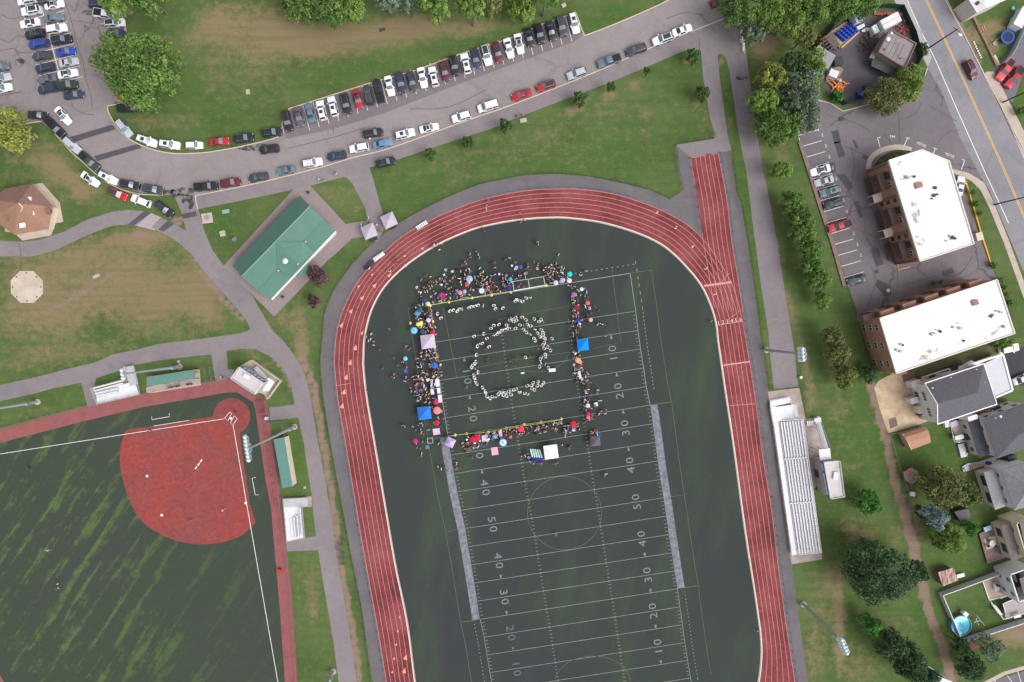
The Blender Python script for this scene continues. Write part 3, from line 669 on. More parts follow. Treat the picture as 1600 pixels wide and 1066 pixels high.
# painted sideline boxes (grey-white, worn)
SIDEP=mat('worn_sideline_paint',(98,101,110),.9,rgb2=(134,136,146),scale=.9,detail=8,ramp=(.38,.62))
sheet('sideline_box',[FP(6,1.0),FP(6,1.035)]+[FP(i,1.037) for i in range(7,16)]+[FP(16,1.037)]+[FP(i,1.0) for i in range(16,6,-1)],z3+.003,SIDEP)
sheet('sideline_box',[FP(6,-.04)]+[FP(i,-.04) for i in range(7,17)]+[FP(i,-.002) for i in range(16,5,-1)],z3+.003,SIDEP)
mb=MB()
th=R(8.6)
NUM=mat('field_number_paint',(122,126,132),.9,noise=.12,scale=2)
NUM2=mat('field_number_dim',(98,100,110),.9,noise=.12,scale=2)
def fnum(mb,i,s,f,face,arrow):
    # digits straddle the yard line; the two digits read from the near sideline
    d=2.0
    rz=th+(R(90) if face>0 else R(-90))
    for k,ch in enumerate(s):
        t=(k-.5)*2*(1 if face>0 else -1)
        a=P(*FP(i-t*.26,f),z5)
        text_into(mb,ch,2.7,a,rz,sx=1.2)
    if arrow:
        a=P(*FP(i+arrow*.78,f),z5);dv=P(*FP(i+arrow*1.02,f),z5)-a;nrm=Vector((-dv.y,dv.x,0)).normalized()*.33
        mb.poly([a+nrm,a-nrm,a+dv] if (dv.cross(nrm)).z>0 else [a-nrm,a+nrm,a+dv])
mb2=MB()
for i,s in [(3,'10'),(5,'20'),(7,'30'),(9,'40'),(11,'50'),(13,'40'),(15,'30'),(17,'20'),(19,'10')]:
    ar=0 if s=='50' else (-1 if i<11 else 1)
    fnum(mb,i,s,.865,1,ar)
    fnum(mb if i<16 else mb2,i,s,.135,-1,ar)
mb.build('field_numbers',NUM,kind='structure');mb2.build('field_numbers',NUM2,kind='structure')
# ---------------------------------------------------------------- softball field
OUT=turf_mat('softball_turf',((71,78,72),(69,80,66)),(94,114,66),.85,56,9.0,1,.42,gradient=(-112,-50,-46,8))
sheet('softball_turf',[(-80,700),(0,671),(70,652),(140,634.5),(220,616),(335,596),(362,592),(400,620),(405,682),(414,744),(424,798),(429,860),(437,948),(445,1064),(452,1150),(-80,1150)],z1,OUT)
RED=mat('red_infield',(148,64,60),.95,rgb2=(128,70,70),scale=.11,detail=14,ramp=(.36,.64))
def scuff(m,k=.22):
    n=m.node_tree;b=n.nodes['Principled BSDF'];src=b.inputs['Base Color'].links[0].from_socket
    tc=N(n,'ShaderNodeTexCoord');nz=N(n,'ShaderNodeTexNoise',Scale=1.8,Detail=8.0,Roughness=.85);n.links.new(tc.outputs['Object'],nz.inputs[0])
    wv=N(n,'ShaderNodeTexNoise',Scale=.5,Detail=5.0,Distortion=2.5);n.links.new(tc.outputs['Object'],wv.inputs[0])
    a=N(n,'ShaderNodeMath');a.operation='MULTIPLY';n.links.new(nz.outputs[0],a.inputs[0]);n.links.new(wv.outputs[0],a.inputs[1])
    mr=N(n,'ShaderNodeMapRange');mr.inputs['From Min'].default_value=.14;mr.inputs['From Max'].default_value=.36;mr.inputs['To Min'].default_value=1-k;mr.inputs['To Max'].default_value=1+k*.6;n.links.new(a.outputs[0],mr.inputs[0])
    mx=N(n,'ShaderNodeMix');mx.data_type='RGBA';mx.blend_type='MULTIPLY';mx.inputs[0].default_value=1;n.links.new(src,mx.inputs[6]);n.links.new(mr.outputs[0],mx.inputs[7]);n.links.new(mx.outputs[2],b.inputs['Base Color'])
scuff(RED);scuff(TRACK,.16)
RED2=mat('red_warning_track',(140,84,84),.95,noise=.1,scale=.4)
sheet('warning_track',[(-80,695),(0,671),(70,652),(140,634.5),(220,616),(335,596),(362,592),(400,620),(415,620),(419,640),(425,682),(435,744),(441,798),(447,848),(456,923),(465,1064),(470,1150),(451,1150),(445,1064),(437,948),(429,860),(424,798),(414,744),(405,682),(399,640),(395,628),(370,613),(350,614),(300,623),(225,636),(140,656),(70,674),(0,692),(-80,714)],z2,RED2)
sheet('warning_track',[(-30,1040),(0,1055),(6,1066),(14,1100),(-40,1100)],z2,RED2)
arc=smoothline([(240,666),(215,669),(197,673),(191,688),(188,702),(188,732),(196,764),(210,798),(225,818),(250,834),(280,846),(315,851),(345,848),(375,838),(397,820),(398,812)],5)
sheet('infield',[(332,651),(287,658)]+arc+[(390,785),(380,719),(375,682),(376,668)],z2,RED)
c=P(362,651);mb=MB();mb.poly([(c.x+4.5*math.cos(t),c.y+4.5*math.sin(t),z3) for t in [i*math.pi/20 for i in range(40)]]);mb.build('home_circle',RED2 if False else RED,kind='structure')
mb=MB()
ribbon(mb,PP([(-60,720),(0,709.5),(350,654.5)]),.12,z4);ribbon(mb,PP([(364,663),(387.5,799),(400,870),(434,1064),(450,1150)]),.14,z4)
ribbon(mb,PP([(240,665.8),(295,657)]),.1,z4)
for ln in [[(237,651),(237.5,656),(265,651),(264.5,646)],[(400,746),(394,747.5),(399,774),(404,773)],[(359,644),(351,654),(356,658),(362,646),(359,644)],[(366,650),(371,654),(364,664),(360,661),(366,650)]]:
    ribbon(mb,PP(ln),.12,z4)
mb.build('softball_lines',WPAINT,kind='structure')
mb=MB()
for x,y,s in ((361,654,.45),(307,725,.3),(253,805,.45),(384,785,.45),(230,744,.4),(232,674,.4)):
    cc=P(x,y);mb.box((cc.x,cc.y,z3+.04),(s*1.6,s*1.6,.08),R(30))
for k,q in enumerate(mb.f[::6]):pass
bases=[((361,654),'white home plate between the two batter boxes'),((253,805),'white base on the outfield side of the red infield'),((384,786),'white base beside the right foul line'),((230,744),'white base at the left edge of the red infield')]
for (q,lb) in bases:
    m_=MB();cc=P(*q);m_.box((cc.x,cc.y,z3+.04),(.5,.5,.08),R(35));m_.build('base_plate',mat('base_white',(245,243,243),.6),label=lb,cat='base plate')
for i in range(3):cc=P(306.5+i*4,731-i*5.5);MB().box((cc.x,cc.y,z3+.03),(.3,.75,.06),R(-35)).build('pitching_mat',WPAINT,label=['lowest','middle','topmost'][i]+' of three white strips in the middle of the red infield',cat='mat',group='white strips on the infield')
# gazebo pads
sheet('concrete_apron',[(53,288),(66,286),(93.5,317),(99,347),(87,349),(80,368),(35,376),(22,364),(8,362),(4,340),(30,300)],z1,CONC)
cx=P(42.5,448.5);mb=MB()
mb.prism([(cx.x+4.15*math.cos(R(22+45*i)),cx.y+4.15*math.sin(R(22+45*i))) for i in range(8)],0,.18)
mb.build('octagonal_slab',mat('pale_slab',(174,160,142),.9,rgb2=(198,184,172),scale=.25),label='pale octagonal concrete slab alone in the west meadow',cat='concrete slab')
for i in range(8):MB().lathe((cx.x+3.4*math.cos(R(45*i)),cx.y+3.4*math.sin(R(45*i)),.18),[(.2,0),(.2,.05),(.08,.12)],8).build('anchor_bolt',mat('rust_bolt',(110,80,66),.8),label=ORD_[i]+' rusty anchor plate round the octagonal slab',cat='anchor plate',group='anchor plates on the slab')
# ---------------------------------------------------------------- vehicles
GLASS=mat('car_glass',(52,58,66),.12,spec=.6)
TYRE=mat('tyre_rubber',(34,34,36),.8)
GLASSW=mat('sky_toned_windscreen',(104,114,124),.12,spec=.7)  # sky reflection painted in as a lighter base colour
LAMPW=mat('headlight_glass',(214,218,222),.2,spec=.6)
LAMPR=mat('tail_light',(150,28,32),.3)
TRIM=mat('black_trim',(36,36,40),.5)
CHROME=mat('rail_metal',(150,152,156),.35,metal=.6)
PAINTS={}
PCOL=dict(white=(232,234,238),silver=(176,182,190),grey=(96,100,108),charcoal=(62,64,72),black=(36,38,44),navy=(46,54,80),blue=(44,62,140),bright_blue=(40,70,170),sky_blue=(92,134,176),
            slate=(96,116,128),teal=(58,84,92),red=(170,34,50),maroon=(98,34,46),dark_green=(44,56,52),purple_grey=(92,80,92),coral=(214,74,70))
def paint(c):
    if c not in PAINTS:
        PAINTS[c]=mat('car_paint_'+c,PCOL[c],.32,spec=.5,coat=.25 if c !='white' else .1)
    return PAINTS[c]
# kind: L, W, Ht, list of stations (x fraction, half-width fraction, belt z, greenhouse half width fraction or None, roof z)
KINDS={
 'sedan':dict(L=4.75,W=1.84,st=[(-.5,.80,.66,None),(-.485,.92,.82,None),(-.40,.98,.92,None),(-.30,1,.95,None),(-.13,1,.95,(.66,1.40)),(.03,1,.94,(.67,1.43)),(.20,1,.90,None),(.36,.98,.80,None),(.46,.90,.68,None),(.50,.74,.56,None)],rg=(-.30,-.13),rf=(-.13,.03),ws=(.03,.20)),
 'hatchback':dict(L=4.2,W=1.78,st=[(-.5,.82,.80,None),(-.48,.92,.95,None),(-.40,1,.98,(.66,1.40)),(-.2,1,.98,(.68,1.50)),(.05,1,.96,(.68,1.50)),(.24,1,.92,None),(.38,.98,.82,None),(.47,.90,.70,None),(.50,.76,.58,None)],rg=(-.48,-.40),rf=(-.40,.05),ws=(.05,.24)),
 'suv':dict(L=4.8,W=1.93,st=[(-.5,.84,.85,None),(-.48,.94,1.08,None),(-.41,1,1.10,(.70,1.64)),(-.2,1,1.10,(.72,1.72)),(.04,1,1.08,(.72,1.72)),(.20,1,1.05,None),(.38,.98,.98,None),(.47,.92,.86,None),(.50,.80,.70,None)],rg=(-.48,-.41),rf=(-.41,.04),ws=(.04,.20)),
 'van':dict(L=5.1,W=2.0,st=[(-.5,.88,.9,None),(-.485,.96,1.1,None),(-.45,1,1.12,(.78,1.72)),(-.2,1,1.12,(.78,1.80)),(.12,1,1.10,(.76,1.78)),(.30,1,1.02,None),(.42,.97,.88,None),(.48,.90,.74,None),(.50,.80,.62,None)],rg=(-.485,-.45),rf=(-.45,.12),ws=(.12,.30)),
 'pickup':dict(L=5.8,W=2.0,st=[(-.5,.92,1.02,None),(-.49,.96,1.12,None),(-.13,.98,1.12,None),(-.10,1,1.12,(.74,1.80)),(.02,1,1.12,(.74,1.86)),(.12,1,1.12,(.74,1.84)),(.22,1,1.10,None),(.38,.99,1.04,None),(.47,.94,.95,None),(.50,.84,.80,None)],rg=(-.13,-.10),rf=(-.10,.12),ws=(.12,.22)),
}
def lerp(a,b,t):return a+(b-a)*t
def station(K,x):
    st=K['st']
    for a,b in zip(st[:-1],st[1:]):
        if a[0]<=x<=b[0]+1e-9:
            t=(x-a[0])/(b[0]-a[0]);return lerp(a[1],b[1],t),lerp(a[2],b[2],t)
_CAR={}
def car_meshes(kind):
    if kind in _CAR:return _CAR[kind]
    K=KINDS[kind];L,W=K['L'],K['W']/2
    rows=[]
    for (x,wf,zb,gh) in K['st']:
        w_=W*wf;X_=x*L
        if gh:g,zr=gh[0]*W,gh[1];prof=[(w_*.95,.24),(w_,.48),(w_*.99,zb),(g+.03,zr-.07),(g-.09,zr),(0,zr+.035)]
        else:prof=[(w_*.93,.26),(w_,.46),(w_*.97,zb-.07),(w_*.86,zb),(w_*.5,zb+.03),(0,zb+.045)]
        rows.append([(X_,y,z) for y,z in prof])
    n=len(rows[0]);vs=[];fs=[]
    for r in rows:vs+=r+[(x,-y,z) for x,y,z in reversed(r[:-1])]
    m=2*n-1
    for i in range(len(rows)-1):
        for j in range(m-1):fs.append([i*m+j,(i+1)*m+j,(i+1)*m+j+1,i*m+j+1])
    fs.append(list(range(m)));fs.append(list(reversed(range((len(rows)-1)*m,len(rows)*m))))
    body=MB().mesh(vs,[list(reversed(f)) for f in fs])
    if kind=='pickup': # open load bed: raised rails around the floor
        pass
    d=dict(body=body.data('body',[paint('white')],smooth=False))
    # glass
    def zroof(x):
        for a,b in zip(K['st'][:-1],K['st'][1:]):
            if a[0]<=x<=b[0]+1e-9 and a[3] and b[3]:t=(x-a[0])/(b[0]-a[0]);return lerp(a[3][1],b[3][1],t)
        for a in K['st']:
            if abs(a[0]-x)<1e-6 and a[3]:return a[3][1]
    gmid=[s for s in K['st'] if s[3]]
    def screen(xb,xt,gs):
        wf,zb=station(K,xb);g=gs[3][0]*W;zt=gs[3][1]
        sgn=1 if xb>xt else -1
        wb=W*wf*.86;o=.02
        b_=lambda t:(lerp(xb,xt,t)*L+sgn*o,lerp(zb+.0,zt,t)+o+.01)
        x0,zz0=b_(.08);x1,zz1=b_(.93)
        y0=lerp(wb,g,.08)*.96;y1=lerp(wb,g,.93)*.92
        q=[(x0,-y0,zz0),(x0+sgn*.05,0,zz0+.035),(x0,y0,zz0),(x1,y1,zz1),(x1,0,zz1+.045),(x1,-y1,zz1)]
        f=[[0,1,4,5],[1,2,3,4]]
        if sgn<0:f=[list(reversed(k)) for k in f]
        return MB().mesh(q,f)
    d['windshield']=screen(K['ws'][1],K['ws'][0],gmid[-1]).data('windshield',[GLASSW])
    d['rear_window']=screen(K['rg'][0],K['rg'][1],gmid[0]).data('rear_window',[GLASS])
    for sg,nm in ((1,'side_l'),(-1,'side_r')):
        mb=MB();xr,xf=K['rf']
        xs=[lerp(xr,xf,t) for t in (0,.48,.52,1)]
        for a,b in ((0,1),(2,3)):
            xa,xb=xs[a],xs[b];q=[]
            xab=xa-(.06 if a==0 else 0);xbb=xb+(.09 if b==3 else 0)
            for x,t in ((xab,0),(xbb,0),(xb,1),(xa,1)):
                xx=min(max(x,xr),xf);gs=gmid[0]
                wf,zb=station(K,xx);zt=zroof(xx);g=gmid[1][3][0]*W+.03
                y=lerp(W*wf*.99,g,.08+.80*t)+.018;z=lerp(zb,zt-.07,.08+.80*t)+.012
                q.append((x*L,sg*y,z))
            mb.mesh(q,[[0,1,2,3]] if sg<0 else [[3,2,1,0]])
        d[nm]=mb.data('side_window',[GLASS])
    wx={'sedan':(-.30,.31),'hatchback':(-.31,.32),'suv':(-.30,.31),'van':(-.30,.31),'pickup':(-.30,.32)}[kind]
    mb=MB();r=.33 if kind in ('sedan','hatchback') else .38
    mb.tube((0,-.12,0),(0,.12,0),r,n=14,mi=0);mb.tube((0,-.135,0),(0,.135,0),r*.58,n=10,mi=1)
    d['wheel']=mb.data('wheel',[TYRE,CHROME]);d['wheels']=[(x*L,s*(W-.10),r) for x in wx for s in (1,-1)]
    mb=MB();mb.box((0,0,0),(.16,.34,.14));d['light_f']=mb.data('headlight',[LAMPW]);d['light_r']=MB().box((0,0,0),(.12,.26,.2)).data('taillight',[LAMPR])
    w5,z5_=station(K,.455);wr,zr_=station(K,-.485)
    d['lf']=[(.468*L,s*W*.68,z5_-.10) for s in (1,-1)];d['lr']=[(-.489*L,s*W*.72,zr_-.10) for s in (1,-1)]
    wm,zm=station(K,.16)
    d['mirror']=MB().box((0,0,0),(.2,.26,.16)).data('wing_mirror',[TRIM]);d['mir']=[(.15*L,s*(W+.09),zm+.06) for s in (1,-1)]
    gz=gmid[1][3][1]
    if kind in ('suv','van'):
        d['rail']=MB().bar((lerp(*K['rf'],.12)*L,0,0),(lerp(*K['rf'],.88)*L,0,0),.05,.05).data('roof_rail',[CHROME]);d['railp']=[(0,s*gmid[1][3][0]*W*.93,gz+.055) for s in (1,-1)]
    d['sunroof']=MB().box((lerp(*K['rf'],.62)*L,0,gz+.042),(.85,.82,.03)).data('sunroof',[GLASS])
    d['panoroof']=MB().box((lerp(*K['rf'],.5)*L,0,gz+.042),((K['rf'][1]-K['rf'][0])*L*.84,gmid[1][3][0]*W*1.55,.03)).data('glass_roof',[GLASS])
    d['whiteroof']=MB().box((lerp(*K['rf'],.5)*L,0,gz+.035),((K['rf'][1]-K['rf'][0])*L*.9,gmid[1][3][0]*W*1.6,.03)).data('roof_panel',[paint('white')])
    if kind=='pickup':
        mb=MB();x0,x1=-.475*L,-.14*L;y=W*.80
        mb.box(((x0+x1)/2,0,1.19),(x1-x0,2*y,.02));d['bed']=mb.data('load_bed',[TRIM])
        mb=MB()
        for s in (1,-1):mb.bar((x0,s*(y+.07),1.22),(x1,s*(y+.07),1.22),.12,.14)
        mb.bar((x0-.02,-y,1.22),(x0-.02,y,1.22),.1,.14);d['bedrail']=mb.data('bed_rail',[paint('white')])
        d['tonneau']=MB().box(((x0+x1)/2,0,1.27),(x1-x0-.05,2*y,.06)).data('bed_cover',[TRIM])
    _CAR[kind]=d
    return d
def inst(name,me,parent,loc=(0,0,0),m=None):
    o=bpy.data.objects.new(name,me);COL.objects.link(o);o.parent=parent;o.location=loc
    if m is not None:
        o.material_slots[0].link='OBJECT';o.material_slots[0].material=m
    return o
KNAME=dict(sedan='parked_sedan',hatchback='parked_hatchback',suv='parked_suv',van='parked_van',pickup='parked_pickup')
def car(px,py,ang,kind,colr,label,extra='',group=None,cat=None,name=None):
    """ang: heading in the picture, degrees counter-clockwise from right"""
    d=car_meshes(kind);p=P(px,py,.8)
    t=empty(name or KNAME[kind],(p.x,p.y,.03),R(ang),label,cat or {'sedan':'car','hatchback':'car','suv':'suv','van':'van','pickup':'pickup truck'}[kind],group)
    t.scale=(random.uniform(.97,1.03),)*3
    pm=paint(colr)
    inst('body',d['body'],t,m=pm);inst('windshield',d['windshield'],t);inst('rear_window',d['rear_window'],t)
    inst('side_window',d['side_l'],t);inst('side_window',d['side_r'],t)
    for w_ in d['wheels']:inst('wheel',d['wheel'],t,w_)
    for w_ in d['lf']:inst('headlight',d['light_f'],t,w_)
    for w_ in d['lr']:inst('taillight',d['light_r'],t,w_)
    for w_ in d['mir']:inst('wing_mirror',d['mirror'],t,w_,pm)
    if kind in ('suv','van') and 'norail' not in extra:
        for w_ in d['railp']:inst('roof_rail',d['rail'],t,w_)
    if 'sun' in extra:inst('sunroof',d['sunroof'],t)
    if 'dark' in extra:inst('glass_roof',d['panoroof'],t)
    if 'whiter' in extra:inst('roof_panel',d['whiteroof'],t)
    if kind=='pickup':
        if 'cover' in extra:inst('bed_cover',d['tonneau'],t)
        else:inst('load_bed',d['bed'],t)
        inst('bed_rail',d['bedrail'],t,m=pm)
    if 'rack' in extra:
        mb=MB();gz=KINDS[kind]['st'][3][3][1]
        for x in (-.9,-.1):mb.bar((x,-.6,gz+.12),(x,.6,gz+.12),.06)
        for y in (-.35,.35):mb.bar((-.9,y,gz+.12),(-.1,y,gz+.12),.05)
        inst('roof_rack',mb.data('roof_rack',[CHROME]),t)
    return t
ORD=['first','second','third','fourth','fifth','sixth','seventh','eighth','ninth','tenth','eleventh','twelfth','thirteenth','fourteenth','fifteenth','sixteenth','seventeenth','eighteenth','nineteenth','twentieth','twenty first','twenty second','twenty third','twenty fourth','twenty fifth','twenty sixth','twenty seventh','twenty eighth','twenty ninth','thirtieth']
def cl(c):return c.replace('_',' ')
def feat(e,k):
    if 'rack' in e:return ' with a roof rack'
    if 'whiter' in e:return ' with a white roof'
    if 'sun' in e:return ' with a sunroof'
    if 'dark' in e:return ' with a dark roof'
    if 'cover' in e:return ' with a covered bed'
    return ''
KN=dict(sedan='sedan',hatchback='hatchback',suv='SUV',van='minivan',pickup='pickup')
def row(cars,ang,fmt,group):
    for i,c in enumerate(cars):
        x,y,k,colr=c[:4];e=c[4] if len(c)>4 else '';a=c[5] if len(c)>5 else ang
        car(x,y,a,k,colr,f"{cl(colr)} {KN[k]}{feat(e, k)}, {fmt.format(ORD[i])}",e,group)
# double row in the top-left lot
row([(42,0,'suv','white'),(48,16.5,'suv','white','dark'),(46,36,'sedan','white','sun'),(54,53,'suv','black','rack'),(60,68.5,'suv','blue','norail'),(65,87,'sedan','charcoal'),(70,106,'suv','navy'),(73,123,'sedan','grey'),(74,139,'suv','navy','norail')],190,'{} down the left column of the double row','cars in the double row of the upper left lot')
row([(75,0,'suv','charcoal'),(84,7,'sedan','white','sun'),(84,27.5,'sedan','slate'),(88.5,45,'suv','white','norail'),(96,62,'suv','black'),(102.5,80.5,'sedan','bright_blue'),(107,97,'sedan','silver'),(105.5,115,'sedan','white','sun'),(105,133.5,'suv','dark_green','norail')],10,'{} down the right column of the double row','cars in the double row of the upper left lot')
car(115,148,8,'sedan','navy','navy sedan parked across the lower end of the double row','sun')
car(1,122,12,'sedan','silver','silver sedan cut by the left picture edge in the upper lot')
car(2,138,12,'sedan','white','white sedan cut by the left picture edge below a silver one')
car(-1,105,12,'suv','grey','grey SUV barely in view at the left edge of the lot')
car(166,22,-8,'pickup','white','white pickup half under the tree at the top of the lot','cover')
car(179,36,5,'suv','white','white SUV beside the lot kerb under the white pickup','dark')
car(180,52,5,'sedan','navy','navy sedan half under the big maple by the lot kerb')
car(190,70,5,'sedan','silver','silver sedan hidden below the big maple')
car(199,150,5,'sedan','red','red sedan peeking out below the big maple')
car(155,6,0,'suv','navy','navy SUV under the yellowish tree at the top of the lot')
car(202,169,2,'pickup','black','black pickup parked on the grass corner below the maple')
car(59,180,-4,'sedan','black','black sedan at the meadow kerb right of the yellow tree')
car(98,180.5,-50,'sedan','white','white sedan with a dark roof driving out of the upper lot','dark',name='moving_sedan')
# kerbside cars down the left curve
row([(86,199,'pickup','black','cover',-45),(113,227,'suv','silver','norail',-42),(140,252,'pickup','charcoal','cover',-42),(169,278,'suv','white','sun',-28),(203,288.5,'suv','black','',-13),(239.5,296,'suv','charcoal','sun',-10)],0,'{} down along the outer kerb of the curve','cars along the outer kerb of the curve')
row([(140.5,280,'sedan','white','sun',-35),(184,303,'suv','red','dark',-25),(220,314,'suv','white','norail',158),(257,327,'suv','black','dark',-38)],0,'{} of four on the grass above the footpath','cars parked on the grass above the footpath')
row([(194,200,'suv','silver','norail',-50),(229.5,220,'suv','white','sun',-20),(265,226,'suv','white','sun',-8),(303,227,'hatchback','white','',0),(342,221,'sedan','red','',3),(381,216,'suv','black','',8),(425,207,'suv','black','',7)],0,'{} along the inner kerb of the curve','cars along the inner kerb of the curve')
# angled bays
bays=[(49,189,'suv','black','',-77),(66.5,182.5,'sedan','purple_grey','',-77),(84.5,176,'sedan','slate','',103),(102,172.5,'suv','white','sun',103),(120,166,'suv','white','sun',103),(140.5,162,'suv','black','',-77),(159,154.5,'sedan','red','sun',-75),(175.5,149,'suv','charcoal','',103),(191.5,142,'pickup','black','cover',103),
        (208.5,134,'sedan','white','',-77),(226,129,'suv','navy','norail',-77),(243.5,127,'sedan','charcoal','',-75),(260,121,'sedan','white','',-77),(277.5,119.5,'suv','white','sun',103),(294.5,111,'sedan','maroon','',-75),(310,102.5,'suv','black','',-77),(328,99,'suv','white','sun',103),(343,91,'sedan','navy','',-77),(360,86,'suv','white','dark',-75),(377.5,81.5,'sedan','maroon','sun',-75),(395,75,'sedan','white','',-75),
        (411,68,'sedan','white','sun',-77),(427,58,'sedan','black','',-77),(443,52.5,'suv','black','norail',-75),(461,48,'sedan','black','',-75),(477.5,41,'suv','charcoal','',-75),(497,36,'suv','white','sun',-75)]
row([(400+b[0],)+b[1:] for b in bays],0,'{} from left in the angled bays','cars in the angled bays along the park road')
# cars along the sidewalk kerb
row([(322,291.5,'pickup','black','cover',5),(360.5,285.5,'suv','maroon','norail',9),(403.5,277,'sedan','charcoal','',190),(446,266,'sedan','slate','',190),(488,254.5,'suv','white','rack',10),(526,243.5,'suv','navy','sun',190),(561,231,'suv','white','norail',190),(597,224,'sedan','sky_blue','',12),(632.5,209.5,'suv','white','sun',13),(670.5,200,'sedan','white','dark',13),(721,182.5,'suv','white','norail',197),(762.5,166,'van','white','',197),(815,148,'sedan','red','',199),(853,134,'suv','red','dark',199),(901,115,'suv','silver','',199),(952,95,'pickup','slate','',199),(994,78,'suv','charcoal','norail',199),(1035,61,'suv','white','dark',200),(1066,47,'sedan','white','',20)],0,'{} from left along the sidewalk kerb','cars along the sidewalk kerb of the park road')
car(420.5,233,187,'suv','black','black SUV driving in the middle of the park road, alone','norail',name='moving_suv')
car(583,208,10,'suv','black','black SUV double parked beside the sky blue sedan',name='stopped_suv')
car(603,253.5,14,'suv','black','black SUV standing on the sidewalk where the path forks','sun')
car(1126,1,20,'sedan','maroon','maroon sedan at the top edge beside the trees')
# right-hand lot
row([(1282,266,'sedan','white','sun'),(1288,283,'sedan','silver',''),(1296,299.5,'suv','slate','sun'),(1301.5,319,'suv','black',''),(1312,353,'pickup','red',''),(1339,438,'sedan','charcoal','')],196,'{} from top in the apartment lot bays','cars in the apartment lot')
car(1500,291,80,'sedan','white','white sedan beside the yellow kerb right of the upper white roof')
car(1517,109,-62,'suv','maroon','dark red SUV driving down the street','sunroof',name='moving_suv')
car(1571,109,-125,'pickup','coral','bright red pickup parked left of a darker red one','cover')
car(1585,121,-128,'pickup','red','red pickup with an open bed by the utility pole')
car(1577,545,12,'suv','white','white SUV at the corner of the flat white porch roof','norail')
car(1597,592,24,'sedan','silver','silver car on the black driveway cut by the right edge')

# ---------------------------------------------------------------- trees
LEAFM={}
def leaf_mats(kind):
    base=dict(maple=((86,112,56),(68,94,48),(102,126,64)),dark=((62,84,56),(50,70,50),(76,98,64)),yellow=((122,128,62),(94,110,54),(142,142,74)),lime=((98,122,58),(80,106,50),(116,136,68)),
                grey=((96,112,92),(80,98,80),(112,124,102)),purple=((82,56,66),(64,44,54),(98,70,76)),spruce=((104,126,126),(84,106,108),(128,148,146)),olive=((96,102,62),(78,88,54),(116,116,70)),young=((66,88,48),(54,74,42),(84,100,54)),fresh=((68,116,50),(56,98,44),(84,130,56)))[kind]
    if kind not in LEAFM:
        LEAFM[kind]=[mat(f'leaves_{kind}_{i}',tuple(int(v*1.07) for v in c),.85,noise=.34,scale=1.1,spec=.15) for i,c in enumerate(base)]
    return LEAFM[kind]
BARK=mat('bark',(108,96,86),.95,noise=.2,scale=3)
def crown_mesh(kind,seed,nleaf=2600,sparse=0.0,clumps=46,flat=.55,leaf=.055):
    """unit crown: radius ~1, height ~flat*2, centred at z = 0"""
    rnd=random.Random(seed);vs=[];fs=[];mi=[]
    cl_=[]
    NL=rnd.choice((9,11,13));lob=[rnd.uniform(.62,1.14) for _ in range(NL)]
    def rad(t):
        u=(t/(2*math.pi))%1*NL;i=int(u);f=u-i;f=f*f*(3-2*f)
        return lerp(lob[i%NL],lob[(i+1)%NL],f)
    ga=math.pi*(3-math.sqrt(5))
    for k in range(clumps):
        rr=math.sqrt((k+.5)/clumps);t=k*ga+rnd.uniform(-.25,.25)
        R_=rad(t)*.86;r=rr*R_
        z=flat*math.sqrt(max(0,1-(rr*.98)**2))*rnd.uniform(.30,1.12)
        cs=rnd.uniform(.12,.25)*(1.12-.35*rr)
        if rnd.random()<.16:continue
        cl_.append((r*math.cos(t),r*math.sin(t),z,cs))
        if rr>.5 and rnd.random()<.7:cl_.append((r*math.cos(t)*.97,r*math.sin(t)*.97,z-.3,cs*1.0))
    per=max(8,nleaf//len(cl_))
    for (cx_,cy_,cz_,cs) in cl_:
        tone=rnd.choice([0,0,1,2])
        for _ in range(per):
            u=rnd.uniform(-.25,1);ph=rnd.uniform(0,2*math.pi);s_=math.sqrt(max(0,1-u*u));k=rnd.uniform(.75,1.12)+(rnd.uniform(0,.5) if rnd.random()<.12 else 0)
            d=Vector((s_*math.cos(ph),s_*math.sin(ph),u))
            p=Vector((cx_,cy_,cz_))+Vector((d.x*cs*k,d.y*cs*k,d.z*cs*k*.8))
            nrm=(d*.7+Vector((rnd.gauss(0,.45),rnd.gauss(0,.45),.75+rnd.gauss(0,.3)))).normalized()
            x=nrm.cross(Vector((rnd.uniform(-1,1),rnd.uniform(-1,1),.1))).normalized();y=nrm.cross(x)
            a=leaf*rnd.uniform(.45,1.3);b=a*rnd.uniform(.5,.9)
            i0=len(vs)
            vs+=[p-x*a,p-y*b+nrm*a*.2,p+x*a,p+y*b-nrm*a*.1]
            fs.append([i0,i0+1,i0+2,i0+3]);mi.append(tone if rnd.random()<.7 else rnd.choice([0,1,2]))
    me=bpy.data.meshes.new('crown');me.from_pydata([tuple(v) for v in vs],[],fs)
    for m in leaf_mats(kind):me.materials.append(m)
    me.polygons.foreach_set('material_index',mi);me.update()
    return me,cl_
_CR={}
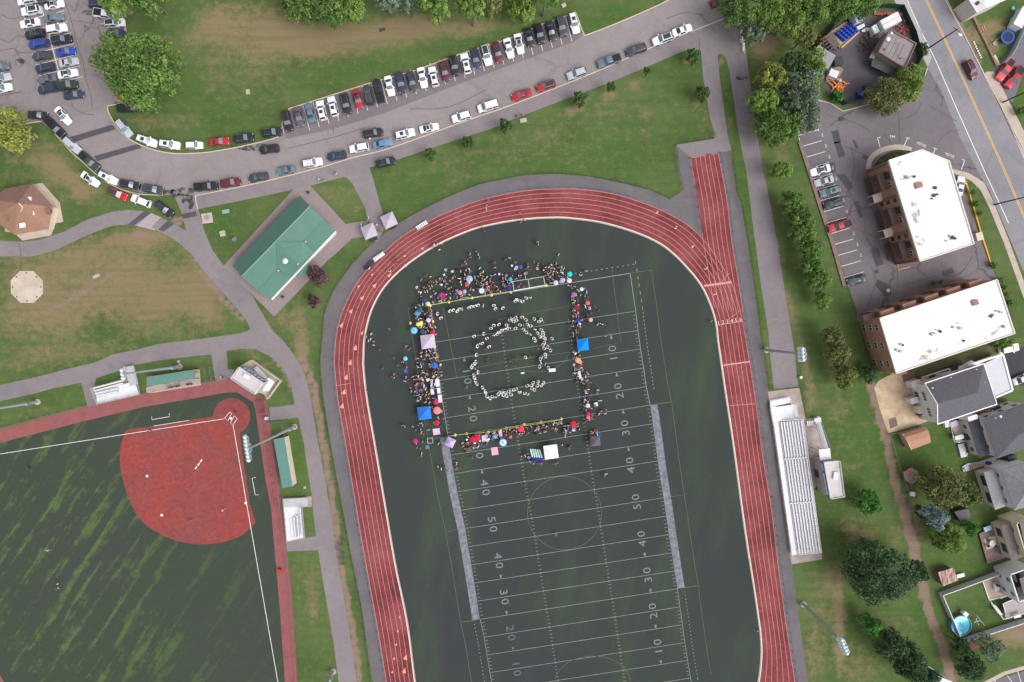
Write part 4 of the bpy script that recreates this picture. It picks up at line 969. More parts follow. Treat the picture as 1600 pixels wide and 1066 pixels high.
def tree(px,py,rpx,h,kind,label,cat='tree',group=None,seed=0,sx=1.0,ang=0.0,nleaf=None,name=None,flat=None,sparse=0):
    """px, py: middle of the crown as seen; h: height of the tree top"""
    rm=rpx/6.44*(H-h*.7)/H
    big=0 if rpx<14 else (1 if rpx<30 else (2 if rpx<45 else 3))
    key=(kind,seed,big,sparse)
    if key not in _CR:
        nl,nc,lf=[(900,16,.12),(2600,40,.060),(5200,70,.042),(11000,120,.030)][big]
        if sparse:nl=int(nl*.45)
        _CR[key]=crown_mesh(kind,seed*17+big,nleaf or nl,clumps=nc,leaf=lf)
    me,cl_=_CR[key]
    ch=min(h*.62,rm*1.25) # crown height above its base plane
    zc=h-ch*0.85
    p=P(px,py,zc+ch*.35)
    t=empty(name or {'purple':'plum_tree','spruce':'blue_spruce'}.get(kind,'broadleaf_tree'),(p.x,p.y,0),0,label,cat,group)
    c=bpy.data.objects.new('crown',me);COL.objects.link(c);c.parent=t;c.location=(0,0,zc)
    c.scale=(rm*sx,rm/math.sqrt(sx),ch*1.45);c.rotation_euler=(0,0,R(ang))
    tr=max(.08,rm*.055)
    mb=MB();base=Vector((p.x,p.y,0))
    rnd=random.Random(int(px*7+py))
    mb.tube(base,base+Vector((0,0,zc*.55)),tr*1.25,tr*.95,8)
    mb.tube(base+Vector((0,0,zc*.5)),base+Vector((rnd.uniform(-.1,.1)*rm,rnd.uniform(-.1,.1)*rm,zc+ch*.45)),tr*.95,tr*.3,7)
    mb.build('trunk',BARK,t)
    for i in range(5 if rpx<30 else 8):
        a=i*2.4+rnd.uniform(-.4,.4);q0=base+Vector((0,0,zc*rnd.uniform(.45,.8)))
        q1=base+Vector((math.cos(a)*rm*.45,math.sin(a)*rm*.45,zc+ch*.1));q2=base+Vector((math.cos(a)*rm*.8,math.sin(a)*rm*.8,zc+ch*.28))
        lm=MB();lm.tube(q0,q1,tr*.5,tr*.3,6);lm.tube(q1,q2,tr*.3,tr*.1,5);lm.build('limb',BARK,t)
    return t
G_TOP='trees along the top edge'
tree(206,106,68,15,'maple','big green maple overhanging the upper left lot',seed=1)
tree(9,204,38,13,'yellow','yellow leaved tree at the left edge above the gazebo building',seed=2)
tree(175,2,26,11,'lime','yellowish tree at the top edge over the parked white pickup',seed=1,group=G_TOP)
tree(228,-8,30,12,'maple','tree at the top edge with a leaning bare limb beside it',seed=3,group=G_TOP)
for i,(x,y,r,k,lb) in enumerate([(470,2,40,'maple','leftmost tree of the top clump'),(510,-4,38,'maple','second tree of the top clump with a dense crown'),(546,4,30,'lime','third tree of the top clump, crown hanging lowest'),(600,-6,28,'grey','pale thin tree in the middle of the top clump'),
        (634,-8,24,'grey','greyish tree left of the bright green pair at the top'),(678,2,28,'lime','bright green tree above the brown ground at the top'),(735,8,26,'lime','round tree above the middle of the angled bays'),(765,-4,26,'olive','olive tree next to the road bays at the top edge'),(815,2,34,'lime','tree over the lawn end just above the black sedans'),(852,-12,26,'maple','rightmost tree of the top clump')]):
    tree(x,y,r,11+(i*7%4),k,lb,group=G_TOP,seed=i%3)
G_NE='trees around the service yard'
for i,(x,y,r,h,k,lb) in enumerate([(1160,14,34,12,'maple','tree hanging over the road junction at the top'),(1200,8,34,13,'lime','bright green tree right of the road junction'),(1236,28,32,12,'lime','light tree in the middle of the northern grove'),(1270,6,36,13,'maple','tree at the top edge left of the yard'),(1312,-8,36,13,'maple','tree at the top edge right above the yard fence'),
        (1178,48,20,9,'grey','thin grey green tree beside the jersey barriers'),(1258,58,20,9,'olive','olive bush tree left of the blue barrels'),(1350,-6,30,10,'maple','tree at the top edge behind the box truck'),(1207,117,27,11,'yellow','yellow green tree at the bend of the outer path'),(1192,158,28,11,'lime','two toned tree leaning over the outer path'),(1210,192,34,11,'maple','broad tree at the foot of the path side grove'),
        (1252,146,42,13,'grey','grey green willow like tree left of the yard'),(1260,182,32,11,'grey','sagging grey green tree above the first bays'),(1240,190,24,10,'maple','small green tree between the grey trees and the path'),(1270,104,30,12,'lime','bright tree in front of the grey shed'),(1240,96,22,11,'dark','dark tree behind the bright one by the shed')]):
    tree(x,y,r,h,k,lb,group=G_NE,seed=i%3)
tree(1386,145,33,8,'olive','left half of the olive tree pair below the service building',seed=1,group='olive tree pair by the yard');tree(1422,130,31,8,'lime','right tree of the pair below the service building',seed=2,group='olive tree pair by the yard')
G_SM='small trees along the sidewalk'
for i,(x,y,r,lb) in enumerate([(672,240,11,'leftmost small tree on the sidewalk edge'),(731.5,221,12,'second small tree on the sidewalk edge from the left'),(791,195,12.5,'third small tree on the sidewalk edge'),(906,153,13,'small tree on the sidewalk edge below the silver SUV'),(955.5,134,9,'thin small tree below the slate pickup'),(1012,110,7,'tiny sapling below the charcoal SUV'),(1083,86,13,'small greyish tree at the corner of the forking path'),(1099,145,14,'small tree at the edge of the left path fork')]):
    tree(x,y,r,5.0,'young',lb,group=G_SM,seed=i%3,cat='small tree',name='young_tree')
G_R='trees between the outer path and the lot wall'
for i,(x,y,r,k,lb) in enumerate([(1221,266,20,'lime','lone lime green tree beside the wall, topmost in the path row'),(1240,316,23,'maple','first crown of the merged row below the lone lime tree'),(1252,340,24,'maple','second crown of the merged row by the lot wall'),(1254,366,24,'maple','third crown of the merged row by the lot wall'),(1269,388,22,'maple','fourth crown of the merged row by the lot wall'),(1268,414,22,'maple','fifth crown of the merged row by the lot wall'),(1279,438,23,'maple','sixth crown of the merged row by the lot wall'),(1287,468,17,'lime','last tree of the row, beside the wall corner'),
        (1302,524,19,'olive','topmost of the autumn tinted trees left of the lower brick wall'),(1309,553,23,'olive','middle autumn tinted tree left of the lower brick wall'),(1322,585,24,'olive','lowest autumn tinted tree near the sand lot')]):
    tree(x,y,r,7.5 if r>18 else 6,k,lb,group=G_R,seed=i%3)
tree(1360,584,16,4,'dark','dark shrub tree at the lower corner of the brick building',seed=1)
tree(1358,784,24,7,'fresh','round fresh green tree alone right of the stand',seed=2)
tree(1376,900,58,14,'dark','largest dark green tree south of the stand',seed=1,sx=1.12,ang=-25);tree(1434,892,20,10,'dark','dark side tree at the dirt trail next to the largest one',seed=2)
tree(1364,977,20,7,'fresh','small green tree below the largest dark tree',seed=1)
tree(1392,1012,28,9,'dark','dark tree at the bottom right of the lamp pole',seed=0);tree(1424,1040,34,10,'dark','dark needle like tree by the white fence corner at the bottom',seed=2);tree(1452,1058,22,8,'dark','dark tree overlapping the fence at the bottom edge',seed=1)
tree(1476,758,40,10,'olive','brown green tree in the garden behind the third house',seed=1);tree(1512,770,24,8,'olive','twiggy olive tree touching the third house',seed=2)
tree(1466,808,22,9,'spruce','blue grey spruce between two garden trees',seed=1,cat='spruce');tree(1486,844,32,8,'lime','yellow green garden tree below the blue spruce',seed=0);tree(1520,826,14,5,'fresh','small green shrub tree beside the dark shed',seed=1)
tree(1444,800,12,5,'dark','dark shrub left of the blue spruce',seed=2)
tree(1550,1012,26,7,'grey','pale olive tree over the bare soil at the lower right',seed=1,sparse=1);tree(1504,1010,16,6,'dark','shrub tree under the white fence corner',seed=2);tree(1518,1046,26,7,'dark','shrubby tree above the striped lot at the bottom right',seed=0)
tree(1444,900,10,4,'dark','shrub between the dirt trail and the rusty shed',seed=1,cat='shrub',name='shrub')
tree(496,430,20,6,'purple','dark purple plum tree beside the green roofed building',seed=1,cat='plum tree',sparse=1);tree(491,470,13,5,'purple','smaller sparse plum tree on the lawn',seed=2,cat='plum tree',sparse=1)
tree(1444,72,8,3,'young','roadside bush at the foot of the leaning street pole',seed=1,cat='bush',name='bush');tree(1445,82,7,2.5,'olive','reddish roadside bush below the pole bush',seed=2,cat='bush',name='bush')
tree(1311,150,11,3,'fresh','green bush inside the yard fence next to the orange heap',seed=2,cat='bush',name='bush')
tree(1572,536,12,3,'lime','light green hedge bush between the white roof and the white SUV',seed=2,cat='bush',name='bush',sx=1.6,ang=15)
tree(1597,173,8,2.5,'lime','round shrub in a dark mulch ring on the right lawn',seed=1,cat='bush',name='bush')
G_H='low shrubs in the foundation beds'
k=0
for (x,y,r,lb) in [(1372,262,5,'left end shrub of the curved bed'),(1380,254,6,'second shrub of the curved bed'),(1390,248,6,'third shrub of the curved bed'),(1400,244,6,'fourth shrub of the curved bed'),(1412,240,5,'right end shrub of the curved bed'),
                      (1521,300,5,'top shrub of the strip right of the upper roof'),(1526,318,6,'second shrub of the strip right of the upper roof'),(1532,333,5,'third shrub of the strip right of the upper roof'),(1552,414,6,'shrub at the lower end of the yellow kerb'),(1564,438,6,'top hedge ball right of the lower white roof'),(1569,449,6,'second hedge ball right of the lower white roof'),(1573,461,6,'third hedge ball right of the lower white roof'),(1578,473,6,'lowest hedge ball right of the lower white roof'),
                      (1462,442,5,'shrub at the upper wall of the lower brick building'),(1470,440,4,'small shrub beside it at the upper brick wall')]:
    k+=1;tree(x,y,r,1.8,'fresh' if k%2 else 'lime',lb+(' of the apartment block' if k<6 else ''),group=G_H,seed=k%3,cat='shrub',name='shrub')
# ---------------------------------------------------------------- building helpers
WHITE=mat('white_metal',(212,212,217),.5,noise=.04,scale=1.0)
WHITE2=mat('aluminium_deck',(184,182,187),.45,noise=.06,scale=.8,metal=.15)
ROOFW=mat('white_roof_membrane',(246,246,248),.6,rgb2=(236,234,236),scale=.25,detail=8,ramp=(.45,.8))
BRICK=mat('brown_brick',(150,112,98),.9,rgb2=(172,132,112),scale=1.6,detail=8)
BRICKD=mat('brick_trim',(126,92,82),.9,noise=.12,scale=1.5)
DARKM=mat('dark_metal',(58,58,62),.5)
GREYM=mat('grey_metal',(150,156,162),.45,metal=.3)
WINP=mat('window_pane',(60,64,72),.15,spec=.6)
WINF=mat('window_frame',(206,204,200),.6)
SIDING=mat('white_siding',(212,212,217),.7,noise=.04,scale=.6)
SHING=mat('charcoal_shingles',(92,90,98),.9,noise=.12,scale=2.2)
SHING2=mat('grey_shingles',(128,126,132),.9,noise=.12,scale=1.5)
SHING3=mat('brown_grey_shingles',(116,106,106),.9,noise=.14,scale=1.5)
TEAL=mat('teal_metal_roof',(88,126,114),.5,noise=.05,scale=.6,spec=.3)
CREAM=mat('cream_wall',(206,194,174),.8,noise=.06)
WOOD=mat('wood_board',(170,132,108),.85,noise=.12,scale=2)
GUT=mat('gutter_white',(236,236,240),.5)
def roofpoly(parent,name,pts,m,th=.12,label=None):
    """a roof plane: pts are (px, py, z) as seen; given a little thickness"""
    q=[P(a,b,z) for a,b,z in pts]
    n=Vector((0,0,0))
    for i in range(len(q)):n+=(q[i]-q[0]).cross(q[(i+1)%len(q)]-q[0])
    if n.z<0:q.reverse();n=-n
    k=len(q);lo=[v-Vector((0,0,th)) for v in q]
    mb=MB();mb.mesh(q+lo,[list(range(k)),list(reversed(range(k,2*k)))]+[[i,k+i,k+(i+1)%k,(i+1)%k] for i in range(k)])
    return mb.build(name,m,parent,label=label)
def walls(parent,pts,z0,z1,m,name='wall'):
    """each side of the footprint a wall of its own; pts world xy"""
    n=len(pts);a=sum(pts[i][0]*pts[(i+1)%n][1]-pts[(i+1)%n][0]*pts[i][1] for i in range(n))
    if a<0:pts=list(reversed(pts))
    out=[]
    for i in range(n):
        p,q=Vector(pts[i][:2]).to_3d(),Vector(pts[(i+1)%n][:2]).to_3d()
        d=(q-p);L_=d.length;d.normalize();inn=Vector((-d.y,d.x,0))*.25
        mb=MB();mb.prism([p,q,q+inn-d*.0,p+inn],z0,z1)
        out.append((mb.build(name,m,parent),p,q,d,-inn.normalized()))
    return out
def window(parent,p,d,nrm,s,z,w_=1.1,h=1.3,fm=WINF):
    c=p+d*s
    rz=math.atan2(d.y,d.x)
    mb=MB();o=c+nrm*.03;mb.box((o.x,o.y,z),(w_,.09,h),rz)
    f=mb.build('window',fm,parent)
    mb=MB();o=c+nrm*.075
    for sx in (-.25,.25):
        oo=o+d*(sx*w_);mb.box((oo.x,oo.y,z),(w_*.42,.04,h*.86),rz)
    mb.build('pane',WINP,f)
    return f
def flat_roof(parent,px,z,m,par=.35,pm=None):
    q=PP(px,z);mb=MB();mb.prism(q,z-.3,z);mb.build('roof',m,parent)
    n=len(q);c=sum(q,Vector((0,0,0)))/n
    mb=MB()
    for i in range(n):
        a=q[i].copy();b=q[(i+1)%n].copy();mb.bar((a.x,a.y,z+par/2-.02),(b.x,b.y,z+par/2-.02),.22,par)
    mb.build('parapet',pm or m,parent)
    return q
def vent(parent,px,py,z,r=.25,h=.6,m=None):
    c=P(px,py,z);mb=MB();mb.lathe((c.x,c.y,z),[(r*.6,0),(r*.6,h*.7),(r,h*.7),(r*.7,h)],8)
    return mb.build('roof_vent',m or GREYM,parent)
# ---------------------------------------------------------------- apartment blocks
def balcony(parent,p,d,nrm,s,z,w_=4.4,dp=1.5):
    c=p+d*s+nrm*(dp/2);rz=math.atan2(d.y,d.x)
    mb=MB();mb.box((c.x,c.y,z),(w_,dp,.16),rz);b=mb.build('balcony',mat('balcony_slab',(112,88,84),.8,noise=.1),parent)
    mb=MB();a0=p+d*(s-w_/2)+nrm*.05;a1=a0+nrm*(dp-.1);b1=p+d*(s+w_/2)+nrm*(dp-.05);b0=p+d*(s+w_/2)+nrm*.05
    for u,v in ((a0,a1),(a1,b1),(b1,b0)):
        mb.bar((u.x,u.y,z+1.05),(v.x,v.y,z+1.05),.07);n_=max(2,int((v-u).length/.28))
        for i in range(n_+1):
            t=u.lerp(v,i/n_);mb.bar((t.x,t.y,z+.08),(t.x,t.y,z+1.05),.035)
    mb.build('railing',DARKM,b)
    return b
ZA=9.5
A=empty('apartment_building',P(1450,330,0),0,'upper brick apartment block with a cut corner and white roof','building')
rA=[(1388,251),(1440,234.5),(1482.5,252.5),(1486,266),(1521,381),(1437,408.5)]
qa=flat_roof(A,rA,ZA,ROOFW,pm=mat('roof_edge_metal',(214,206,202),.5))
wa=walls(A,qa,0,ZA-.3,BRICK)
for (o,p,q,d,nrm) in wa:
    L_=(q-p).length
    if L_>22 and nrm.x<-.5: # long west front
        W_=(o,p,q,d,nrm)
        # p is the north end here when walking counter-clockwise
        for s in (.17,.52,.86):
            for z in (.5,3.3,6.3):balcony(A,p,d,nrm,L_*s,z,3.9,1.6)
            for z in (1.6,4.6,7.4):
                window(A,p,d,nrm,L_*s-1.0,z,1.6,1.9,DARKM);window(A,p,d,nrm,L_*s+1.2,z,1.3,1.3)
        for s in (.34,.70):
            for z in (1.9,4.6,7.4):window(A,p,d,nrm,L_*s+.9,z,.9,1.2,DARKM)
            c=p+d*(L_*s-.9)+nrm*1.0;mb=MB();rz=math.atan2(d.y,d.x);mb.box((c.x,c.y,2.7),(2.0,2.0,.25),rz);cn=mb.build('entrance_canopy',mat('cream_trim',(226,214,196),.6),A)
            c2=p+d*(L_*s-.9)+nrm*.12;mb=MB();mb.box((c2.x,c2.y,1.2),(1.1,.16,2.2),rz);mb.build('door',DARKM,A)
            for e in (-.9,.9):
                c3=p+d*(L_*s-.9+e)+nrm*1.9;MB().bar((c3.x,c3.y,0),(c3.x,c3.y,2.6),.14).build('canopy_post',mat('cream_trim',(226,214,196)),A)
        for s in (.02,.17,.34,.52,.70,.86,.985):
            c=p+d*(L_*s)+nrm*.12;mb=MB();mb.box((c.x,c.y,ZA/2-.5),(.5,.24,ZA-1),math.atan2(d.y,d.x));mb.build('pilaster',BRICKD,A)
    else:
        for z in (1.6,4.6,7.4):
            for i in range(int(L_/4)):window(A,p,d,nrm,(i+.5)*L_/max(1,int(L_/4)),z)
MB().box((P(1434,290,ZA).x,P(1434,290,ZA).y,ZA+.3),(1.5,1.3,.6),R(17)).build('roof_hatch',mat('hatch_brown',(150,110,104),.7),A)
for x,y,r in [(1416,277,.4),(1418,278.5,.3),(1427.5,276.5,.35),(1460,294,.45),(1458,306,.45),(1463,304.5,.3),(1455,311,.25),(1483,369,.3),(1487,371,.45),(1491,373,.35),(1478,377,.2)]:vent(A,x,y,ZA,r,.55,random.choice([GREYM,DARKM]))
MB().box((P(1528,370,.7).x,P(1528,370,.7).y,.7),(1.6,1.9,1.4),R(15)).build('utility_box',CREAM,label='cream utility box at the yellow kerb right of the upper block',cat='utility box')
def puddle(px,py,rx,ry,ang,z,c=(206,196,190)):
    m=MATS.get('roof_stain')
    if m is None:
        m=bpy.data.materials.new('roof_stain');m.use_nodes=True;n=m.node_tree;b=n.nodes['Principled BSDF'];b.inputs['Base Color'].default_value=C3(176,160,152,.74)
        tc=N(n,'ShaderNodeTexCoord');nz=N(n,'ShaderNodeTexNoise',Scale=.9,Detail=6.0);n.links.new(tc.outputs['Object'],nz.inputs[0]);mr=N(n,'ShaderNodeMapRange');mr.inputs['From Min'].default_value=.42;mr.inputs['From Max'].default_value=.66;mr.inputs['To Max'].default_value=.7
        n.links.new(nz.outputs[0],mr.inputs[0]);n.links.new(mr.outputs[0],b.inputs['Alpha']);MATS['roof_stain']=m
    c=P(px,py,z+.01);mb=MB();a=R(ang);mb.poly([(c.x+math.cos(t)*rx/6.44*math.cos(a)-math.sin(t)*ry/6.44*math.sin(a),c.y+math.cos(t)*rx/6.44*math.sin(a)+math.sin(t)*ry/6.44*math.cos(a),z+.012) for t in [i*math.pi/10 for i in range(20)]])
    return mb,m
for (x,y,rx,ry,a) in [(1408,257,7,5,20),(1414,277,9,5,0),(1430,330,7,18,10),(1436,376,9,7,-30),(1483,375,9,3,10)]:
    mb,m=puddle(x,y,rx,ry,a,ZA);mb.build('roof_stain',m,A)
ZB=9.5
B=empty('apartment_building',P(1470,520,0),0,'lower brick apartment block with a long rectangular white roof','building')
rB=[(1374,497.5),(1557,437),(1584.5,521),(1400,583.6)]
qb=flat_roof(B,rB,ZB,ROOFW,pm=mat('roof_edge_metal',(214,206,202)))
for (o,p,q,d,nrm) in walls(B,qb,0,ZB-.3,BRICK):
    L_=(q-p).length;rz=math.atan2(d.y,d.x)
    n_=int(L_/4.2)
    for z in (1.6,4.6,7.4):
        for i in range(n_):
            if L_>20 and nrm.y>0 and i%2:continue
            window(B,p,d,nrm,(i+.5)*L_/n_,z,1.3 if nrm.x>-.5 else 1.5,1.1)
    if L_>20 and nrm.y>0:
        for s in (.14,.33,.52,.71,.90): # projecting bays and balconies of the north front
            c=p+d*(L_*s)+nrm*.6;mb=MB();mb.box((c.x,c.y,4.2),(3.2,1.2,8.4),rz);mb.build('bay',BRICK,B)
            for z in (3.3,6.3):balcony(B,p,d,nrm,L_*s+3.2,z,2.9,1.3)
MB().box((P(1522,473,ZB).x,P(1522,473,ZB).y,ZB+.3),(1.3,1.2,.6),R(17)).build('roof_hatch',mat('hatch_brown',(150,110,104)),B)
for x,y,r in [(1400,547,.4),(1406,549,.4),(1406,538,.3),(1409,539,.35),(1455,522.5,.45),(1459,521,.3),(1468,518,.4),(1461,515,.2),(1488,511.5,.35),(1498,513,.4),(1501,513,.3),(1495,505,.2),(1547,494.5,.4),(1551,492,.3),(1561,487.5,.35),(1564,488.5,.3),(1554,486,.2),(1568,511,.4),(1505,532.5,.3)]:vent(B,x,y,ZB,r,.55,random.choice([GREYM,DARKM]))
def membrane(parent,q,z,n_):
    for i in range(1,n_):
        a=q[0].lerp(q[1],i/n_);b=q[3].lerp(q[2],i/n_);MB().bar((a.x,a.y,z+.012),(b.x,b.y,z+.012),.09,.02).build('membrane_seam',mat('seam_grey',(214,212,214),.6),parent)
membrane(B,qb,ZB,9);membrane(A,[P(1388,251,ZA),P(1484,258,ZA),P(1521,381,ZA),P(1437,408.5,ZA)],ZA,5)
for (x,y,rx,ry,a) in [(1450,556,18,7,40),(1508,534,12,3,20),(1563,513,10,4,25),(1545,525,14,3,30)]:
    mb,m=puddle(x,y,rx,ry,a,ZB);mb.build('roof_stain',m,B)
# retaining wall and yellow kerb
def low_wall(px,w_,h,m,name,label,cat):
    mb=MB();ribbon(mb,PP(px),w_,0,h);return mb.build(name,m,label=label,cat=cat,origin=P(*px[0]))
low_wall([(1249,222),(1262,262),(1280,320),(1300,380),(1319,447)],.9,.35,mat('wall_brown',(130,108,104),.9,noise=.1),'retaining_wall','long low brown wall between the trees and the parking bays','wall')
low_wall([(1507,281),(1520,323),(1533,368)],.3,.3,mat('yellow_kerb',(214,160,66),.7,noise=.08),'yellow_kerb','long yellow kerb right of the upper white roof','kerb')
low_wall([(1535,374),(1542,395),(1548,415)],.3,.3,mat('yellow_kerb',(214,160,66)),'yellow_kerb','short yellow kerb below the cream utility box','kerb')
low_wall([(1402,413),(1403,422),(1421,417)],.2,.2,mat('yellow_kerb',(214,160,66)),'yellow_kerb','bent yellow kerb at the lower left corner of the upper block','kerb')
sheet('planting_bed',[(1366,266),(1372,256),(1384,247),(1400,242),(1420,240),(1424,236),(1405,234),(1390,237),(1375,246),(1364,262)],z3,mat('mulch',(70,72,54),.95,noise=.2,scale=2))
mb=MB();ribbon(mb,PP(smoothline([(1357,265),(1359,252),(1366,242),(1380,234),(1398,230),(1412,231),(1424,235)],4)),1.2,z3);mb.build('sidewalk',CONC,kind='structure')
sheet('grass_strip',[(1508,272),(1530,284),(1560,350),(1594,450),(1640,580),(1600,520),(1586,516),(1572,470),(1560,440),(1550,412),(1536,370),(1520,318)],z3-.004,GRASS)
# ---------------------------------------------------------------- teal roofed building
T=empty('pavilion_building',P(445,385,0),0,'long building with a teal green metal roof and small cupola beside the plaza','building')
e0,e1,er=3.4,4.0,6.2
NW,SW,NE,SE=(468,306),(363.6,415),(525,362),(425,468)
RN,RS_=(484,322.5),(378,432)
SN,SS=(505.5,342),(402,453.5)
foot=[P(469,310,3.2),P(367,416,3.2),P(424,462,3.2),P(521,363,3.2)]
walls(T,foot,0,3.3,CREAM)
roofpoly(T,'roof',[NW+(e0,),RN+(er,),RS_+(er,),SW+(e0,)],TEAL)
roofpoly(T,'roof',[RN+(er,),SN+(4.9,),SS+(4.9,),RS_+(er,)],TEAL)
roofpoly(T,'roof',[SN+(4.6,),NE+(3.7,),SE+(3.7,),SS+(4.6,)],TEAL)
roofpoly(T,'gable_roof',[(431.6,377.7,er+.12),(473,377.7,5.1),(492,393,4.4),(467,415,5.9)],TEAL,.08)
roofpoly(T,'gable_roof',[(431.6,377.7,er+.12),(467,415,5.9),(450,434,4.4),(432,417,5.1)],TEAL,.08)
roofpoly(T,'porch_roof',[(479,409,3.3),(485,416,2.9),(480,433,2.8),(460,430,3.3)],TEAL)
mb=MB() # standing seams, too thin to pick apart
def seams(a0,a1,b0,b1,n,za,zb,zc,zd):
    for i in range(n+1):
        t=i/n;p=P(lerp(a0[0],a1[0],t),lerp(a0[1],a1[1],t),lerp(za,zb,t));q=P(lerp(b0[0],b1[0],t),lerp(b0[1],b1[1],t),lerp(zc,zd,t))
        mb.bar(p+Vector((0,0,.03)),q+Vector((0,0,.03)),.06,.08)
seams(NW,SW,RN,RS_,44,e0,e0,er,er);seams(RN,RS_,SN,SS,44,er,er,4.9,4.9);seams(SN,SS,NE,SE,44,4.6,4.6,3.7,3.7)
mb.build('roof_seams',mat('teal_seam',(64,98,90),.5),T,kind='stuff')
MB().bar(P(*RN,er+.08),P(*RS_,er+.08),.3,.12).build('ridge_cap',mat('teal_ridge',(116,150,138),.5),T)
mb=MB();mb.bar(P(*NE,3.6),P(*SE,3.6),.35,.3);mb.build('fascia',GUT,T)
c=P(446.5,408,5.2);mb=MB();mb.lathe((c.x,c.y,5.0),[(.55,0),(.55,.7),(.75,.75),(.1,1.3)],8);mb.build('cupola',WHITE,T)
for x,y,z in ((420,382.5,4.6),(478,378,5),(435.5,423,5),(466,413,5.9)):vent(T,x,y,z,.18,.4,WHITE)
for (x,y) in ((461,434),(481,433)):MB().bar(P(x,y,0),P(x,y,2.8),.15).build('porch_post',WHITE,T)
for x,y,lb in ((442,464,'dark hydrant like post on the apron south of the teal building'),(482,301,'dark post at the northern corner of the building apron')):
    c=P(x,y);mb=MB();mb.lathe((c.x,c.y,0),[(.35,0),(.35,.1),(.2,.15),(.2,.8),(.3,.85),(.15,1.0)],8);mb.build('bollard',DARKM,label=lb,cat='bollard')
# ---------------------------------------------------------------- shingled gazebo building
G=empty('shingled_pavilion',P(35,325,0),0,'many sided building with a brown shingled roof at the left edge','building')
gm1=mat('brown_shingles',(146,112,92),.9,noise=.12,scale=2.4);gm2=mat('brown_shingles_dark',(128,98,88),.9,noise=.14,scale=2.4)
ap=(28,318,6.4);ez=3.3
oct_=[(7,295),(49.5,287),(83,323),(79,338),(75,358),(22.5,367),(-16,340),(-14,312)]
cg=[P(a+(28-a)*.08,b+(322-b)*.08,3.0) for a,b in oct_]
walls(G,cg,0,3.1,CREAM)
for i in range(len(oct_)):
    a=oct_[i];b=oct_[(i+1)%len(oct_)]
    roofpoly(G,'roof',[a+(ez,),b+(ez,),ap],gm2 if i in (0,1,7) else gm1,.15)  # darker shingle tone on the northern planes
for x,y in ((46.5,312.5),(51,333),(37,352.5)):
    c=P(x,y,4.4);MB().box((c.x,c.y,4.75),(1.3,1.1,.35),R(10)).build('skylight',mat('skylight_plastic',(232,230,236),.3),G)
for x,y in ((10,319),(14,339),(77,330)):
    c=P(x,y,4.3);MB().box((c.x,c.y,4.5),(1.1,1.3,.5),R(30)).build('roof_vent',gm2,G)
mb=MB();mb.bar(P(29,317,6.5),P(35.5,324,6.0),.18,.12);mb.bar(P(35.5,324,6.0),P(32,333,5.3),.18,.12);mb.bar(P(32,333,5.3),P(24,334,5.2),.18,.12);mb.build('ridge_trim',CREAM,G)
# ---------------------------------------------------------------- small things on the lawns
def box_thing(name,px,py,size,ang,z,m,label,cat):
    c=P(px,py,size[2]);mb=MB();mb.box((c.x,c.y,z+size[2]/2),size,R(ang));
    if size[2]>.3:mb.box((c.x,c.y,z+size[2]+.03),(size[0]+.1,size[1]+.1,.06),R(ang))
    return mb.build(name,m,label=label,cat=cat)
box_thing('utility_pad',323.5,341,(2.6,2.4,.15),8,0,CONC,'square concrete pad with a manhole on the lawn left of the teal building','concrete pad')
c=P(323.5,340,.2);mb=MB();mb.lathe((c.x,c.y,.15),[(.7,0),(.7,.08),(.5,.12)],14);mb.build('manhole_cover',GREYM,label='round grey cover lying on the square pad',cat='manhole cover')
box_thing('steel_cover',352.5,330.5,(1.7,.9,.2),8,0,mat('cover_blue',(140,158,164),.5),'bluish rectangular cover on the lawn by the junction','steel cover')
box_thing('steel_cover',347.5,365,(1.3,1.3,.2),15,0,CONC,'small pale square cover between the pad and the teal building','steel cover')
box_thing('stone_block',366,374,(1.0,.8,.7),25,0,mat('stone_grey',(120,116,122),.8,noise=.2),'small grey stone beside the long teal roof','stone')
box_thing('concrete_cover',150,431.5,(1.6,.7,.3),25,0,CONC,'small pale concrete block in the west meadow','concrete block')
box_thing('concrete_cover',387,143.5,(.9,1.1,.2),5,0,CONC,'small square cover alone on the northern lawn','cover')
box_thing('drain_grate',597,46.5,(1.5,.8,.06),15,0,mat('drain_dark',(72,62,60),.8),'dark drain grate in the brown grass at the top','drain grate')
box_thing('drain_grate',1008.5,223.5,(1.0,.9,.08),-50,0,mat('drain_rust',(96,76,70),.8),'rusty drain grate in the lawn near the path corner','drain grate')
box_thing('concrete_cover',818,188,(1.6,.9,.2),12,0,CONC,'pale rectangular cover beside the sidewalk','cover')
box_thing('concrete_cover',881,8,(1.0,.9,.3),30,0,CONC,'small pale cover at the top lawn beside the trees','cover')
box_thing('steel_cover',1310,762+12,(.6,.6,.3),0,0,CONC,'tiny pale box on the lawn right of the stand','box')
box_thing('storage_box',1426,772,(1.0,.9,.7),-5,0,WHITE,'white box on the grass left of the brown green tree','box')
box_thing('marker_post',1252,590,(.5,.5,.9),0,0,WHITE,'small white box at the end of the outer path','box')
for (x,y,lb) in ((278.5,565,'pale light pole footing beyond the dugout'),(462,667.5,'pale peg beside the lamp pole footing'),(476,762,'pale small block on the grass by the lower dugout')):
    box_thing('concrete_peg',x,y,(.5,.5,.3),0,0,CONC,lb,'footing')
for i,(x,y) in enumerate([(1159,57),(1161.5,71)]):
    c=P(x,y,.4);mb=MB();mb.prism([(c.x+a*.3,c.y+b*1.5-a*.4) for a,b in ((-1,-1),(1,-1),(1,1),(-1,1))],0,.35);mb.prism([(c.x+a*.14,c.y+b*1.5-a*.2) for a,b in ((-1,-1),(1,-1),(1,1),(-1,1))],.35,.85)
    mb.build('jersey_barrier',mat('barrier_white',(228,224,214),.7),label=['upper white barrier block beside the outer path','lower white barrier block beside the outer path'][i],cat='barrier',group='white barrier blocks')
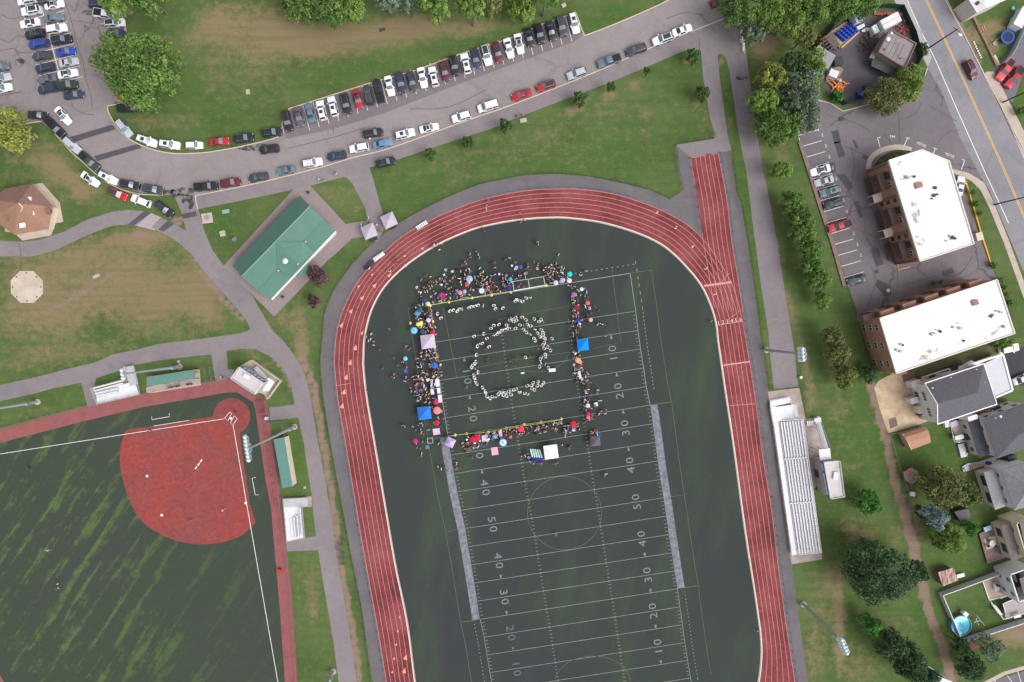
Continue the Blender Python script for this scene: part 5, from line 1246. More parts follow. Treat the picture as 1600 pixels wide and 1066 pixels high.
# leaning metal frames beside the long path
for i,(x,y,a) in enumerate([(531,850,70),(534,872,95)]):
    t=empty('folded_barrier',P(x,y),R(a),['upper folded metal barrier frame on the grass strip','lower folded metal barrier frame on the grass strip'][i],'metal frame','metal frames on the strip')
    for k,(dx,l) in enumerate([(0,3.4),(.35,3.0),(.7,2.2)]):
        o=MB().bar((-l/2,dx-.3,.25+.15*k),(l/2,dx-.45,.25+.15*k),.09).data('rail',[mat('frame_dark',(76,86,100),.5)]);inst('rail',o,t)
    for dx in (-1.4,0,1.3):inst('cross_bar',MB().bar((dx,-.9,.1),(dx+.2,.8,.6),.08).data('cross_bar',[DARKM]),t)
# ---------------------------------------------------------------- fences
def fence(px,h,label,step=3.0,mesh=True,pm=DARKM,cat='fence',name='chain_link_fence',pr=.05,rails=(1.0,),wires=.45):
    pts=PP(px);t=empty(name,pts[0],0,label,cat)
    post=MB().tube((0,0,0),(0,0,h+.05),pr,n=6).data('post',[pm])
    rl=MB();wr=MB()
    off=0.0
    for a,b in zip(pts[:-1],pts[1:]):
        L_=(b-a).length;s=off
        while s<L_:
            q=a.lerp(b,s/L_);o=bpy.data.objects.new('post',post);COL.objects.link(o);o.parent=t;o.location=q-Vector(t.location);s+=step
        off=s-L_
        for f in rails:rl.bar((a.x,a.y,h*f),(b.x,b.y,h*f),.05,.05)
        if mesh:
            n_=int(L_/wires);d=(b-a).normalized()*.018
            for i in range(n_):
                q=a.lerp(b,(i+.5)/n_);wr.poly([(q.x-d.x,q.y-d.y,.02),(q.x+d.x,q.y+d.y,.02),(q.x+d.x,q.y+d.y,h),(q.x-d.x,q.y-d.y,h)])
            for f in (.2,.5,.8):wr.poly([(a.x,a.y,h*f-.015),(b.x,b.y,h*f-.015),(b.x,b.y,h*f+.015),(a.x,a.y,h*f+.015)])
    rl.build('top_rail',pm,t)
    if mesh:wr.build('wire_mesh',pm,t,kind='stuff')
    return t
FENC=mat('fence_black',(44,46,48),.6)
FENG=mat('fence_grey',(120,122,126),.5)
fence(smoothline([(581,1075),(565,948),(550,873),(536,798),(517,695),(505,620),(500.5,565),(504,532),(507,491),(522,453),(550,413),(575,386)],2),1.3,'black chain link fence on the outer side of the track path, left half',pm=FENC)
fence(smoothline([(618,352),(650,333),(700,308),(750,288),(800,278),(825,273.5),(875,272),(925,277),(975,287),(1017,298),(1047,312)],2)+[(1066,298),(1060,266),(1055,226),(1116,217),(1116,207)],1.3,'black chain link fence around the top of the track path to the chute',pm=FENC)
fence([(1143,236),(1150,300),(1157,316),(1170,391),(1182,478),(1189,532),(1200,608),(1249,605),(1257,652),(1281,648)],1.3,'black chain link fence along the green strip right of the track',pm=FENC)
fence([tuple(p) for p in lane(1.03)][2:62:2],1.1,'low fence hugging the outer lane on the left straight',pm=FENC,step=2.4,mesh=False)
fence([tuple(p) for p in lane(1.03)][70:92:2],1.1,'low fence hugging the outer lane over the top bend',pm=FENC,step=2.4,mesh=False)
fence([(1123,239),(1128,266),(1137.5,316),(1144,378),(1153,428),(1162,491),(1168,532),(1184,632),(1193,705),(1208,798),(1217,873),(1232,985),(1244,1066),(1250,1110)],1.1,'low fence hugging the outer lane of the right straight',pm=FENC,step=2.4,mesh=False)
fence([(1078,247),(1081,268),(1089,316),(1095,366)],1.1,'low fence on the left side of the sprint chute',pm=FENC,step=2.4,mesh=False)
fence([(0,670),(70,651),(140,633.5),(220,615),(300,601),(362,591)],1.5,'grey fence above the red warning track',pm=FENG)
fence([(416,622),(425,682),(435,744),(441,798),(447,848),(456,923),(465.5,1064),(470,1120)],1.5,'grey fence right of the red warning track',pm=FENG)
fence([(1268,84),(1260,96)],1.5,'short fence stub left of the grey shed',pm=FENC)
# red batting screens lying along the warning track
fence([(412,640),(417,682),(426,744),(432,790)],1.4,'inner dark rail fence of the lower dugout',pm=mat('maroon_rail',(110,60,66),.6),step=2.0,mesh=False)
c=P(411,637);mb=MB()
t=empty('batting_screen',P(409,634),R(8),'maroon framed screen by the corner of the red warning track','screen')
for k in range(5):inst('bar',MB().bar((-1.1+k*.55,-1.6,.5),(-1.1+k*.55,1.6,.5),.07).data('bar',[mat('maroon_rail',(110,60,66))]),t)
for y in (-1.6,1.6):inst('frame',MB().bar((-1.2,y,.5),(1.2,y,.5),.09).data('frame',[mat('maroon_dark',(80,44,52))]),t)
# ---------------------------------------------------------------- flood light poles
def flood_pole(bx,by,h,label,rows,turn=0.0,base_r=.38):
    b=P(bx,by);t=empty('floodlight_pole',b,0,label,'light pole','floodlight poles')
    MB().tube(b,b+Vector((0,0,h)),base_r,base_r*.42,12).build('pole',mat('galvanised_pole',(160,170,178),.5,metal=.2),t)
    MB().lathe(tuple(b),[(.75,0),(.75,.25),(.5,.3)],14).build('footing',CONC2,t)
    d=Vector((math.cos(turn),math.sin(turn),0));e=Vector((-d.y,d.x,0))
    MB().box((b.x+.3,b.y-.2,3.6),(.5,.5,1.6),.3).build('control_box',GREYM,t)
    top=b+Vector((0,0,h))
    for k,n_ in enumerate(rows):
        z=h-.2-k*.7
        w_=(n_-1)*.78
        arm=MB().bar(top-d*w_/2+Vector((0,0,z-h))+e*.0,top+d*w_/2+Vector((0,0,z-h)),.12).build('crossarm',GREYM,t)
        for i in range(n_):
            c=top-d*w_/2+d*(i*.78)+e*(.5+.35*k)+Vector((0,0,z-h-.1))
            mb=MB();mb.lathe(tuple(c),[(.47,-.4),(.45,-.1),(.2,.28)],10);mb.bar(c+Vector((0,0,0)),c-e*(.5+.35*k),.07)
            mb.build('floodlight',mat('lamp_housing',(206,214,222),.35,metal=.1),t)
    return t
flood_pole(460,667,29,'tall floodlight pole behind the lower dugout with the largest lamp bank',[7,7,3],R(98))
flood_pole(1197,547,22.5,'floodlight pole leaning over the outer path right of the track',[4,4],R(95))
flood_pole(1255,944,22,'floodlight pole on the lawn at the lower right',[5,5],R(112))
flood_pole(281,573,24,'floodlight pole above the teal dugout roof',[3,2],R(98))
flood_pole(59,628,24,'floodlight pole near the left picture edge',[4,4],R(100))
flood_pole(521,1049,24,'floodlight pole at the bottom edge left of the track',[4,4],R(60))
# street poles
def street_pole(bx,by,h,label,arm=None,m=None):
    b=P(bx,by);t=empty('utility_pole',b,0,label,'utility pole','poles along the street')
    MB().tube(b,b+Vector((0,0,h)),.19,.12,8).build('pole',m or mat('dark_wood_pole',(72,62,56),.9),t)
    if arm:
        a=R(arm);q=b+Vector((math.cos(a)*1.6,math.sin(a)*1.6,h-1.6));MB().bar(b+Vector((0,0,h-2.2)),q,.08).build('lamp_arm',GREYM,t)
        MB().box(tuple(q+Vector((.1,0,-.05))),(.9,.4,.22),a).build('street_lamp',mat('lamp_white',(214,226,232),.3),t)
    MB().bar(b+Vector((-.8,.5,h-.5)),b+Vector((.8,-.5,h-.5)),.1).build('crossarm',mat('dark_wood_pole',(72,62,56)),t)
    return t
street_pole(1450,76,11,'utility pole with a street lamp at the roadside bushes',-25);street_pole(1553,320,11,'utility pole at the sidewalk right of the upper block',20);street_pole(1567,160,9.5,'utility pole beside the red pickups')
# ---------------------------------------------------------------- grandstand right of the track
S=empty('grandstand',P(1242,760),0,'long white metal grandstand with eight bench rows right of the track','grandstand')
sheet('stand_slab',[(1200,612),(1249,606),(1259,656),(1280,650),(1290,690),(1296,720),(1290,752),(1271,764),(1285,874),(1237,882),(1225,800),(1204,650)],z3+.01,CONC2)
def deck(parent,name,px,z,m,th=.12):
    q=PP(px,z);mb=MB();mb.prism(q,z-th,z,bottom=True);return mb.build(name,m,parent)
deck(S,'walkway',[(1203,633),(1206,646),(1210,668),(1238,868),(1247,866),(1219,660),(1231,656),(1236,655),(1241,632),(1214,636)],1.1,WHITE)
deck(S,'ramp',[(1203,627),(1234,621),(1235,630),(1204,636)],.8,WHITE)
deck(S,'ramp',[(1209,636),(1243,632),(1246,652),(1236,653),(1233,641),(1208,644)],1.0,WHITE2)
A0,A1,B0,B1=(1218,659),(1254,656),(1247,866),(1283,863)
for r in range(8):
    t=(r+.25)/8;z=1.25+r*.27
    for seg in range(3): # planks meet at the aisles
        s0,s1=(0,.285,.62)[seg]+.004,(.285,.62,1.0)[seg]-.004
        def pt(t_,s_,zz):
            a=(lerp(A0[0],A1[0],t_),lerp(A0[1],A1[1],t_));b=(lerp(B0[0],B1[0],t_),lerp(B0[1],B1[1],t_))
            return P(lerp(a[0],b[0],s_),lerp(a[1],b[1],s_),zz)
        MB().bar(pt(t+.035,s0,z+.25),pt(t+.035,s1,z+.25),.30,.05).build('bench_seat',WHITE,S)
        MB().bar(pt(t-.03,s0,z),pt(t-.03,s1,z),.36,.05).build('foot_board',mat('foot_board_grey',(176,174,180),.5),S)
        if seg:MB().bar(pt(t-.04,s0-.006,z+.3),pt(t+.06,s0-.006,z+.3),.35,.04).build('aisle_step',WHITE,S)
mb=MB()
for s in np.linspace(0,1,18):
    a=(lerp(A0[0],B0[0],s),lerp(A0[1],B0[1],s));b=(lerp(A1[0],B1[0],s),lerp(A1[1],B1[1],s))
    p0=P(*a,1.15);p1=P(*b,3.1);mb.bar(p0,p1,.1);mb.bar(P(*b,3.1),Vector((p1.x,p1.y,0)),.1);mb.bar(p0,Vector((p0.x,p0.y,0)),.1)
mb.build('understructure',GREYM,S)
for nm,ln,z in (('front_railing',[(1204,640),(1210,668),(1238,869)],2.1),('back_railing',[(1255,655),(1284,864)],4.3),('side_railing',[(1219,658),(1255,655)],3.9),('side_railing',[(1248,867),(1284,864)],3.9),('ramp_railing',[(1203,626),(1235,620),(1237,632),(1245,633),(1247,654)],1.9)):
    mb=MB();q=PP(ln,z)
    for a,b in zip(q[:-1],q[1:]):
        mb.bar(a,b,.07);mb.bar(a-Vector((0,0,.5)),b-Vector((0,0,.5)),.04);n_=max(1,int((b-a).length/2))
        for i in range(n_+1):c=a.lerp(b,i/n_);mb.bar(c,c-Vector((0,0,1)),.06)
    mb.build(nm,WHITE,S)
# ---------------------------------------------------------------- press boxes
BAN=mat('blue_banner',(44,104,150),.6);PBR=mat('press_roof',(194,187,188),.7,noise=.05,scale=.4);TAUPE=mat('press_wall',(176,166,168),.8,noise=.04)
def press_box(roof,z,wall_inset,label,banner_edge,words,pz):
    q=[P(a,b,z) for a,b in roof];c=sum(q,Vector((0,0,0)))/4
    t=empty('press_box',(c.x,c.y,0),0,label,'press box')
    w4=[c+(v-c)*.97 for v in q]
    ws=walls(t,w4,pz,z-.1,TAUPE)
    MB().prism(q,z-.15,z).build('roof',PBR,t)
    mb=MB()
    for a,b in zip(q,q[1:]+q[:1]):
        for k in (.55,1.0):mb.bar(a+Vector((0,0,k)),b+Vector((0,0,k)),.06)
        n_=int((b-a).length/1.5)
        for i in range(n_):e=a.lerp(b,i/n_);mb.bar(e,e+Vector((0,0,1)),.06)
    mb.build('railing',WHITE,t)
    a,b=q[banner_edge[0]],q[banner_edge[1]];d=(b-a);L_=d.length;d.normalize();nrm=Vector((-d.y,d.x,0))
    if nrm.dot(a-c)<0:nrm=-nrm
    o=(a+b)/2+nrm*.08
    MB().box((o.x,o.y,z-.85),(L_*.98,.12,1.1),math.atan2(d.y,d.x)).build('banner',BAN,t)
    mb=MB();L_=L_*.86;o2=(a+b)/2+nrm*.16
    for i,wd in enumerate(words): # white letter blocks (not legible in the picture)
        for (u,v,w_,h_) in {'a':((-.2,0,.14,.6),(.2,0,.14,.6),(0,.22,.4,.13),(0,-.02,.4,.12)),'b':((0,0,.14,.62),(0,.26,.6,.13)),'c':((-.2,0,.14,.62),(.1,.25,.4,.12),(.1,-.25,.4,.12)),'d':((-.2,0,.14,.62),(.08,.24,.36,.12),(.08,0,.3,.12),(.22,.1,.12,.25)),' ':()}[wd]:
            s=(i+.5)/len(words)-.5;e=o2+d*(s*L_+u);mb.box((e.x,e.y,z-.85+v),(w_,.05,h_),math.atan2(d.y,d.x))
    mb.build('banner_lettering',mat('letter_white',(244,244,246),.5),t)
    return t,q,c
t,q,c=press_box([(1287,722),(1310,720),(1317,775),(1297,778.5)],6.6,0,'white roofed press box on stilts behind the grandstand',(3,0),'adacbabcad bcad'[:14],0.0)
MB().box((P(1305,743,6.6).x,P(1305,743,6.6).y,6.85),(1.1,1.7,.5),R(-8)).build('roof_unit',WHITE,t)
o=P(1278,740,2.6);MB().box((P(1290,740,1.4).x-2.3,P(1290,740,1.4).y,1.6),(.1,1.8,1.9),R(8)).build('window',WINP,t)
st=empty('steel_stairs',P(1285,690),0,'white steel staircase climbing to the press box','staircase')
sa,sb,sc_=P(1278,660,.9),P(1291,702,5.2),P(1262,662,.6)
for i in range(22):
    v=sa.lerp(sb,i/21);MB().box(tuple(v),(1.15,.26,.05),R(18)).build('stair_tread',WHITE,st)
for i in range(6):v=sc_.lerp(sa,i/6);MB().box(tuple(v),(.26,1.2,.05),R(8)).build('stair_tread',WHITE,st)
MB().box(tuple(P(1278,658,.95)),(1.6,1.5,.08),R(10)).build('landing',WHITE,st);MB().box(tuple(P(1289,710,5.3)),(2.6,2.6,.1),R(8)).build('landing',WHITE,st)
mb=MB()
for s_ in (-.65,.65):mb.bar(sa+Vector((s_,0,.95)),sb+Vector((s_,0,.95)),.07);mb.bar(sa+Vector((s_,0,.1)),sb+Vector((s_,0,.1)),.1)
mb.bar(P(1271,656,1.9),P(1281,655,1.9),.07);mb.bar(P(1281,655,1.9),P(1298,700,5.9),.06)
for (x,y) in ((1284,706),(1294,706)):mb.bar(P(x,y,5.2),Vector((P(x,y,5.2).x,P(x,y,5.2).y,0)),.12)
mb.build('handrail',GREYM,st)
sheet('press_pad',[(393,562),(438,595),(417.5,625),(413,617),(360,590),(375,572)],z3,mat('cream_concrete',(182,172,154),.9,noise=.08))
t,q,c=press_box([(375,573.5),(412,598),(400,616),(363,591.5)],5.6,0,'press box with a pale roof behind home plate of the red infield',(0,1),'acbdac',0.0)
MB().box((P(386,588,5.6).x,P(386,588,5.6).y,5.85),(1.4,1.0,.5),R(-30)).build('roof_unit',WHITE,t)
t=empty('access_ramp',P(410,590),0,'white metal ramp and landing wrapped round the home plate press box','ramp')
deck(t,'ramp',[(396,576),(402,572),(420,592),(414,598)],1.6,WHITE2);deck(t,'landing',[(408,601),(420,590),(429,597),(420,611),(411,612)],2.0,WHITE)
mb=MB()
for ln,z in (([(393,563),(438,595),(418,623)],1.2),):
    for a,b in zip(PP(ln,z),PP(ln,z)[1:]):mb.bar(a-Vector((0,0,.6)),b-Vector((0,0,.6)),.25,1.2)
mb.build('low_wall',mat('cream_concrete',(182,172,154)),t)
# ---------------------------------------------------------------- dugouts
def dugout(roof,front,label,z=3.0,posts=4):
    q=[P(a,b,z) for a,b in roof];c=sum(q,Vector((0,0,0)))/4
    t=empty('dugout',(c.x,c.y,0),0,label,'dugout','dugouts')
    roofpoly(t,'roof',[r+(z,) for r in roof],mat('teal_dugout_roof',(92,130,124),.5,noise=.05),.15)
    sheet('dugout_floor',front,z3+.005,mat('pinkish_slab',(178,160,150),.9,noise=.08))
    back=(q[0],q[1]);d=(back[1]-back[0]);L_=d.length;d.normalize()
    m=(back[0]+back[1])/2;MB().box((m.x,m.y,1.4),(L_*.98,.2,2.8),math.atan2(d.y,d.x)).build('back_wall',CREAM,t)
    for i in range(posts):
        p=q[3].lerp(q[2],(i+.1)/(posts-.8));MB().bar((p.x,p.y,0),(p.x,p.y,2.9),.12).build('post',DARKM,t)
    a=q[0].lerp(q[3],.35);b=q[1].lerp(q[2],.35);MB().bar((a.x,a.y,.45),(b.x,b.y,.45),.4,.08).build('bench',WOOD,t)
    return t
dugout([(228.5,590),(303,578.5),(304.5,592),(229.5,604)],[(228,606),(305,579),(312,578),(314,602),(240,614),(229,614)],'dugout with a teal roof above the red warning track')
dugout([(444,683),(457,760),(441,763),(427.5,687)],[(443,683),(449,683),(462,756),(456,760)],'dugout with a teal roof right of the red warning track')
fence([(312,577),(326,575),(328,598)],2.4,'tall wire cage panel beside the upper dugout',pm=FENG);fence([(333,573),(336,596)],2.2,'single wire panel right of the cage',pm=FENG)
fence([(422,660),(443,658),(449,682),(462,756),(459,760)],2.0,'wire panel behind the lower dugout',pm=FENG)
# ---------------------------------------------------------------- small bleachers at the softball field
def bleacher(label,decks,rows,rails,zt=.9):
    x,y=decks[0][0][0];t=empty('bleacher',P(x,y),0,label,'bleacher','softball bleachers')
    for i,(px,z) in enumerate(decks):deck(t,'platform' if i==0 else 'ramp',px,z,WHITE if i==0 else WHITE2)
    for (a,b,z) in rows:
        MB().bar(P(*a,z),P(*b,z),.3,.05).build('bench_seat',WHITE,t)
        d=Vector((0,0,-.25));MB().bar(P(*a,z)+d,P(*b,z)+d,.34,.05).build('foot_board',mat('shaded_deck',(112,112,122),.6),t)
    for ln,z in rails:
        mb=MB();q=PP(ln,z)
        for a,b in zip(q[:-1],q[1:]):
            mb.bar(a,b,.06);mb.bar(a-Vector((0,0,.5)),b-Vector((0,0,.5)),.04)
            for i in range(int((b-a).length/1.5)+1):c_=a.lerp(b,i/max(1,int((b-a).length/1.5)));mb.bar(c_,c_-Vector((0,0,1)),.05)
        mb.build('railing',GREYM,t)
    return t
bleacher('white bleacher left of the upper dugout',[([(151,631),(217,616),(210,596),(148,611),(151,622)],.9),([(193,574),(209,571.5),(216,600),(203,604)],.96)],
         [((145.5,607),(194,594.5),1.9),((147,611),(192,599),1.65),((148.5,615),(184,607),1.4),((150,619.5),(184,611.5),1.2),((151.5,623),(165,620),1.0)],
         [([(140,607),(150,632),(217,616),(209,571),(192,574)],1.9),([(140,607),(192,593),(196,577)],2.9)])
sheet('bleacher_slab',[(140,607),(192,592),(192,572),(209,570),(219,617),(150,633)],z3,CONC2)
bleacher('white bleacher below the lower dugout',[([(442,782),(448,846),(474,840),(470,792),(470,780)],.9),([(442,780),(480,777.5),(481,791),(443,793)],.96)],
         [((454,810),(457,843),1.1),((459,808),(462,842),1.4),((464,806),(467,841),1.65),((469,794),(473,839),1.95)],
         [([(480,778),(441,780),(447,847)],1.9),([(471,792),(475,840)],2.9)])
sheet('bleacher_slab',[(441,778),(487,776),(487,792),(473,793),(477,842),(447,848)],z3,CONC2)
box_thing('trash_bin',416,654,(.6,.6,.9),0,.05,WHITE,'white bin on the red track next to the batting screen','bin')
box_thing('trash_bin',436.5,892,(.6,.6,1.0),0,.05,mat('red_bin',(190,40,44),.5),'red bin with a white lid on the lower warning track','bin')
# ---------------------------------------------------------------- houses on the right
def house(name,foot,zt,label,wm=SIDING,z0=0):
    c=sum(PP(foot,zt),Vector((0,0,0)))/len(foot)
    t=empty(name,(c.x,c.y,0),0,label,'house');ws=walls(t,PP(foot,zt),z0,zt-.05,wm);return t,ws
def wins(t,ws,zs=(1.6,4.4),step=3.2,test=lambda n,L_:True,w_=1.0,h=1.3):
    for (o,p,q,d,nrm) in ws:
        L_=(q-p).length
        if not test(nrm,L_):continue
        n_=max(1,int(L_/step))
        for z in zs:
            for i in range(n_):window(t,p,d,nrm,(i+.5)*L_/n_,z,w_,h)
h1,ws=house('gable_house',[(1446,602),(1536,571),(1556,629),(1465,661)],6.4,'white house with a charcoal gable roof beside the sand lot')
for (o,p,q,d,nrm) in ws:
    L_=(q-p).length
    if nrm.x<-.7:
        for s in (.24,.32,.40,.66,.74,.82):window(h1,p,d,nrm,L_*s,4.6,.62,1.3)
        for s in (.3,.72):window(h1,p,d,nrm,L_*s,1.6,1.4,1.5)
        mb=MB();c0,c1=p,q;mb.mesh([p+Vector((0,0,6.3)),q+Vector((0,0,6.3)),(p+q)/2+Vector((0,0,8.7)),p+Vector((0,0,6.3))-nrm*.2,q+Vector((0,0,6.3))-nrm*.2,(p+q)/2+Vector((0,0,8.7))-nrm*.2],[[0,1,2],[5,4,3],[1,4,5,2],[0,2,5,3]]);mb.build('gable',SIDING,h1)
    else:
        for i in range(4):window(h1,p,d,nrm,L_*(i+.5)/4,4.6,1.0,1.2)
roofpoly(h1,'roof',[(1445,599,6.5),(1537,568.5,6.5),(1527.6,613.5,8.9),(1464.6,631.6,8.9)],SHING)
roofpoly(h1,'roof',[(1464.6,631.6,8.9),(1527.6,613.5,8.9),(1557.6,631.6,6.5),(1465,663,6.5)],SHING)
roofpoly(h1,'roof',[(1537,568.5,6.5),(1557.6,631.6,6.5),(1527.6,613.5,8.9)],SHING)
mb=MB()
for a,b in (((1445,599),(1537,568.5)),((1557.6,631.6),(1465,663))):mb.bar(P(*a,6.5),P(*b,6.5),.22,.16)
mb.bar(P(1445,599,6.5),P(1464.6,631.6,8.9),.16);mb.bar(P(1464.6,631.6,8.9),P(1465,663,6.5),.16);mb.bar(P(1537,568.5,6.5),P(1557.6,631.6,6.5),.18);mb.build('gutter',GUT,h1)
for x,y,r in ((1455.5,606,.2),(1484,590,.15),(1524,577,.15),(1522,602,.35),(1537,597.5,.15)):vent(h1,x,y,7.2,r,.5,WHITE)
an,aw=house('flat_roof_annex',[(1538,571),(1566,556),(1581,608),(1557,620)],3.4,'flat white roofed annex between the gable house and the driveway')
deck(an,'roof',[(1537,569),(1567,554),(1582,610.5),(1556,621)],3.6,mat('white_panel_roof',(190,190,198),.5,noise=.03));
mb=MB()
for a,b in (((1567,554),(1582,610)),((1582,610),(1556,621)),((1512,571),(1567,554))):mb.bar(P(*a,3.7),P(*b,3.7),.4,.3)
mb.build('parapet',GUT,an)
deck(an,'side_roof',[(1497,574),(1518,563),(1523,566),(1566,550),(1567,554),(1500,582)],3.0,SIDING)
# back stoop, wells and sheds at the gable house
for (x,y,sx_,sy_,h_,m,lb,ct,nm) in [(1432,600,2.2,1.6,2.6,SIDING,'small white back porch at the upper sand lot corner of the gable house','porch','back_porch'),(1429,626,1.7,1.3,2.4,SIDING,'small white bay at the middle of the gable house back wall','porch','back_porch'),(1440,640,1.6,1.8,2.2,CREAM,'cream bay at the lower back wall of the gable house','porch','back_porch')]:
    box_thing(nm,x,y,(sx_,sy_,h_),17,0,m,lb,ct)
for (x,y,s,lb) in [(1426,604,1.0,'upper dark water butt behind the gable house'),(1438,623,1.2,'middle dark water butt behind the gable house'),(1437.5,646,1.2,'lower dark water butt behind the gable house')]:
    c=P(x,y,1);MB().lathe((c.x,c.y,0),[(.5*s,0),(.55*s,.9),(.35*s,1.1)],10).build('water_butt',mat('dark_plastic',(44,50,54),.6),label=lb,cat='barrel')
pg=empty('side_pergola',P(1455,588),17 and 0,'white framed side porch above the gable house','porch')
mb=MB()
for a,b in (((1440,590),(1483,576)),((1446,596),(1486,583)),((1440,590),(1447,598)),((1483,576),(1487,584)),((1462,586),(1486,580))):mb.bar(P(*a,2.4),P(*b,2.4),.25)
mb.build('frame',WHITE,pg);deck(pg,'roof_panel',[(1451,588),(1484,577),(1486,582),(1454,594)],2.2,mat('dark_porch',(58,56,66),.7))
for x,y in ((1441,591),(1448,597),(1484,577)):MB().bar(P(x,y,0),P(x,y,2.4),.14).build('post',WHITE,pg)
box_thing('roof_panel_shed',1491.5,578,(2.0,1.4,2.4),17,0,mat('dark_porch',(58,56,66)),'small dark roofed lean to above the gable house','lean-to')
sheet('garden_path',[(1432,590),(1500,566),(1560,545),(1553,538),(1500,556),(1440,578)],z1,mat('brown_soil',(116,100,88),.95,rgb2=(84,92,64),scale=.5))
# brown gambrel shed
sh=empty('garden_shed',P(1431,686),0,'pinkish brown barn roofed garden shed on the lawn','shed')
PB=mat('pinkish_shingles',(176,134,112),.9,noise=.08,scale=2);PB2=mat('pinkish_wall',(188,148,128),.8,noise=.05)
f=PP([(1411,679),(1447,668),(1454,690),(1422,701)],2.1);walls(sh,f,0,2.1,PB2)
for a in ([(1410.5,678.5,2.1),(1446,666.5,2.1),(1450,672,2.9),(1414,684,2.9)],[(1414,684,2.9),(1450,672,2.9),(1453,681,3.2),(1419,692,3.2)],[(1419,692,3.2),(1453,681,3.2),(1454.5,691.5,2.1),(1424,703,2.1)]):roofpoly(sh,'roof',a,PB)
mb=MB();mb.bar(P(1410,678,2.2),P(1419,692,3.25),.14);mb.bar(P(1419,692,3.25),P(1424,703,2.2),.14);mb.build('roof_trim',CREAM,sh)
# second house
h2,ws=house('hip_house',[(1539,657),(1606,631),(1624,690),(1557,714)],6.4,'house with a large dark hip roof and cream walls at the right edge',mat('cream_siding',(204,196,192),.8,noise=.05));wins(h2,ws,test=lambda n,L_:n.x<-.5 or L_>6)
roofpoly(h2,'roof',[(1536,655,6.4),(1604,629,6.4),(1640,660,8.8),(1592,680,8.8)],SHING);roofpoly(h2,'roof',[(1536,655,6.4),(1592,680,8.8),(1557.5,717,6.4)],SHING);roofpoly(h2,'roof',[(1557.5,717,6.4),(1592,680,8.8),(1640,660,8.8),(1626,692,6.4)],SHING)
for x,y,r in ((1562,650.5,.35),(1554,653,.15),(1582,678,.25),(1594,680.5,.2)):vent(h2,x,y,7.8,r,.5,WHITE)
lw,lws=house('rear_extension',[(1514,660),(1532,653),(1549,706),(1531,713)],3.6,'one storey extension with a black roof joined to the hip roofed house',mat('cream_siding',(204,196,192)))
roofpoly(lw,'roof',[(1512.6,658.5,3.8),(1529,652.5,4.4),(1546,672,4.5),(1547.5,709,4.4),(1530,715.5,3.8)],mat('black_shingles',(74,74,82),.9,noise=.12,scale=2));wins(lw,lws,(1.6,),2.5,lambda n,L_:n.x<-.5)
# deck clutter behind the second house
dk=empty('garden_deck',P(1494,672),0,'pale wooden deck with steps behind the extension','deck');deck(dk,'floor',[(1485,662),(1500,656),(1513,690),(1497,692)],.5,mat('pale_deck',(188,178,164),.85,noise=.1));mb=MB()
for a,b in (((1485,662),(1491,690)),((1491,690),(1500,692))):mb.bar(P(*a,1.4),P(*b,1.4),.1)
mb.build('railing',WHITE,dk)
box_thing('air_conditioner',1480,663,(1.0,1.4,1.0),10,0,WHITE,'white air conditioning unit below the gable house corner','air conditioner');box_thing('grill_cabinet',1497,683,(2.0,.9,1.1),15,.5,WHITE,'white outdoor grill cabinet on the pale deck','grill');box_thing('black_grill',1508,683,(.9,1.3,1.2),15,.5,DARKM,'covered black grill on the pale deck','grill')
box_thing('pale_tarp',1489,662,(1.6,1.2,.7),25,.5,mat('lilac_tarp',(196,184,200),.8),'pale lilac tarp bundle at the deck corner','tarp');box_thing('planter',1504,704,(1.4,3.2,.5),15,0,WHITE2,'white long bench box at the wall below the deck','bench box')
box_thing('chimney_stack',1520,653,(2.2,1.0,5.2),17,0,WHITE,'white box bay between the gable house and the hip house','bay');c=P(1510,709,.5);MB().lathe((c.x,c.y,0),[(.3,0),(.3,.6),(.1,.8)],10).build('garden_tank',WHITE,label='round white tank at the corner of the black roofed extension',cat='tank')
gb=empty('wood_stairs',P(1530,640),0,'brown timber stairs squeezed between the two houses','stairs')
for i in range(7):v=P(1522+i*4.2,650-i*1.6,.6+i*.35);MB().box(tuple(v),(.5,1.2,.08),R(20)).build('stair_tread',mat('brown_boards',(132,104,88),.85),gb)
deck(gb,'landing',[(1551,638),(1562,633),(1567,641),(1556,647)],3.0,mat('dark_porch',(58,56,66)))
# third house
h3,ws=house('grey_hip_house',[(1566,735),(1606,723),(1622,785),(1585,796)],6.6,'house with grey hip roofs and a row of dark windows right of the garden trees');wins(h3,ws,test=lambda n,L_:n.x<-.5)
roofpoly(h3,'roof',[(1563.5,733.5,6.6),(1604,722,6.6),(1630,745,8.6),(1600,754,8.6)],SHING2);roofpoly(h3,'roof',[(1563.5,733.5,6.6),(1600,754,8.6),(1604,768,8.6),(1584.5,798,6.6)],SHING2);roofpoly(h3,'roof',[(1584.5,798,6.6),(1604,768,8.6),(1630,752,8.6),(1626,786,6.6)],SHING2)
l3,lws=house('sunroom',[(1539,740),(1556,735),(1573,788),(1556,794)],3.8,'sunroom with a pale grey hip roof and large windows facing the trees',mat('cream_siding',(204,196,192)));LG=mat('light_grey_roof',(158,154,160),.8,noise=.08,scale=1.2)
roofpoly(l3,'roof',[(1537,738.5,3.9),(1555,732.5,4.4),(1557,747,4.7)],LG);roofpoly(l3,'roof',[(1537,738.5,3.9),(1557,747,4.7),(1565,777,4.7),(1554.5,797,3.9)],LG);roofpoly(l3,'roof',[(1555,732.5,4.4),(1574.5,790,4.4),(1565,777,4.7),(1557,747,4.7)],LG);roofpoly(l3,'roof',[(1554.5,797,3.9),(1565,777,4.7),(1574.5,790,4.4)],LG)
for (o,p,q,d,nrm) in lws:
    if nrm.x<-.5:
        L_=(q-p).length
        for s in (.14,.24,.34,.64,.74,.84):window(l3,p,d,nrm,L_*s,2.4,.8,1.5,DARKM)
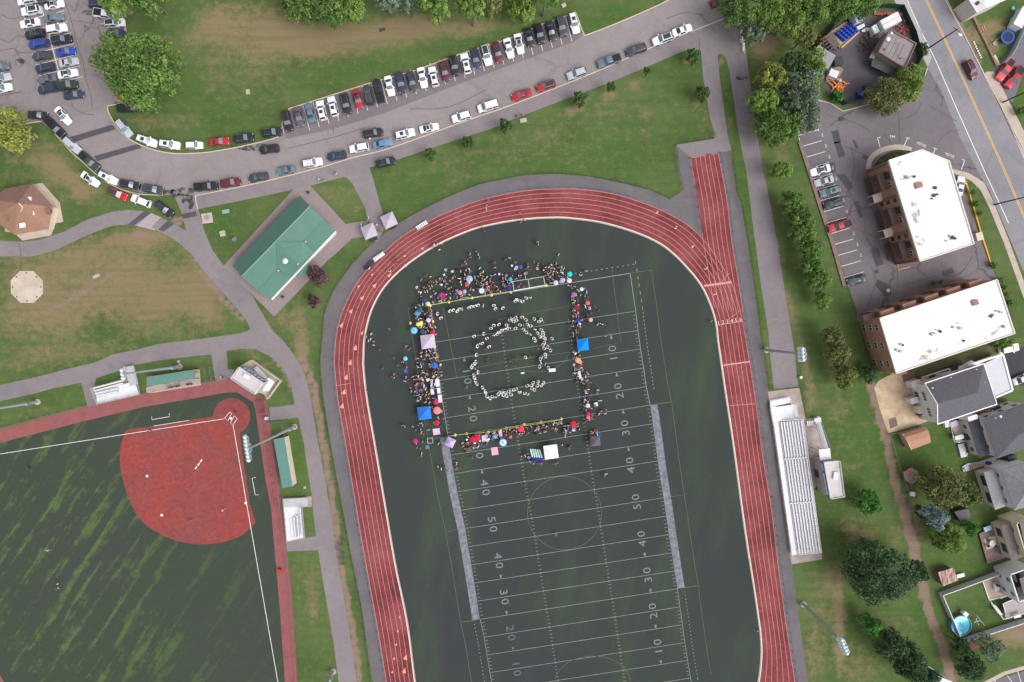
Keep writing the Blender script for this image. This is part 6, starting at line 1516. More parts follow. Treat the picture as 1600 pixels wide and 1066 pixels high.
gd=empty('timber_stairs',P(1525,727),0,'timber garden stairs with white landing above the sunroom','stairs');deck(gd,'landing',[(1503,730),(1512,724),(1530,722),(1556,713),(1558,720),(1532,730),(1506,738)],.4,WHITE2)
for i in range(9):v=P(1513+i*3,732-i*.9,.3+i*.2);MB().box(tuple(v),(.22,1.1,.06),R(15)).build('stair_tread',WOOD,gd)
box_thing('blue_bin',1545,724,(.8,.7,1.0),20,.4,mat('blue_plastic',(36,58,120),.5),'dark blue bin beside the timber stairs','bin');box_thing('white_cooler',1546,731,(1.2,1.0,.9),20,.4,WHITE,'white cooler box next to the dark blue bin','cooler')
box_thing('stair_roof',1583,718.5,(2.0,1.9,3.0),15,0,mat('dark_porch',(58,56,66)),'small dark roofed entry between the second and third house','entry roof')
# playhouse, dark shed, rusty shed
pl=empty('playhouse',P(1421,743),0,'small pinkish playhouse platform beside the white fence','playhouse');deck(pl,'platform',[(1411,738),(1425,731),(1434,737),(1435,750),(1424,757),(1414,750)],1.3,mat('pinkish_platform',(164,132,132),.9,noise=.1))
for x,y in ((1411,738),(1425,731),(1435,740),(1434,750),(1423,757),(1413,751)):MB().bar(P(x,y,0),P(x,y,2.0),.14).build('post',WOOD,pl)
mb=MB();mb.bar(P(1417,735,2.0),P(1424,731,2.0),.1);mb.bar(P(1424,731,2.0),P(1435,741,2.0),.1);mb.build('rail',WOOD,pl)
ds=empty('dark_shed',P(1506,805),0,'dark grey shed with a pale plank walkway behind the blue spruce','shed');walls(ds,PP([(1493,800),(1512,795),(1516,810),(1502,816)],2.2),0,2.2,DARKM);roofpoly(ds,'roof',[(1491,800,2.2),(1509,795.5,2.7),(1513,814,2.4),(1502,817,2.2)],mat('dark_shed_roof',(92,88,92),.8,noise=.1));roofpoly(ds,'roof',[(1509,795.5,2.7),(1513,796,2.5),(1517,806,2.3),(1513,814,2.4)],mat('dark_shed_roof',(92,88,92)))
rs=empty('rusty_shed',P(1481,901),0,'shed with a streaky rusty metal roof above the white fence','shed');walls(rs,PP([(1467,895),(1488,889),(1495,908),(1473,915)],2),0,2.0,mat('shed_brown',(120,92,84),.9));RU=mat('rusty_sheet',(190,166,160),.7,rgb2=(128,84,76),scale=2.0,stretch=((1,.25,1),.3),ramp=(.4,.6))
for i in range(5):
    a,b=i/5,(i+.96)/5;roofpoly(rs,'roof_sheet',[(lerp(1466,1490,a),lerp(894.5,887,a),2.1),(lerp(1466,1490,b),lerp(894.5,887,b),2.1),(lerp(1473,1497,b),lerp(916.5,907,b),2.3),(lerp(1473,1497,a),lerp(916.5,907,a),2.3)],RU,.06)
# fourth house with deck
h4,ws=house('brown_roof_house',[(1588,818),(1612,810),(1628,860),(1604,872)],6.4,'house with a brown grey roof cut by the right picture edge',CREAM);wins(h4,ws,test=lambda n,L_:n.x<-.5);roofpoly(h4,'roof',[(1592,812,6.5),(1640,800,6.5),(1650,860,7.5),(1606,874,6.5)],SHING3)
l4,lws=house('rear_wing',[(1565,824),(1583,817),(1600,868),(1582,875)],4.0,'lower wing with a brown grey roof beside the furnished deck',CREAM);roofpoly(l4,'roof',[(1563.5,822.5,4.1),(1582,815,4.5),(1592,840,4.6),(1601,869,4.5),(1581,878,4.1)],SHING3)
for (o,p,q,d,nrm) in lws:
    if nrm.x<-.5:
        for s in (.15,.28,.62,.76):window(l4,p,d,nrm,(q-p).length*s,2.4,1.1,1.6,DARKM)
d4=empty('furnished_deck',P(1550,850),0,'brown deck with a square rug and seats behind the lower wing','deck')
mb=MB()
for i in range(12):
    a,b=i/12,(i+.94)/12;q=[(lerp(1530,1556,a),lerp(834,823,a)),(lerp(1530,1556,b),lerp(834,823,b)),(lerp(1543,1571,b),lerp(881,872,b)),(lerp(1543,1571,a),lerp(881,872,a))]
    deck(d4,'deck_board',q,.6,mat('deck_brown',(132,114,112),.85,noise=.1,scale=2))
mb=MB()
for a,b in (((1530,834),(1543,881)),((1543,881),(1571,872))):mb.bar(P(*a,1.5),P(*b,1.5),.08);mb.bar(P(*a,1.0),P(*b,1.0),.05)
mb.build('railing',DARKM,d4)
c=P(1548.5,848,.65);MB().box((c.x,c.y,.64),(2.9,2.8,.03),R(15)).build('outdoor_rug',mat('cream_rug',(206,186,164),.9),label='cream square rug on the brown deck',cat='rug')
c=P(1548,848,.7);MB().lathe((c.x,c.y,.66),[(.15,0),(.15,.6),(.75,.65),(.75,.7)],14).build('garden_table',WHITE,label='round white garden table on the cream rug',cat='table')
for (x,y,a,lb) in ((1543,843,30,'dark chair left of the garden table'),(1553,853,200,'dark chair right of the garden table'),(1543,853,320,'dark chair below the garden table')):
    c=P(x,y,.7);t=empty('garden_chair',(c.x,c.y,.66),R(a),lb,'chair');inst('seat',MB().box((0,0,.4),(.55,.55,.08)).data('seat',[DARKM]),t);inst('backrest',MB().box((-.28,0,.7),(.08,.55,.55)).data('backrest',[DARKM]),t)
    for i,(u,v) in enumerate(((.22,.22),(.22,-.22),(-.22,.22),(-.22,-.22))):inst('leg',MB().box((u,v,.2),(.05,.05,.4)).data('leg',[DARKM]),t)
c=P(1541.5,824,.5);box_thing('paddling_basin',1541,825,(1.8,1.0,.4),20,.6,mat('pale_blue_plastic',(150,196,214),.4),'pale blue basin at the upper corner of the brown deck','basin')
# white fenced garden with pool
fe=empty('vinyl_fence',P(1520,930),0,'white vinyl fence enclosing the garden with the round pool','fence');FV=mat('vinyl_white',(204,206,212),.5,noise=.03)
for ln in [(1466,926),(1574,886.5)],[(1466,926),(1497,999)],[(1497,999),(1640,953)],[(1574,886.5),(1580,905)]:
    a,b=PP(ln,0);n_=max(1,int((b-a).length/2.4));d=(b-a).normalized();ang=math.atan2(d.y,d.x)
    for i in range(n_):
        u,v=a.lerp(b,i/n_),a.lerp(b,(i+1)/n_);m=(u+v)/2
        MB().box((m.x,m.y,.95),((v-u).length-.14,.08,1.85),ang).build('fence_panel',FV,fe);MB().box((u.x,u.y,1.0),(.16,.16,2.05),ang).build('post',WHITE,fe)
    MB().bar((a.x,a.y,1.92),(b.x,b.y,1.92),.16,.1).build('top_rail',WHITE,fe)
sheet('garden_lawn',[(1466,926),(1574,886.5),(1610,940),(1612,962),(1497,999)],z1,GRASS)
pool=empty('garden_pool',P(1503,978),0,'round above ground pool with bright blue water in the fenced garden','pool');c=P(1502.5,978,1.2);cc=(c.x,c.y,0)
mb=MB();r=2.42
vs=[];n_=40
for rr,z in ((r+.05,0),(r+.05,1.25),(r-.12,1.25),(r-.12,.9)):vs+=[(c.x+rr*math.cos(2*math.pi*i/n_),c.y+rr*math.sin(2*math.pi*i/n_),z) for i in range(n_)]
mb.mesh(vs,[[k*n_+i,k*n_+(i+1)%n_,(k+1)*n_+(i+1)%n_,(k+1)*n_+i] for k in range(3) for i in range(n_)]);mb.build('pool_wall',mat('pool_wall_blue',(96,150,180),.4),pool)
mb=MB();mb.poly([(c.x+(r-.1)*math.cos(2*math.pi*i/n_),c.y+(r-.1)*math.sin(2*math.pi*i/n_),.98) for i in range(n_)]);mb.build('water',mat('pool_water',(56,172,214),.15,rgb2=(86,198,224),scale=.6,spec=.5),pool)
box_thing('pool_ladder',1509,960,(1.1,.9,1.3),-40,0,WHITE,'grey white ladder platform at the rim of the pool','ladder');box_thing('pool_pump',1494,966,(2.6,.9,.9),25,0,mat('maroon_tarp',(96,74,84),.8),'dark covered bench left of the pool','bench')
pt=empty('garden_patio',P(1556,913),0,'tan paved patio with a white border inside the white fence','patio');deck(pt,'paving',[(1534,904),(1568,893),(1577,929),(1546,937)],.16,mat('tan_paving',(176,160,140),.9,noise=.08));mb=MB()
for a,b in (((1534,904),(1546,938)),((1546,938),(1578,930)),((1534,904),(1568,893))):mb.bar(P(*a,.2),P(*b,.2),.25,.12)
mb.build('border',WHITE,pt)
c=P(1557.5,914,1);t=empty('patio_umbrella',(c.x,c.y,.16),0,'folded dark grey umbrella leaning over a small patio table','umbrella');inst('pole',MB().bar((0,0,0),(0,0,1.8),.06).data('pole',[DARKM]),t);inst('canopy',MB().lathe((0,0,1.0),[(.35,0),(.3,.3),(.05,1.3)],10).data('canopy',[DARKM]),t)
box_thing('patio_table',1557,917,(1.0,1.6,.7),10,.16,mat('pale_blue_table',(196,206,222),.5),'pale blue table on the tan patio','table')
ud=empty('raised_deck',P(1575,948),0,'raised deck with white railings and stairs at the back of the last house','deck')
deck(ud,'floor',[(1567,943),(1598,930),(1606,958),(1572,968)],1.6,mat('mauve_deck',(166,154,156),.85,noise=.06))
for i in range(8):v=P(1553+i*1.3,946-i*.6+i*2.4,.3+i*.17);MB().box(tuple(v),(1.5,.3,.06),R(-28)).build('stair_tread',WHITE2,ud)
mb=MB()
for a,b in (((1548,940),(1568,968)),((1568,968),(1606,957)),((1567,944),(1588,935)),((1567,944),(1571,956)),((1563,935),(1586,927))):mb.bar(P(*a,2.5),P(*b,2.5),.14,.1);mb.bar(P(*a,1.8),P(*b,1.8),.08)
mb.build('railing',WHITE,ud)
for x,y in ((1568,968),(1587,962),(1567,944)):MB().bar(P(x,y,0),P(x,y,2.6),.16).build('post',WHITE,ud)
box_thing('deck_chair',1582,958,(1.6,.8,.7),15,1.6,WHITE,'white lounge chair on the raised deck','chair')
h5,ws=house('pale_house',[(1578,898),(1612,886),(1628,930),(1592,942)],5.6,'pale sided house beside the patio cut by the right edge');wins(h5,ws,test=lambda n,L_:n.x<-.5);roofpoly(h5,'roof',[(1593,904,5.7),(1640,890,5.7),(1650,930,5.7),(1604,944,5.7)],SHING3)
t=empty('clothes_dryer',P(1522,968),0,'white four armed clothes line standing on the fenced lawn','clothes line');o=P(1522,968)
for k in range(4):a=k*math.pi/2+.3;MB().bar(o+Vector((0,0,.9)),o+Vector((math.cos(a)*.9,math.sin(a)*.9,1.3)),.09).build('arm',WHITE,t)
MB().bar(o,o+Vector((0,0,1.1)),.08).build('pole',WHITE,t);MB().bar(P(1526,962,.05),P(1539,978,.05),.06).build('garden_hose',GREYM,label='thin pale hose lying on the fenced lawn',cat='hose')
sheet('red_slab',[(1513,992),(1525,990),(1531,1010),(1515,1016),(1508,1012)],z1,mat('red_slab',(132,76,76),.9,noise=.1));box_thing('garden_bin',1478,896+44,(.1,.1,.1),0,0,DARKM,'dark peg by the white fence','peg');box_thing('cable_box',1501,899.5,(1.8,.8,.6),15,0,WHITE2,'pale long box outside the white fence beside the rusty shed','box')
fence([(1388,678),(1398,715),(1405,740),(1412,756),(1420,790),(1430,830)],1.2,'grey garden fence along the dirt trail',pm=FENG);fence([(1388,678),(1410,672),(1456,656)],1.2,'grey fence between the sand lot and the shed lawn',pm=FENG);fence([(1341,497),(1350,540),(1366,590),(1400,582)],1.6,'fence along the foot of the lower brick wall',pm=FENC)
sheet('lower_lot',[(1530,1075),(1555,1062),(1640,1038),(1640,1090),(1530,1090)],z1,A_RLOT);mb=MB()
for a,b in (((1553,1062),(1560,1072)),((1574,1056),(1584,1070)),((1590,1049),(1596,1068))):ribbon(mb,PP([a,b]),.13,z3)
mb.build('parking_lines',WPAINT,kind='structure');mb=MB();ribbon(mb,PP([(1535,1070),(1570,1052),(1640,1032)]),.9,z2);mb.build('sidewalk',CONC,kind='structure')
wf=empty('white_fence',P(1505,1045),0,'short white fence at the bottom edge beside a white roof','fence')
for i in range(5):a,b=P(1437+i*8.4+0,1033+i*5.4,1.5),P(1437+(i+.95)*8.4,1033+(i+.95)*5.4,1.5);m=(a+b)/2;MB().box((m.x,m.y,.8),((b-a).length,.08,1.5),math.atan2((b-a).y,(b-a).x)).build('fence_panel',FV,wf);MB().bar((a.x,a.y,0),(a.x,a.y,1.7),.12).build('post',WHITE,wf)
bs,bw=house('white_garage',[(1460,1056),(1486,1066),(1480,1085),(1452,1076)],3.0,'white roofed garage at the bottom edge');deck(bs,'roof',[(1458,1054),(1488,1065),(1481,1087),(1450,1078)],3.2,mat('pale_blue_roof',(196,206,212),.5))
# ---------------------------------------------------------------- upper right garden and house
h6,ws=house('top_house',[(1513,-2),(1566,-22),(1572,-2),(1528,19)],5.5,'house with a white roof at the top right corner',mat('cream_siding',(204,196,192)))
roofpoly(h6,'roof',[(1510,-6,5.6),(1535,-22,6.4),(1540,13,6.2),(1527,21,5.6)],mat('white_shingle',(214,210,214),.7,noise=.04));roofpoly(h6,'roof',[(1535,-22,6.4),(1572,-22,5.6),(1572,0,5.6),(1540,13,6.2)],mat('white_shingle',(214,210,214)))
box_thing('roof_unit_box',1527.5,5,(.8,.6,5.9),40,0,DARKM,'dark chimney on the white roof at the top right','chimney')
tp=empty('trampoline',P(1575,57),0,'round trampoline with a blue padded rim in the upper right garden','trampoline');c=P(1574.5,58,.9);vs=[];n_=28
for rr,z in ((1.62,.85),(1.62,.95),(1.22,.97),(1.2,.88)):vs+=[(c.x+rr*math.cos(2*math.pi*i/n_),c.y+rr*math.sin(2*math.pi*i/n_),z) for i in range(n_)]
MB().mesh(vs,[[k*n_+i,k*n_+(i+1)%n_,(k+1)*n_+(i+1)%n_,(k+1)*n_+i] for k in range(3) for i in range(n_)]).build('rim',mat('trampoline_blue',(44,86,176),.6),tp)
MB().poly([(c.x+1.22*math.cos(2*math.pi*i/n_),c.y+1.22*math.sin(2*math.pi*i/n_),.9) for i in range(n_)]).build('mat',mat('trampoline_net',(44,54,74),.8),tp)
for i in range(6):a=i*math.pi/3;MB().bar((c.x+1.5*math.cos(a),c.y+1.5*math.sin(a),0),(c.x+1.5*math.cos(a),c.y+1.5*math.sin(a),.9),.08).build('leg',GREYM,tp)
for (x,y,r,lb) in ((1584,32,.75,'turquoise inflatable pool in the upper right garden'),(1583,13,.4,'small turquoise tub near the top right house')):
    c=P(x,y,.3);MB().lathe((c.x,c.y,0),[(r,0),(r*1.1,.2),(r,.4),(r*.8,.38)],16).build('paddling_pool',mat('turquoise_plastic',(70,200,200),.35),label=lb,cat='paddling pool')
c=P(1554.5,68,.3);MB().lathe((c.x,c.y,0),[(.5,0),(.5,.35),(.4,.36),(.38,.25)],14).build('fire_ring',GREYM,label='small grey fire ring left of the trampoline',cat='fire pit')
box_thing('camper_trailer',1596,28,(2.2,4.6,2.2),-28,.3,WHITE,'white camper body at the right edge beside the pale fence','camper')
vf=empty('pale_fence',P(1575,80),0,'pale curved fence between the garden and the driveway at the top right','fence');pts=smoothline([(1562,102),(1576,87),(1586,66),(1596,46),(1606,24)],3);q=PP(pts,0)
for i,(a,b) in enumerate(zip(q[:-1],q[1:])):m=(a+b)/2;MB().box((m.x,m.y,.9),((b-a).length*.98,.08,1.8),math.atan2((b-a).y,(b-a).x)).build('fence_panel',mat('pale_blue_vinyl',(176,188,196),.5),vf)
low_wall([(1516,20),(1530,50),(1545,80),(1556,104)],.45,.5,mat('timber_edge',(136,112,100),.9,noise=.12),'timber_edging','long timber edging of the upper right garden','edging')
gs=empty('garden_steps',P(1533,46),0,'short flight of wooden garden steps in the timber edging','steps')
for i in range(4):c=P(1529+i*3,48-i*1.2,.2);MB().box((c.x,c.y,.2+.05*i),(.3,1.3,.12),R(25)).build('step',WOOD,gs)
box_thing('garden_plank',1558,102-8,(.5,2.6,.2),28,0,CREAM,'cream plank lying at the corner of the upper right garden','plank')
for i in range(8):box_thing('white_stone',1522+i*1.6,66+i*3.4,(.35,.35,.3),i*20,0,WHITE,ORD[i]+' small white stone from the top beside the street','stone')
for o in COL.objects:
    if o.name.startswith('white_stone'):o['group']='white stones along the street'
low_wall([(1546,51+20),(1565,60-4),(1578,46-4)],.18,.25,WOOD,'timber_edging','thin timber edging above the trampoline','edging')
# ---------------------------------------------------------------- service yard
u=empty('service_building',P(1396,82),0,'brown block building with a flat grey roof inside the service yard','building');UB=mat('taupe_block',(146,130,124),.9,noise=.08)
q=flat_roof(u,[(1390,47),(1430.5,69),(1413,107),(1372,82)],4.6,mat('grey_membrane',(150,138,140),.8,rgb2=(124,116,122),scale=.4),.4,mat('maroon_parapet',(128,102,104),.7));ws=walls(u,q,0,4.3,UB)
deck(u,'lean_to_roof',[(1364,92),(1372,91),(1403,108),(1393,118),(1361,103)],2.6,mat('dark_panel',(74,78,80),.6,noise=.1,scale=1));deck(u,'side_roof',[(1358,90),(1384,48),(1389,46),(1371,81),(1366,92)],3.0,mat('brown_panel',(132,114,112),.8,noise=.1))
for x,y in ((1362,103),(1376,111),(1392,117)):MB().bar(P(x,y,0),P(x,y,2.6),.14).build('post',DARKM,u)
for x,y,r in ((1392,52.5,.35),(1387,62,.55),(1381,78,.2),(1406,92,.15)):vent(u,x,y,4.6,r,.4,WHITE if r>.3 else DARKM)
for i in range(4):a=P(1387+i*6.5,72+i*3.5,4.62);MB().box(tuple(a),(.06,4.5,.02),R(-27)).build('roof_seam',DARKM,u)
def truck(px,py,ang,L_,label,col=WHITE):
    c=P(px,py,2);t=empty('box_truck',(c.x,c.y,0),R(ang),label,'truck')
    inst('cargo_box',MB().box((-.9,0,1.9),(L_*.72,2.3,2.3)).data('cargo_box',[col]),t);inst('cab',MB().prism([(L_*.30,-1.0),(L_*.5,-.9),(L_*.5,.9),(L_*.30,1.0)],.5,2.1).data('cab',[mat('cab_white',(206,214,218),.4)]),t)
    inst('windshield',MB().mesh([(L_*.44,-.85,1.5),(L_*.44,.85,1.5),(L_*.36,.8,2.13),(L_*.36,-.8,2.13)],[[0,1,2,3]]).data('windshield',[GLASS]),t)
    for x in (-.32,.34):
        for y in (-1,1):inst('wheel',MB().tube((x*L_,y*1.0-.14,.45),(x*L_,y*1.0+.14,.45),.45,n=14).data('wheel',[TYRE]),t)
    inst('roof_seam',MB().box((-.9,0,3.06),(L_*.70,.08,.03)).data('roof_seam',[GREYM]),t)
    return t
truck(1383,38,207,6.4,'white box truck parked above the service building')
truck(1341,33,-65,3.6,'small white van like cart beside the blue barrels')
gsd=empty('grey_shed',P(1288,90),0,'grey shed with a plain metal roof in the left part of the service yard','shed');walls(gsd,PP([(1280,72),(1304,88),(1293,106),(1270,90)],2.4),0,2.4,GREYM);roofpoly(gsd,'roof',[(1279,70.5,2.4),(1306,87,2.4),(1300,98,2.9),(1273,80,2.9)],mat('grey_sheet_roof',(148,148,156),.5,noise=.04));roofpoly(gsd,'roof',[(1273,80,2.9),(1300,98,2.9),(1294,108,2.4),(1268,91,2.4)],mat('grey_sheet_roof',(148,148,156)))
ob=empty('open_shed',P(1306,62),0,'long open timber storage bay beside the blue barrels','storage shed');deck(ob,'roof',[(1288,57),(1299,49),(1313,70),(1304,76)],2.2,mat('brown_grey_boards',(108,98,90),.9,noise=.15,scale=2));
for x,y in ((1288,57),(1299,49),(1313,70),(1304,76)):MB().bar(P(x,y,0),P(x,y,2.2),.15).build('post',WOOD,ob)
for i in range(5):a=P(1289+i*3.4,58+i*4,2.28);MB().box(tuple(a),(2.6,.2,.1),R(35)).build('roof_batten',mat('brown_grey_boards',(108,98,90)),ob)
sl=empty('loading_platform',P(1322,55),0,'tan concrete platform that carries the blue barrels','platform');deck(sl,'slab',[(1299,49),(1322,33),(1343,43),(1337,53),(1312,76)],.5,mat('tan_concrete',(176,156,140),.9,noise=.1),.5);low_wall([(1312,77),(1340,52)],.4,.9,mat('yellow_tan',(196,164,112),.8),'platform_wall','low tan wall along the edge of the barrel platform','wall')
BB=mat('barrel_blue',(38,66,176),.4);bm_=MB().lathe((0,0,0),[(.27,0),(.3,.2),(.3,.7),(.27,.9),(.08,.92)],12).data('blue_barrel',[BB])
k=0
for r in range(4):
    for s in range(5):
        p=P(1308+s*5.2+r*3.6,52.5-s*3.4+r*3.2,1.0);k+=1
        o=bpy.data.objects.new('blue_barrel',bm_);COL.objects.link(o);o.location=(p.x,p.y,.5);o.scale=(1.25,1.25,1.1)
        tag(o,f'blue barrel, {ORD[s]} from left in {ORD[r]} row down of the block','barrel','blue barrels on the platform')
gf=smoothline([(1269,78),(1276,70)],2)
def green_fence(px,label):
    t=empty('green_fence',P(*px[0]),0,label,'fence','green screens round the service yard');q=PP(px)
    for a,b in zip(q[:-1],q[1:]):
        n_=max(1,int((b-a).length/3));
        for i in range(n_):
            u,v=a.lerp(b,i/n_),a.lerp(b,(i+1)/n_);m=(u+v)/2;MB().box((m.x,m.y,1.1),((v-u).length*.99,.05,2.2),math.atan2((v-u).y,(v-u).x)).build('fence_panel',mat('green_screen',(34,66,58),.8),t);MB().bar((u.x,u.y,0),(u.x,u.y,2.3),.09).build('post',DARKM,t)
green_fence([(1352,16),(1380,12),(1405,14),(1424,55),(1434,92),(1424,112)],'dark green screen fence on the street side of the yard');green_fence([(1296,150),(1317,165),(1330,162),(1356,152)],'dark green screen fence at the lower end of the yard');green_fence([(1266,84),(1284,62),(1300,44),(1318,30),(1335,22)],'dark green screen fence on the grove side of the yard')
def heap(px,py,r,m,label,n_=26,l=1.2,cat='heap',name='scrap_heap'):
    c=P(px,py);rnd=random.Random(int(px));t=empty(name,c,0,label,cat);mb=MB()
    for i in range(n_):
        a=rnd.uniform(0,6.28);rr=rnd.uniform(0,r);p=c+Vector((rr*math.cos(a),rr*math.sin(a),rnd.uniform(.1,.7)));b_=rnd.uniform(0,6.28);s=rnd.uniform(.4,1)*l
        mb.bar(p,p+Vector((math.cos(b_)*s,math.sin(b_)*s,rnd.uniform(-.1,.3))),rnd.uniform(.08,.28))
    mb.build('pieces',m,t,kind='stuff')
heap(1352,70,2.2,mat('rusty_dark',(92,78,78),.8,noise=.3,scale=2),'tangle of dark metal scrap left of the service building',40);heap(1408,47,2.4,mat('rust_red',(170,84,66),.8,noise=.3,scale=2),'heap of rust red pieces behind the box truck',34)
heap(1308,135,1.5,mat('bright_orange',(226,140,66),.7,noise=.2,scale=2),'bright orange heap of plastic netting in the yard',34,1.4);heap(1298,127,1.3,mat('peach_boards',(200,140,104),.8,noise=.2),'peach coloured boards beside the orange heap',16);heap(1283,65,1.3,mat('tan_orange',(206,160,104),.8,noise=.2),'tan and orange junk at the left yard fence',18);heap(1335,20,1.4,mat('red_white',(206,120,110),.8,noise=.3),'red and white barriers piled at the top of the yard',16)
heap(1350,143,1.3,mat('dark_scrap',(64,66,72),.7,noise=.3),'dark scrap beside the olive tree pair',18);heap(1294,72,1.5,mat('dark_scrap',(64,66,72)),'dark poles stored above the grey shed',14)
for i in range(9):box_thing('flower_pot',1368+i*5,21+(i%3)*.6,(.6,.6,.5),i*9,0,mat('terracotta',(168,100,66),.8),ORD[i]+' terracotta pot from left along the upper yard fence','pot')
for o in COL.objects:
    if o.name.startswith('flower_pot'):o['group']='pots along the upper yard fence'
def boat(px,py,ang,L_,m,label):
    c=P(px,py,.5);t=empty('small_boat',(c.x,c.y,0),R(ang),label,'boat');n_=9;top=[];bot=[]
    for s in (1,-1):
        rng=range(n_) if s>0 else range(n_-2,0,-1)
        for i in rng:x=(i/(n_-1)-.5)*L_;w_=.42*math.sin(math.pi*min(1,(i+.4)/(n_-.2)))**.6;top.append((x,s*w_,.55));bot.append((x*.9,s*w_*.5,.1))
    k=len(top);inst('hull',MB().mesh(top+bot,[list(reversed(range(k)))[::-1],list(reversed(range(k,2*k)))]+[[(i+1)%k,i,k+i,k+(i+1)%k] for i in range(k)]).data('hull',[m]),t);inst('seat',MB().box((0,0,.58),(.3,.5,.04)).data('seat',[GREYM]),t)
boat(1353,47,20,2.2,WHITE,'small white boat lying left of the box truck');boat(1362,55,65,1.3,mat('rust_boat',(184,110,84),.6),'small rust coloured hull below the white boat')
box_thing('dark_cube_tank',1310.5,95,(1.9,1.9,1.6),10,0,DARKM,'dark cube shaped tank right of the grey shed','tank');box_thing('site_cabin',1303,115,(2.0,1.6,1.5),-20,0,WHITE,'small white cart between the dark tank and orange heap','cart');box_thing('blue_tarp',1344,146,(1.2,1.2,.9),20,0,BB,'dark blue box in the lower yard corner','box');c=P(1312,126,.5);MB().lathe((c.x,c.y,0),[(.4,0),(.4,.8),(.1,1.0)],10).build('small_tank',mat('pale_lilac',(190,190,206),.4),label='small pale round tank beside the orange heap',cat='tank');c=P(1257,191,.5);MB().lathe((c.x,c.y,0),[(.9,0),(.9,.6),(.2,.8)],10).build('red_cover',mat('red_cover',(176,78,74),.7),label='red covered drum glimpsed under the grey tree',cat='drum')
sheet('dirt_patch',[(1300,98),(1318,108),(1312,120),(1298,116)],z3,mat('brown_dirt',(150,128,112),.95,noise=.15))
# ---------------------------------------------------------------- tents, umbrellas, goal, tables
def fabric(c):return mat('fabric_%d_%d_%d'%c,c,.75,spec=.15)
def tent(px,py,wpx,ang,colr,label,h=2.7,wpy=None):
    w_=wpx/6.44*(H-h)/H/2;l_=(wpy or wpx)/6.44*(H-h)/H/2
    p=P(px,py,h);t=empty('canopy_tent',(p.x,p.y,.03),R(ang),label,'tent','event tents')
    e=.12;vs=[(-w_,-l_,2.15),(w_,-l_,2.15),(w_,l_,2.15),(-w_,l_,2.15),(0,0,3.0)]
    inst('canopy',MB().mesh(vs,[[0,1,4],[1,2,4],[2,3,4],[3,0,4]]).data('canopy',[fabric(colr)]),t)
    mb=MB();c4=vs[:4]
    for a,b in zip(c4,c4[1:]+c4[:1]):mb.mesh([a,b,(b[0],b[1],1.9),(a[0],a[1],1.9)],[[0,3,2,1]]);
    inst('valance',mb.data('valance',[fabric(colr)]),t)
    for x,y,z in c4:inst('leg',MB().bar((x*.97,y*.97,0),(x*.97,y*.97,2.12),.06).data('leg',[GREYM]),t)
    mb=MB();mb.bar(c4[0],c4[2],.04);mb.bar(c4[1],c4[3],.04);mb.bar((0,0,2.1),(0,0,2.95),.05);inst('frame',mb.data('frame',[GREYM]),t)
    return t
tent(576,361,21,22,(176,168,182),'pale grey canopy tent, lower left of the twin tents at the track entrance');tent(607,344,21,25,(178,170,184),'pale grey canopy tent, upper right of the twin tents at the track entrance')
tent(668,534,21.5,7,(190,174,198),'pale lilac canopy tent in the crowd on the left side of the field');tent(662.5,646,20.5,7,(48,118,208),'blue canopy tent at the left of the crowd',wpy=20);tent(911,539,17.5,7,(20,134,232),'bright blue canopy tent in the right hand crowd',wpy=18)
tent(703,692,14,-26,(190,164,214),'lavender canopy tent standing on the grey sideline box');tent(861,707,21.5,8,(244,244,248),'bright white canopy tent below the lower crowd');tent(930.5,690,15.5,3,(98,92,108),'dark grey canopy tent at the lower right corner of the crowd')
def umbrella(px,py,rpx,c1,label,c2=None,h=2.05,name='open_umbrella'):
    r=rpx/6.44;p=P(px,py,h);t=empty(name,(p.x,p.y,.03),random.uniform(0,1),label,'umbrella','umbrellas in the crowd')
    n_=8;mb=MB();rings=[(0,.32),(.38,.26),(.72,.14),(1,0)]
    mats=[fabric(c1),fabric(c2 or c1)]
    vs=[(0,0,h+rings[0][1]*r)]
    for k,z in rings[1:]:
        for i in range(n_*2):a=math.pi*i/n_;rr=k*r*(1 if i%2==0 else .965);vs.append((rr*math.cos(a),rr*math.sin(a),h+z*r-(0 if i%2==0 else -.02)))
    m_=n_*2
    for i in range(m_):mb.mesh([vs[0],vs[1+i],vs[1+(i+1)%m_]],[[0,1,2]],0)
    for k in range(2):
        for i in range(m_):a,b=1+k*m_+i,1+k*m_+(i+1)%m_;mb.mesh([vs[a],vs[a+m_],vs[b+m_],vs[b]],[[0,1,2,3]],(1 if k==0 and c2 else 0))
    inst('canopy',mb.data('canopy',mats),t);inst('pole',MB().bar((0,0,.9),(0,0,h+.3*r),.03).data('pole',[GREYM]),t)
    return t
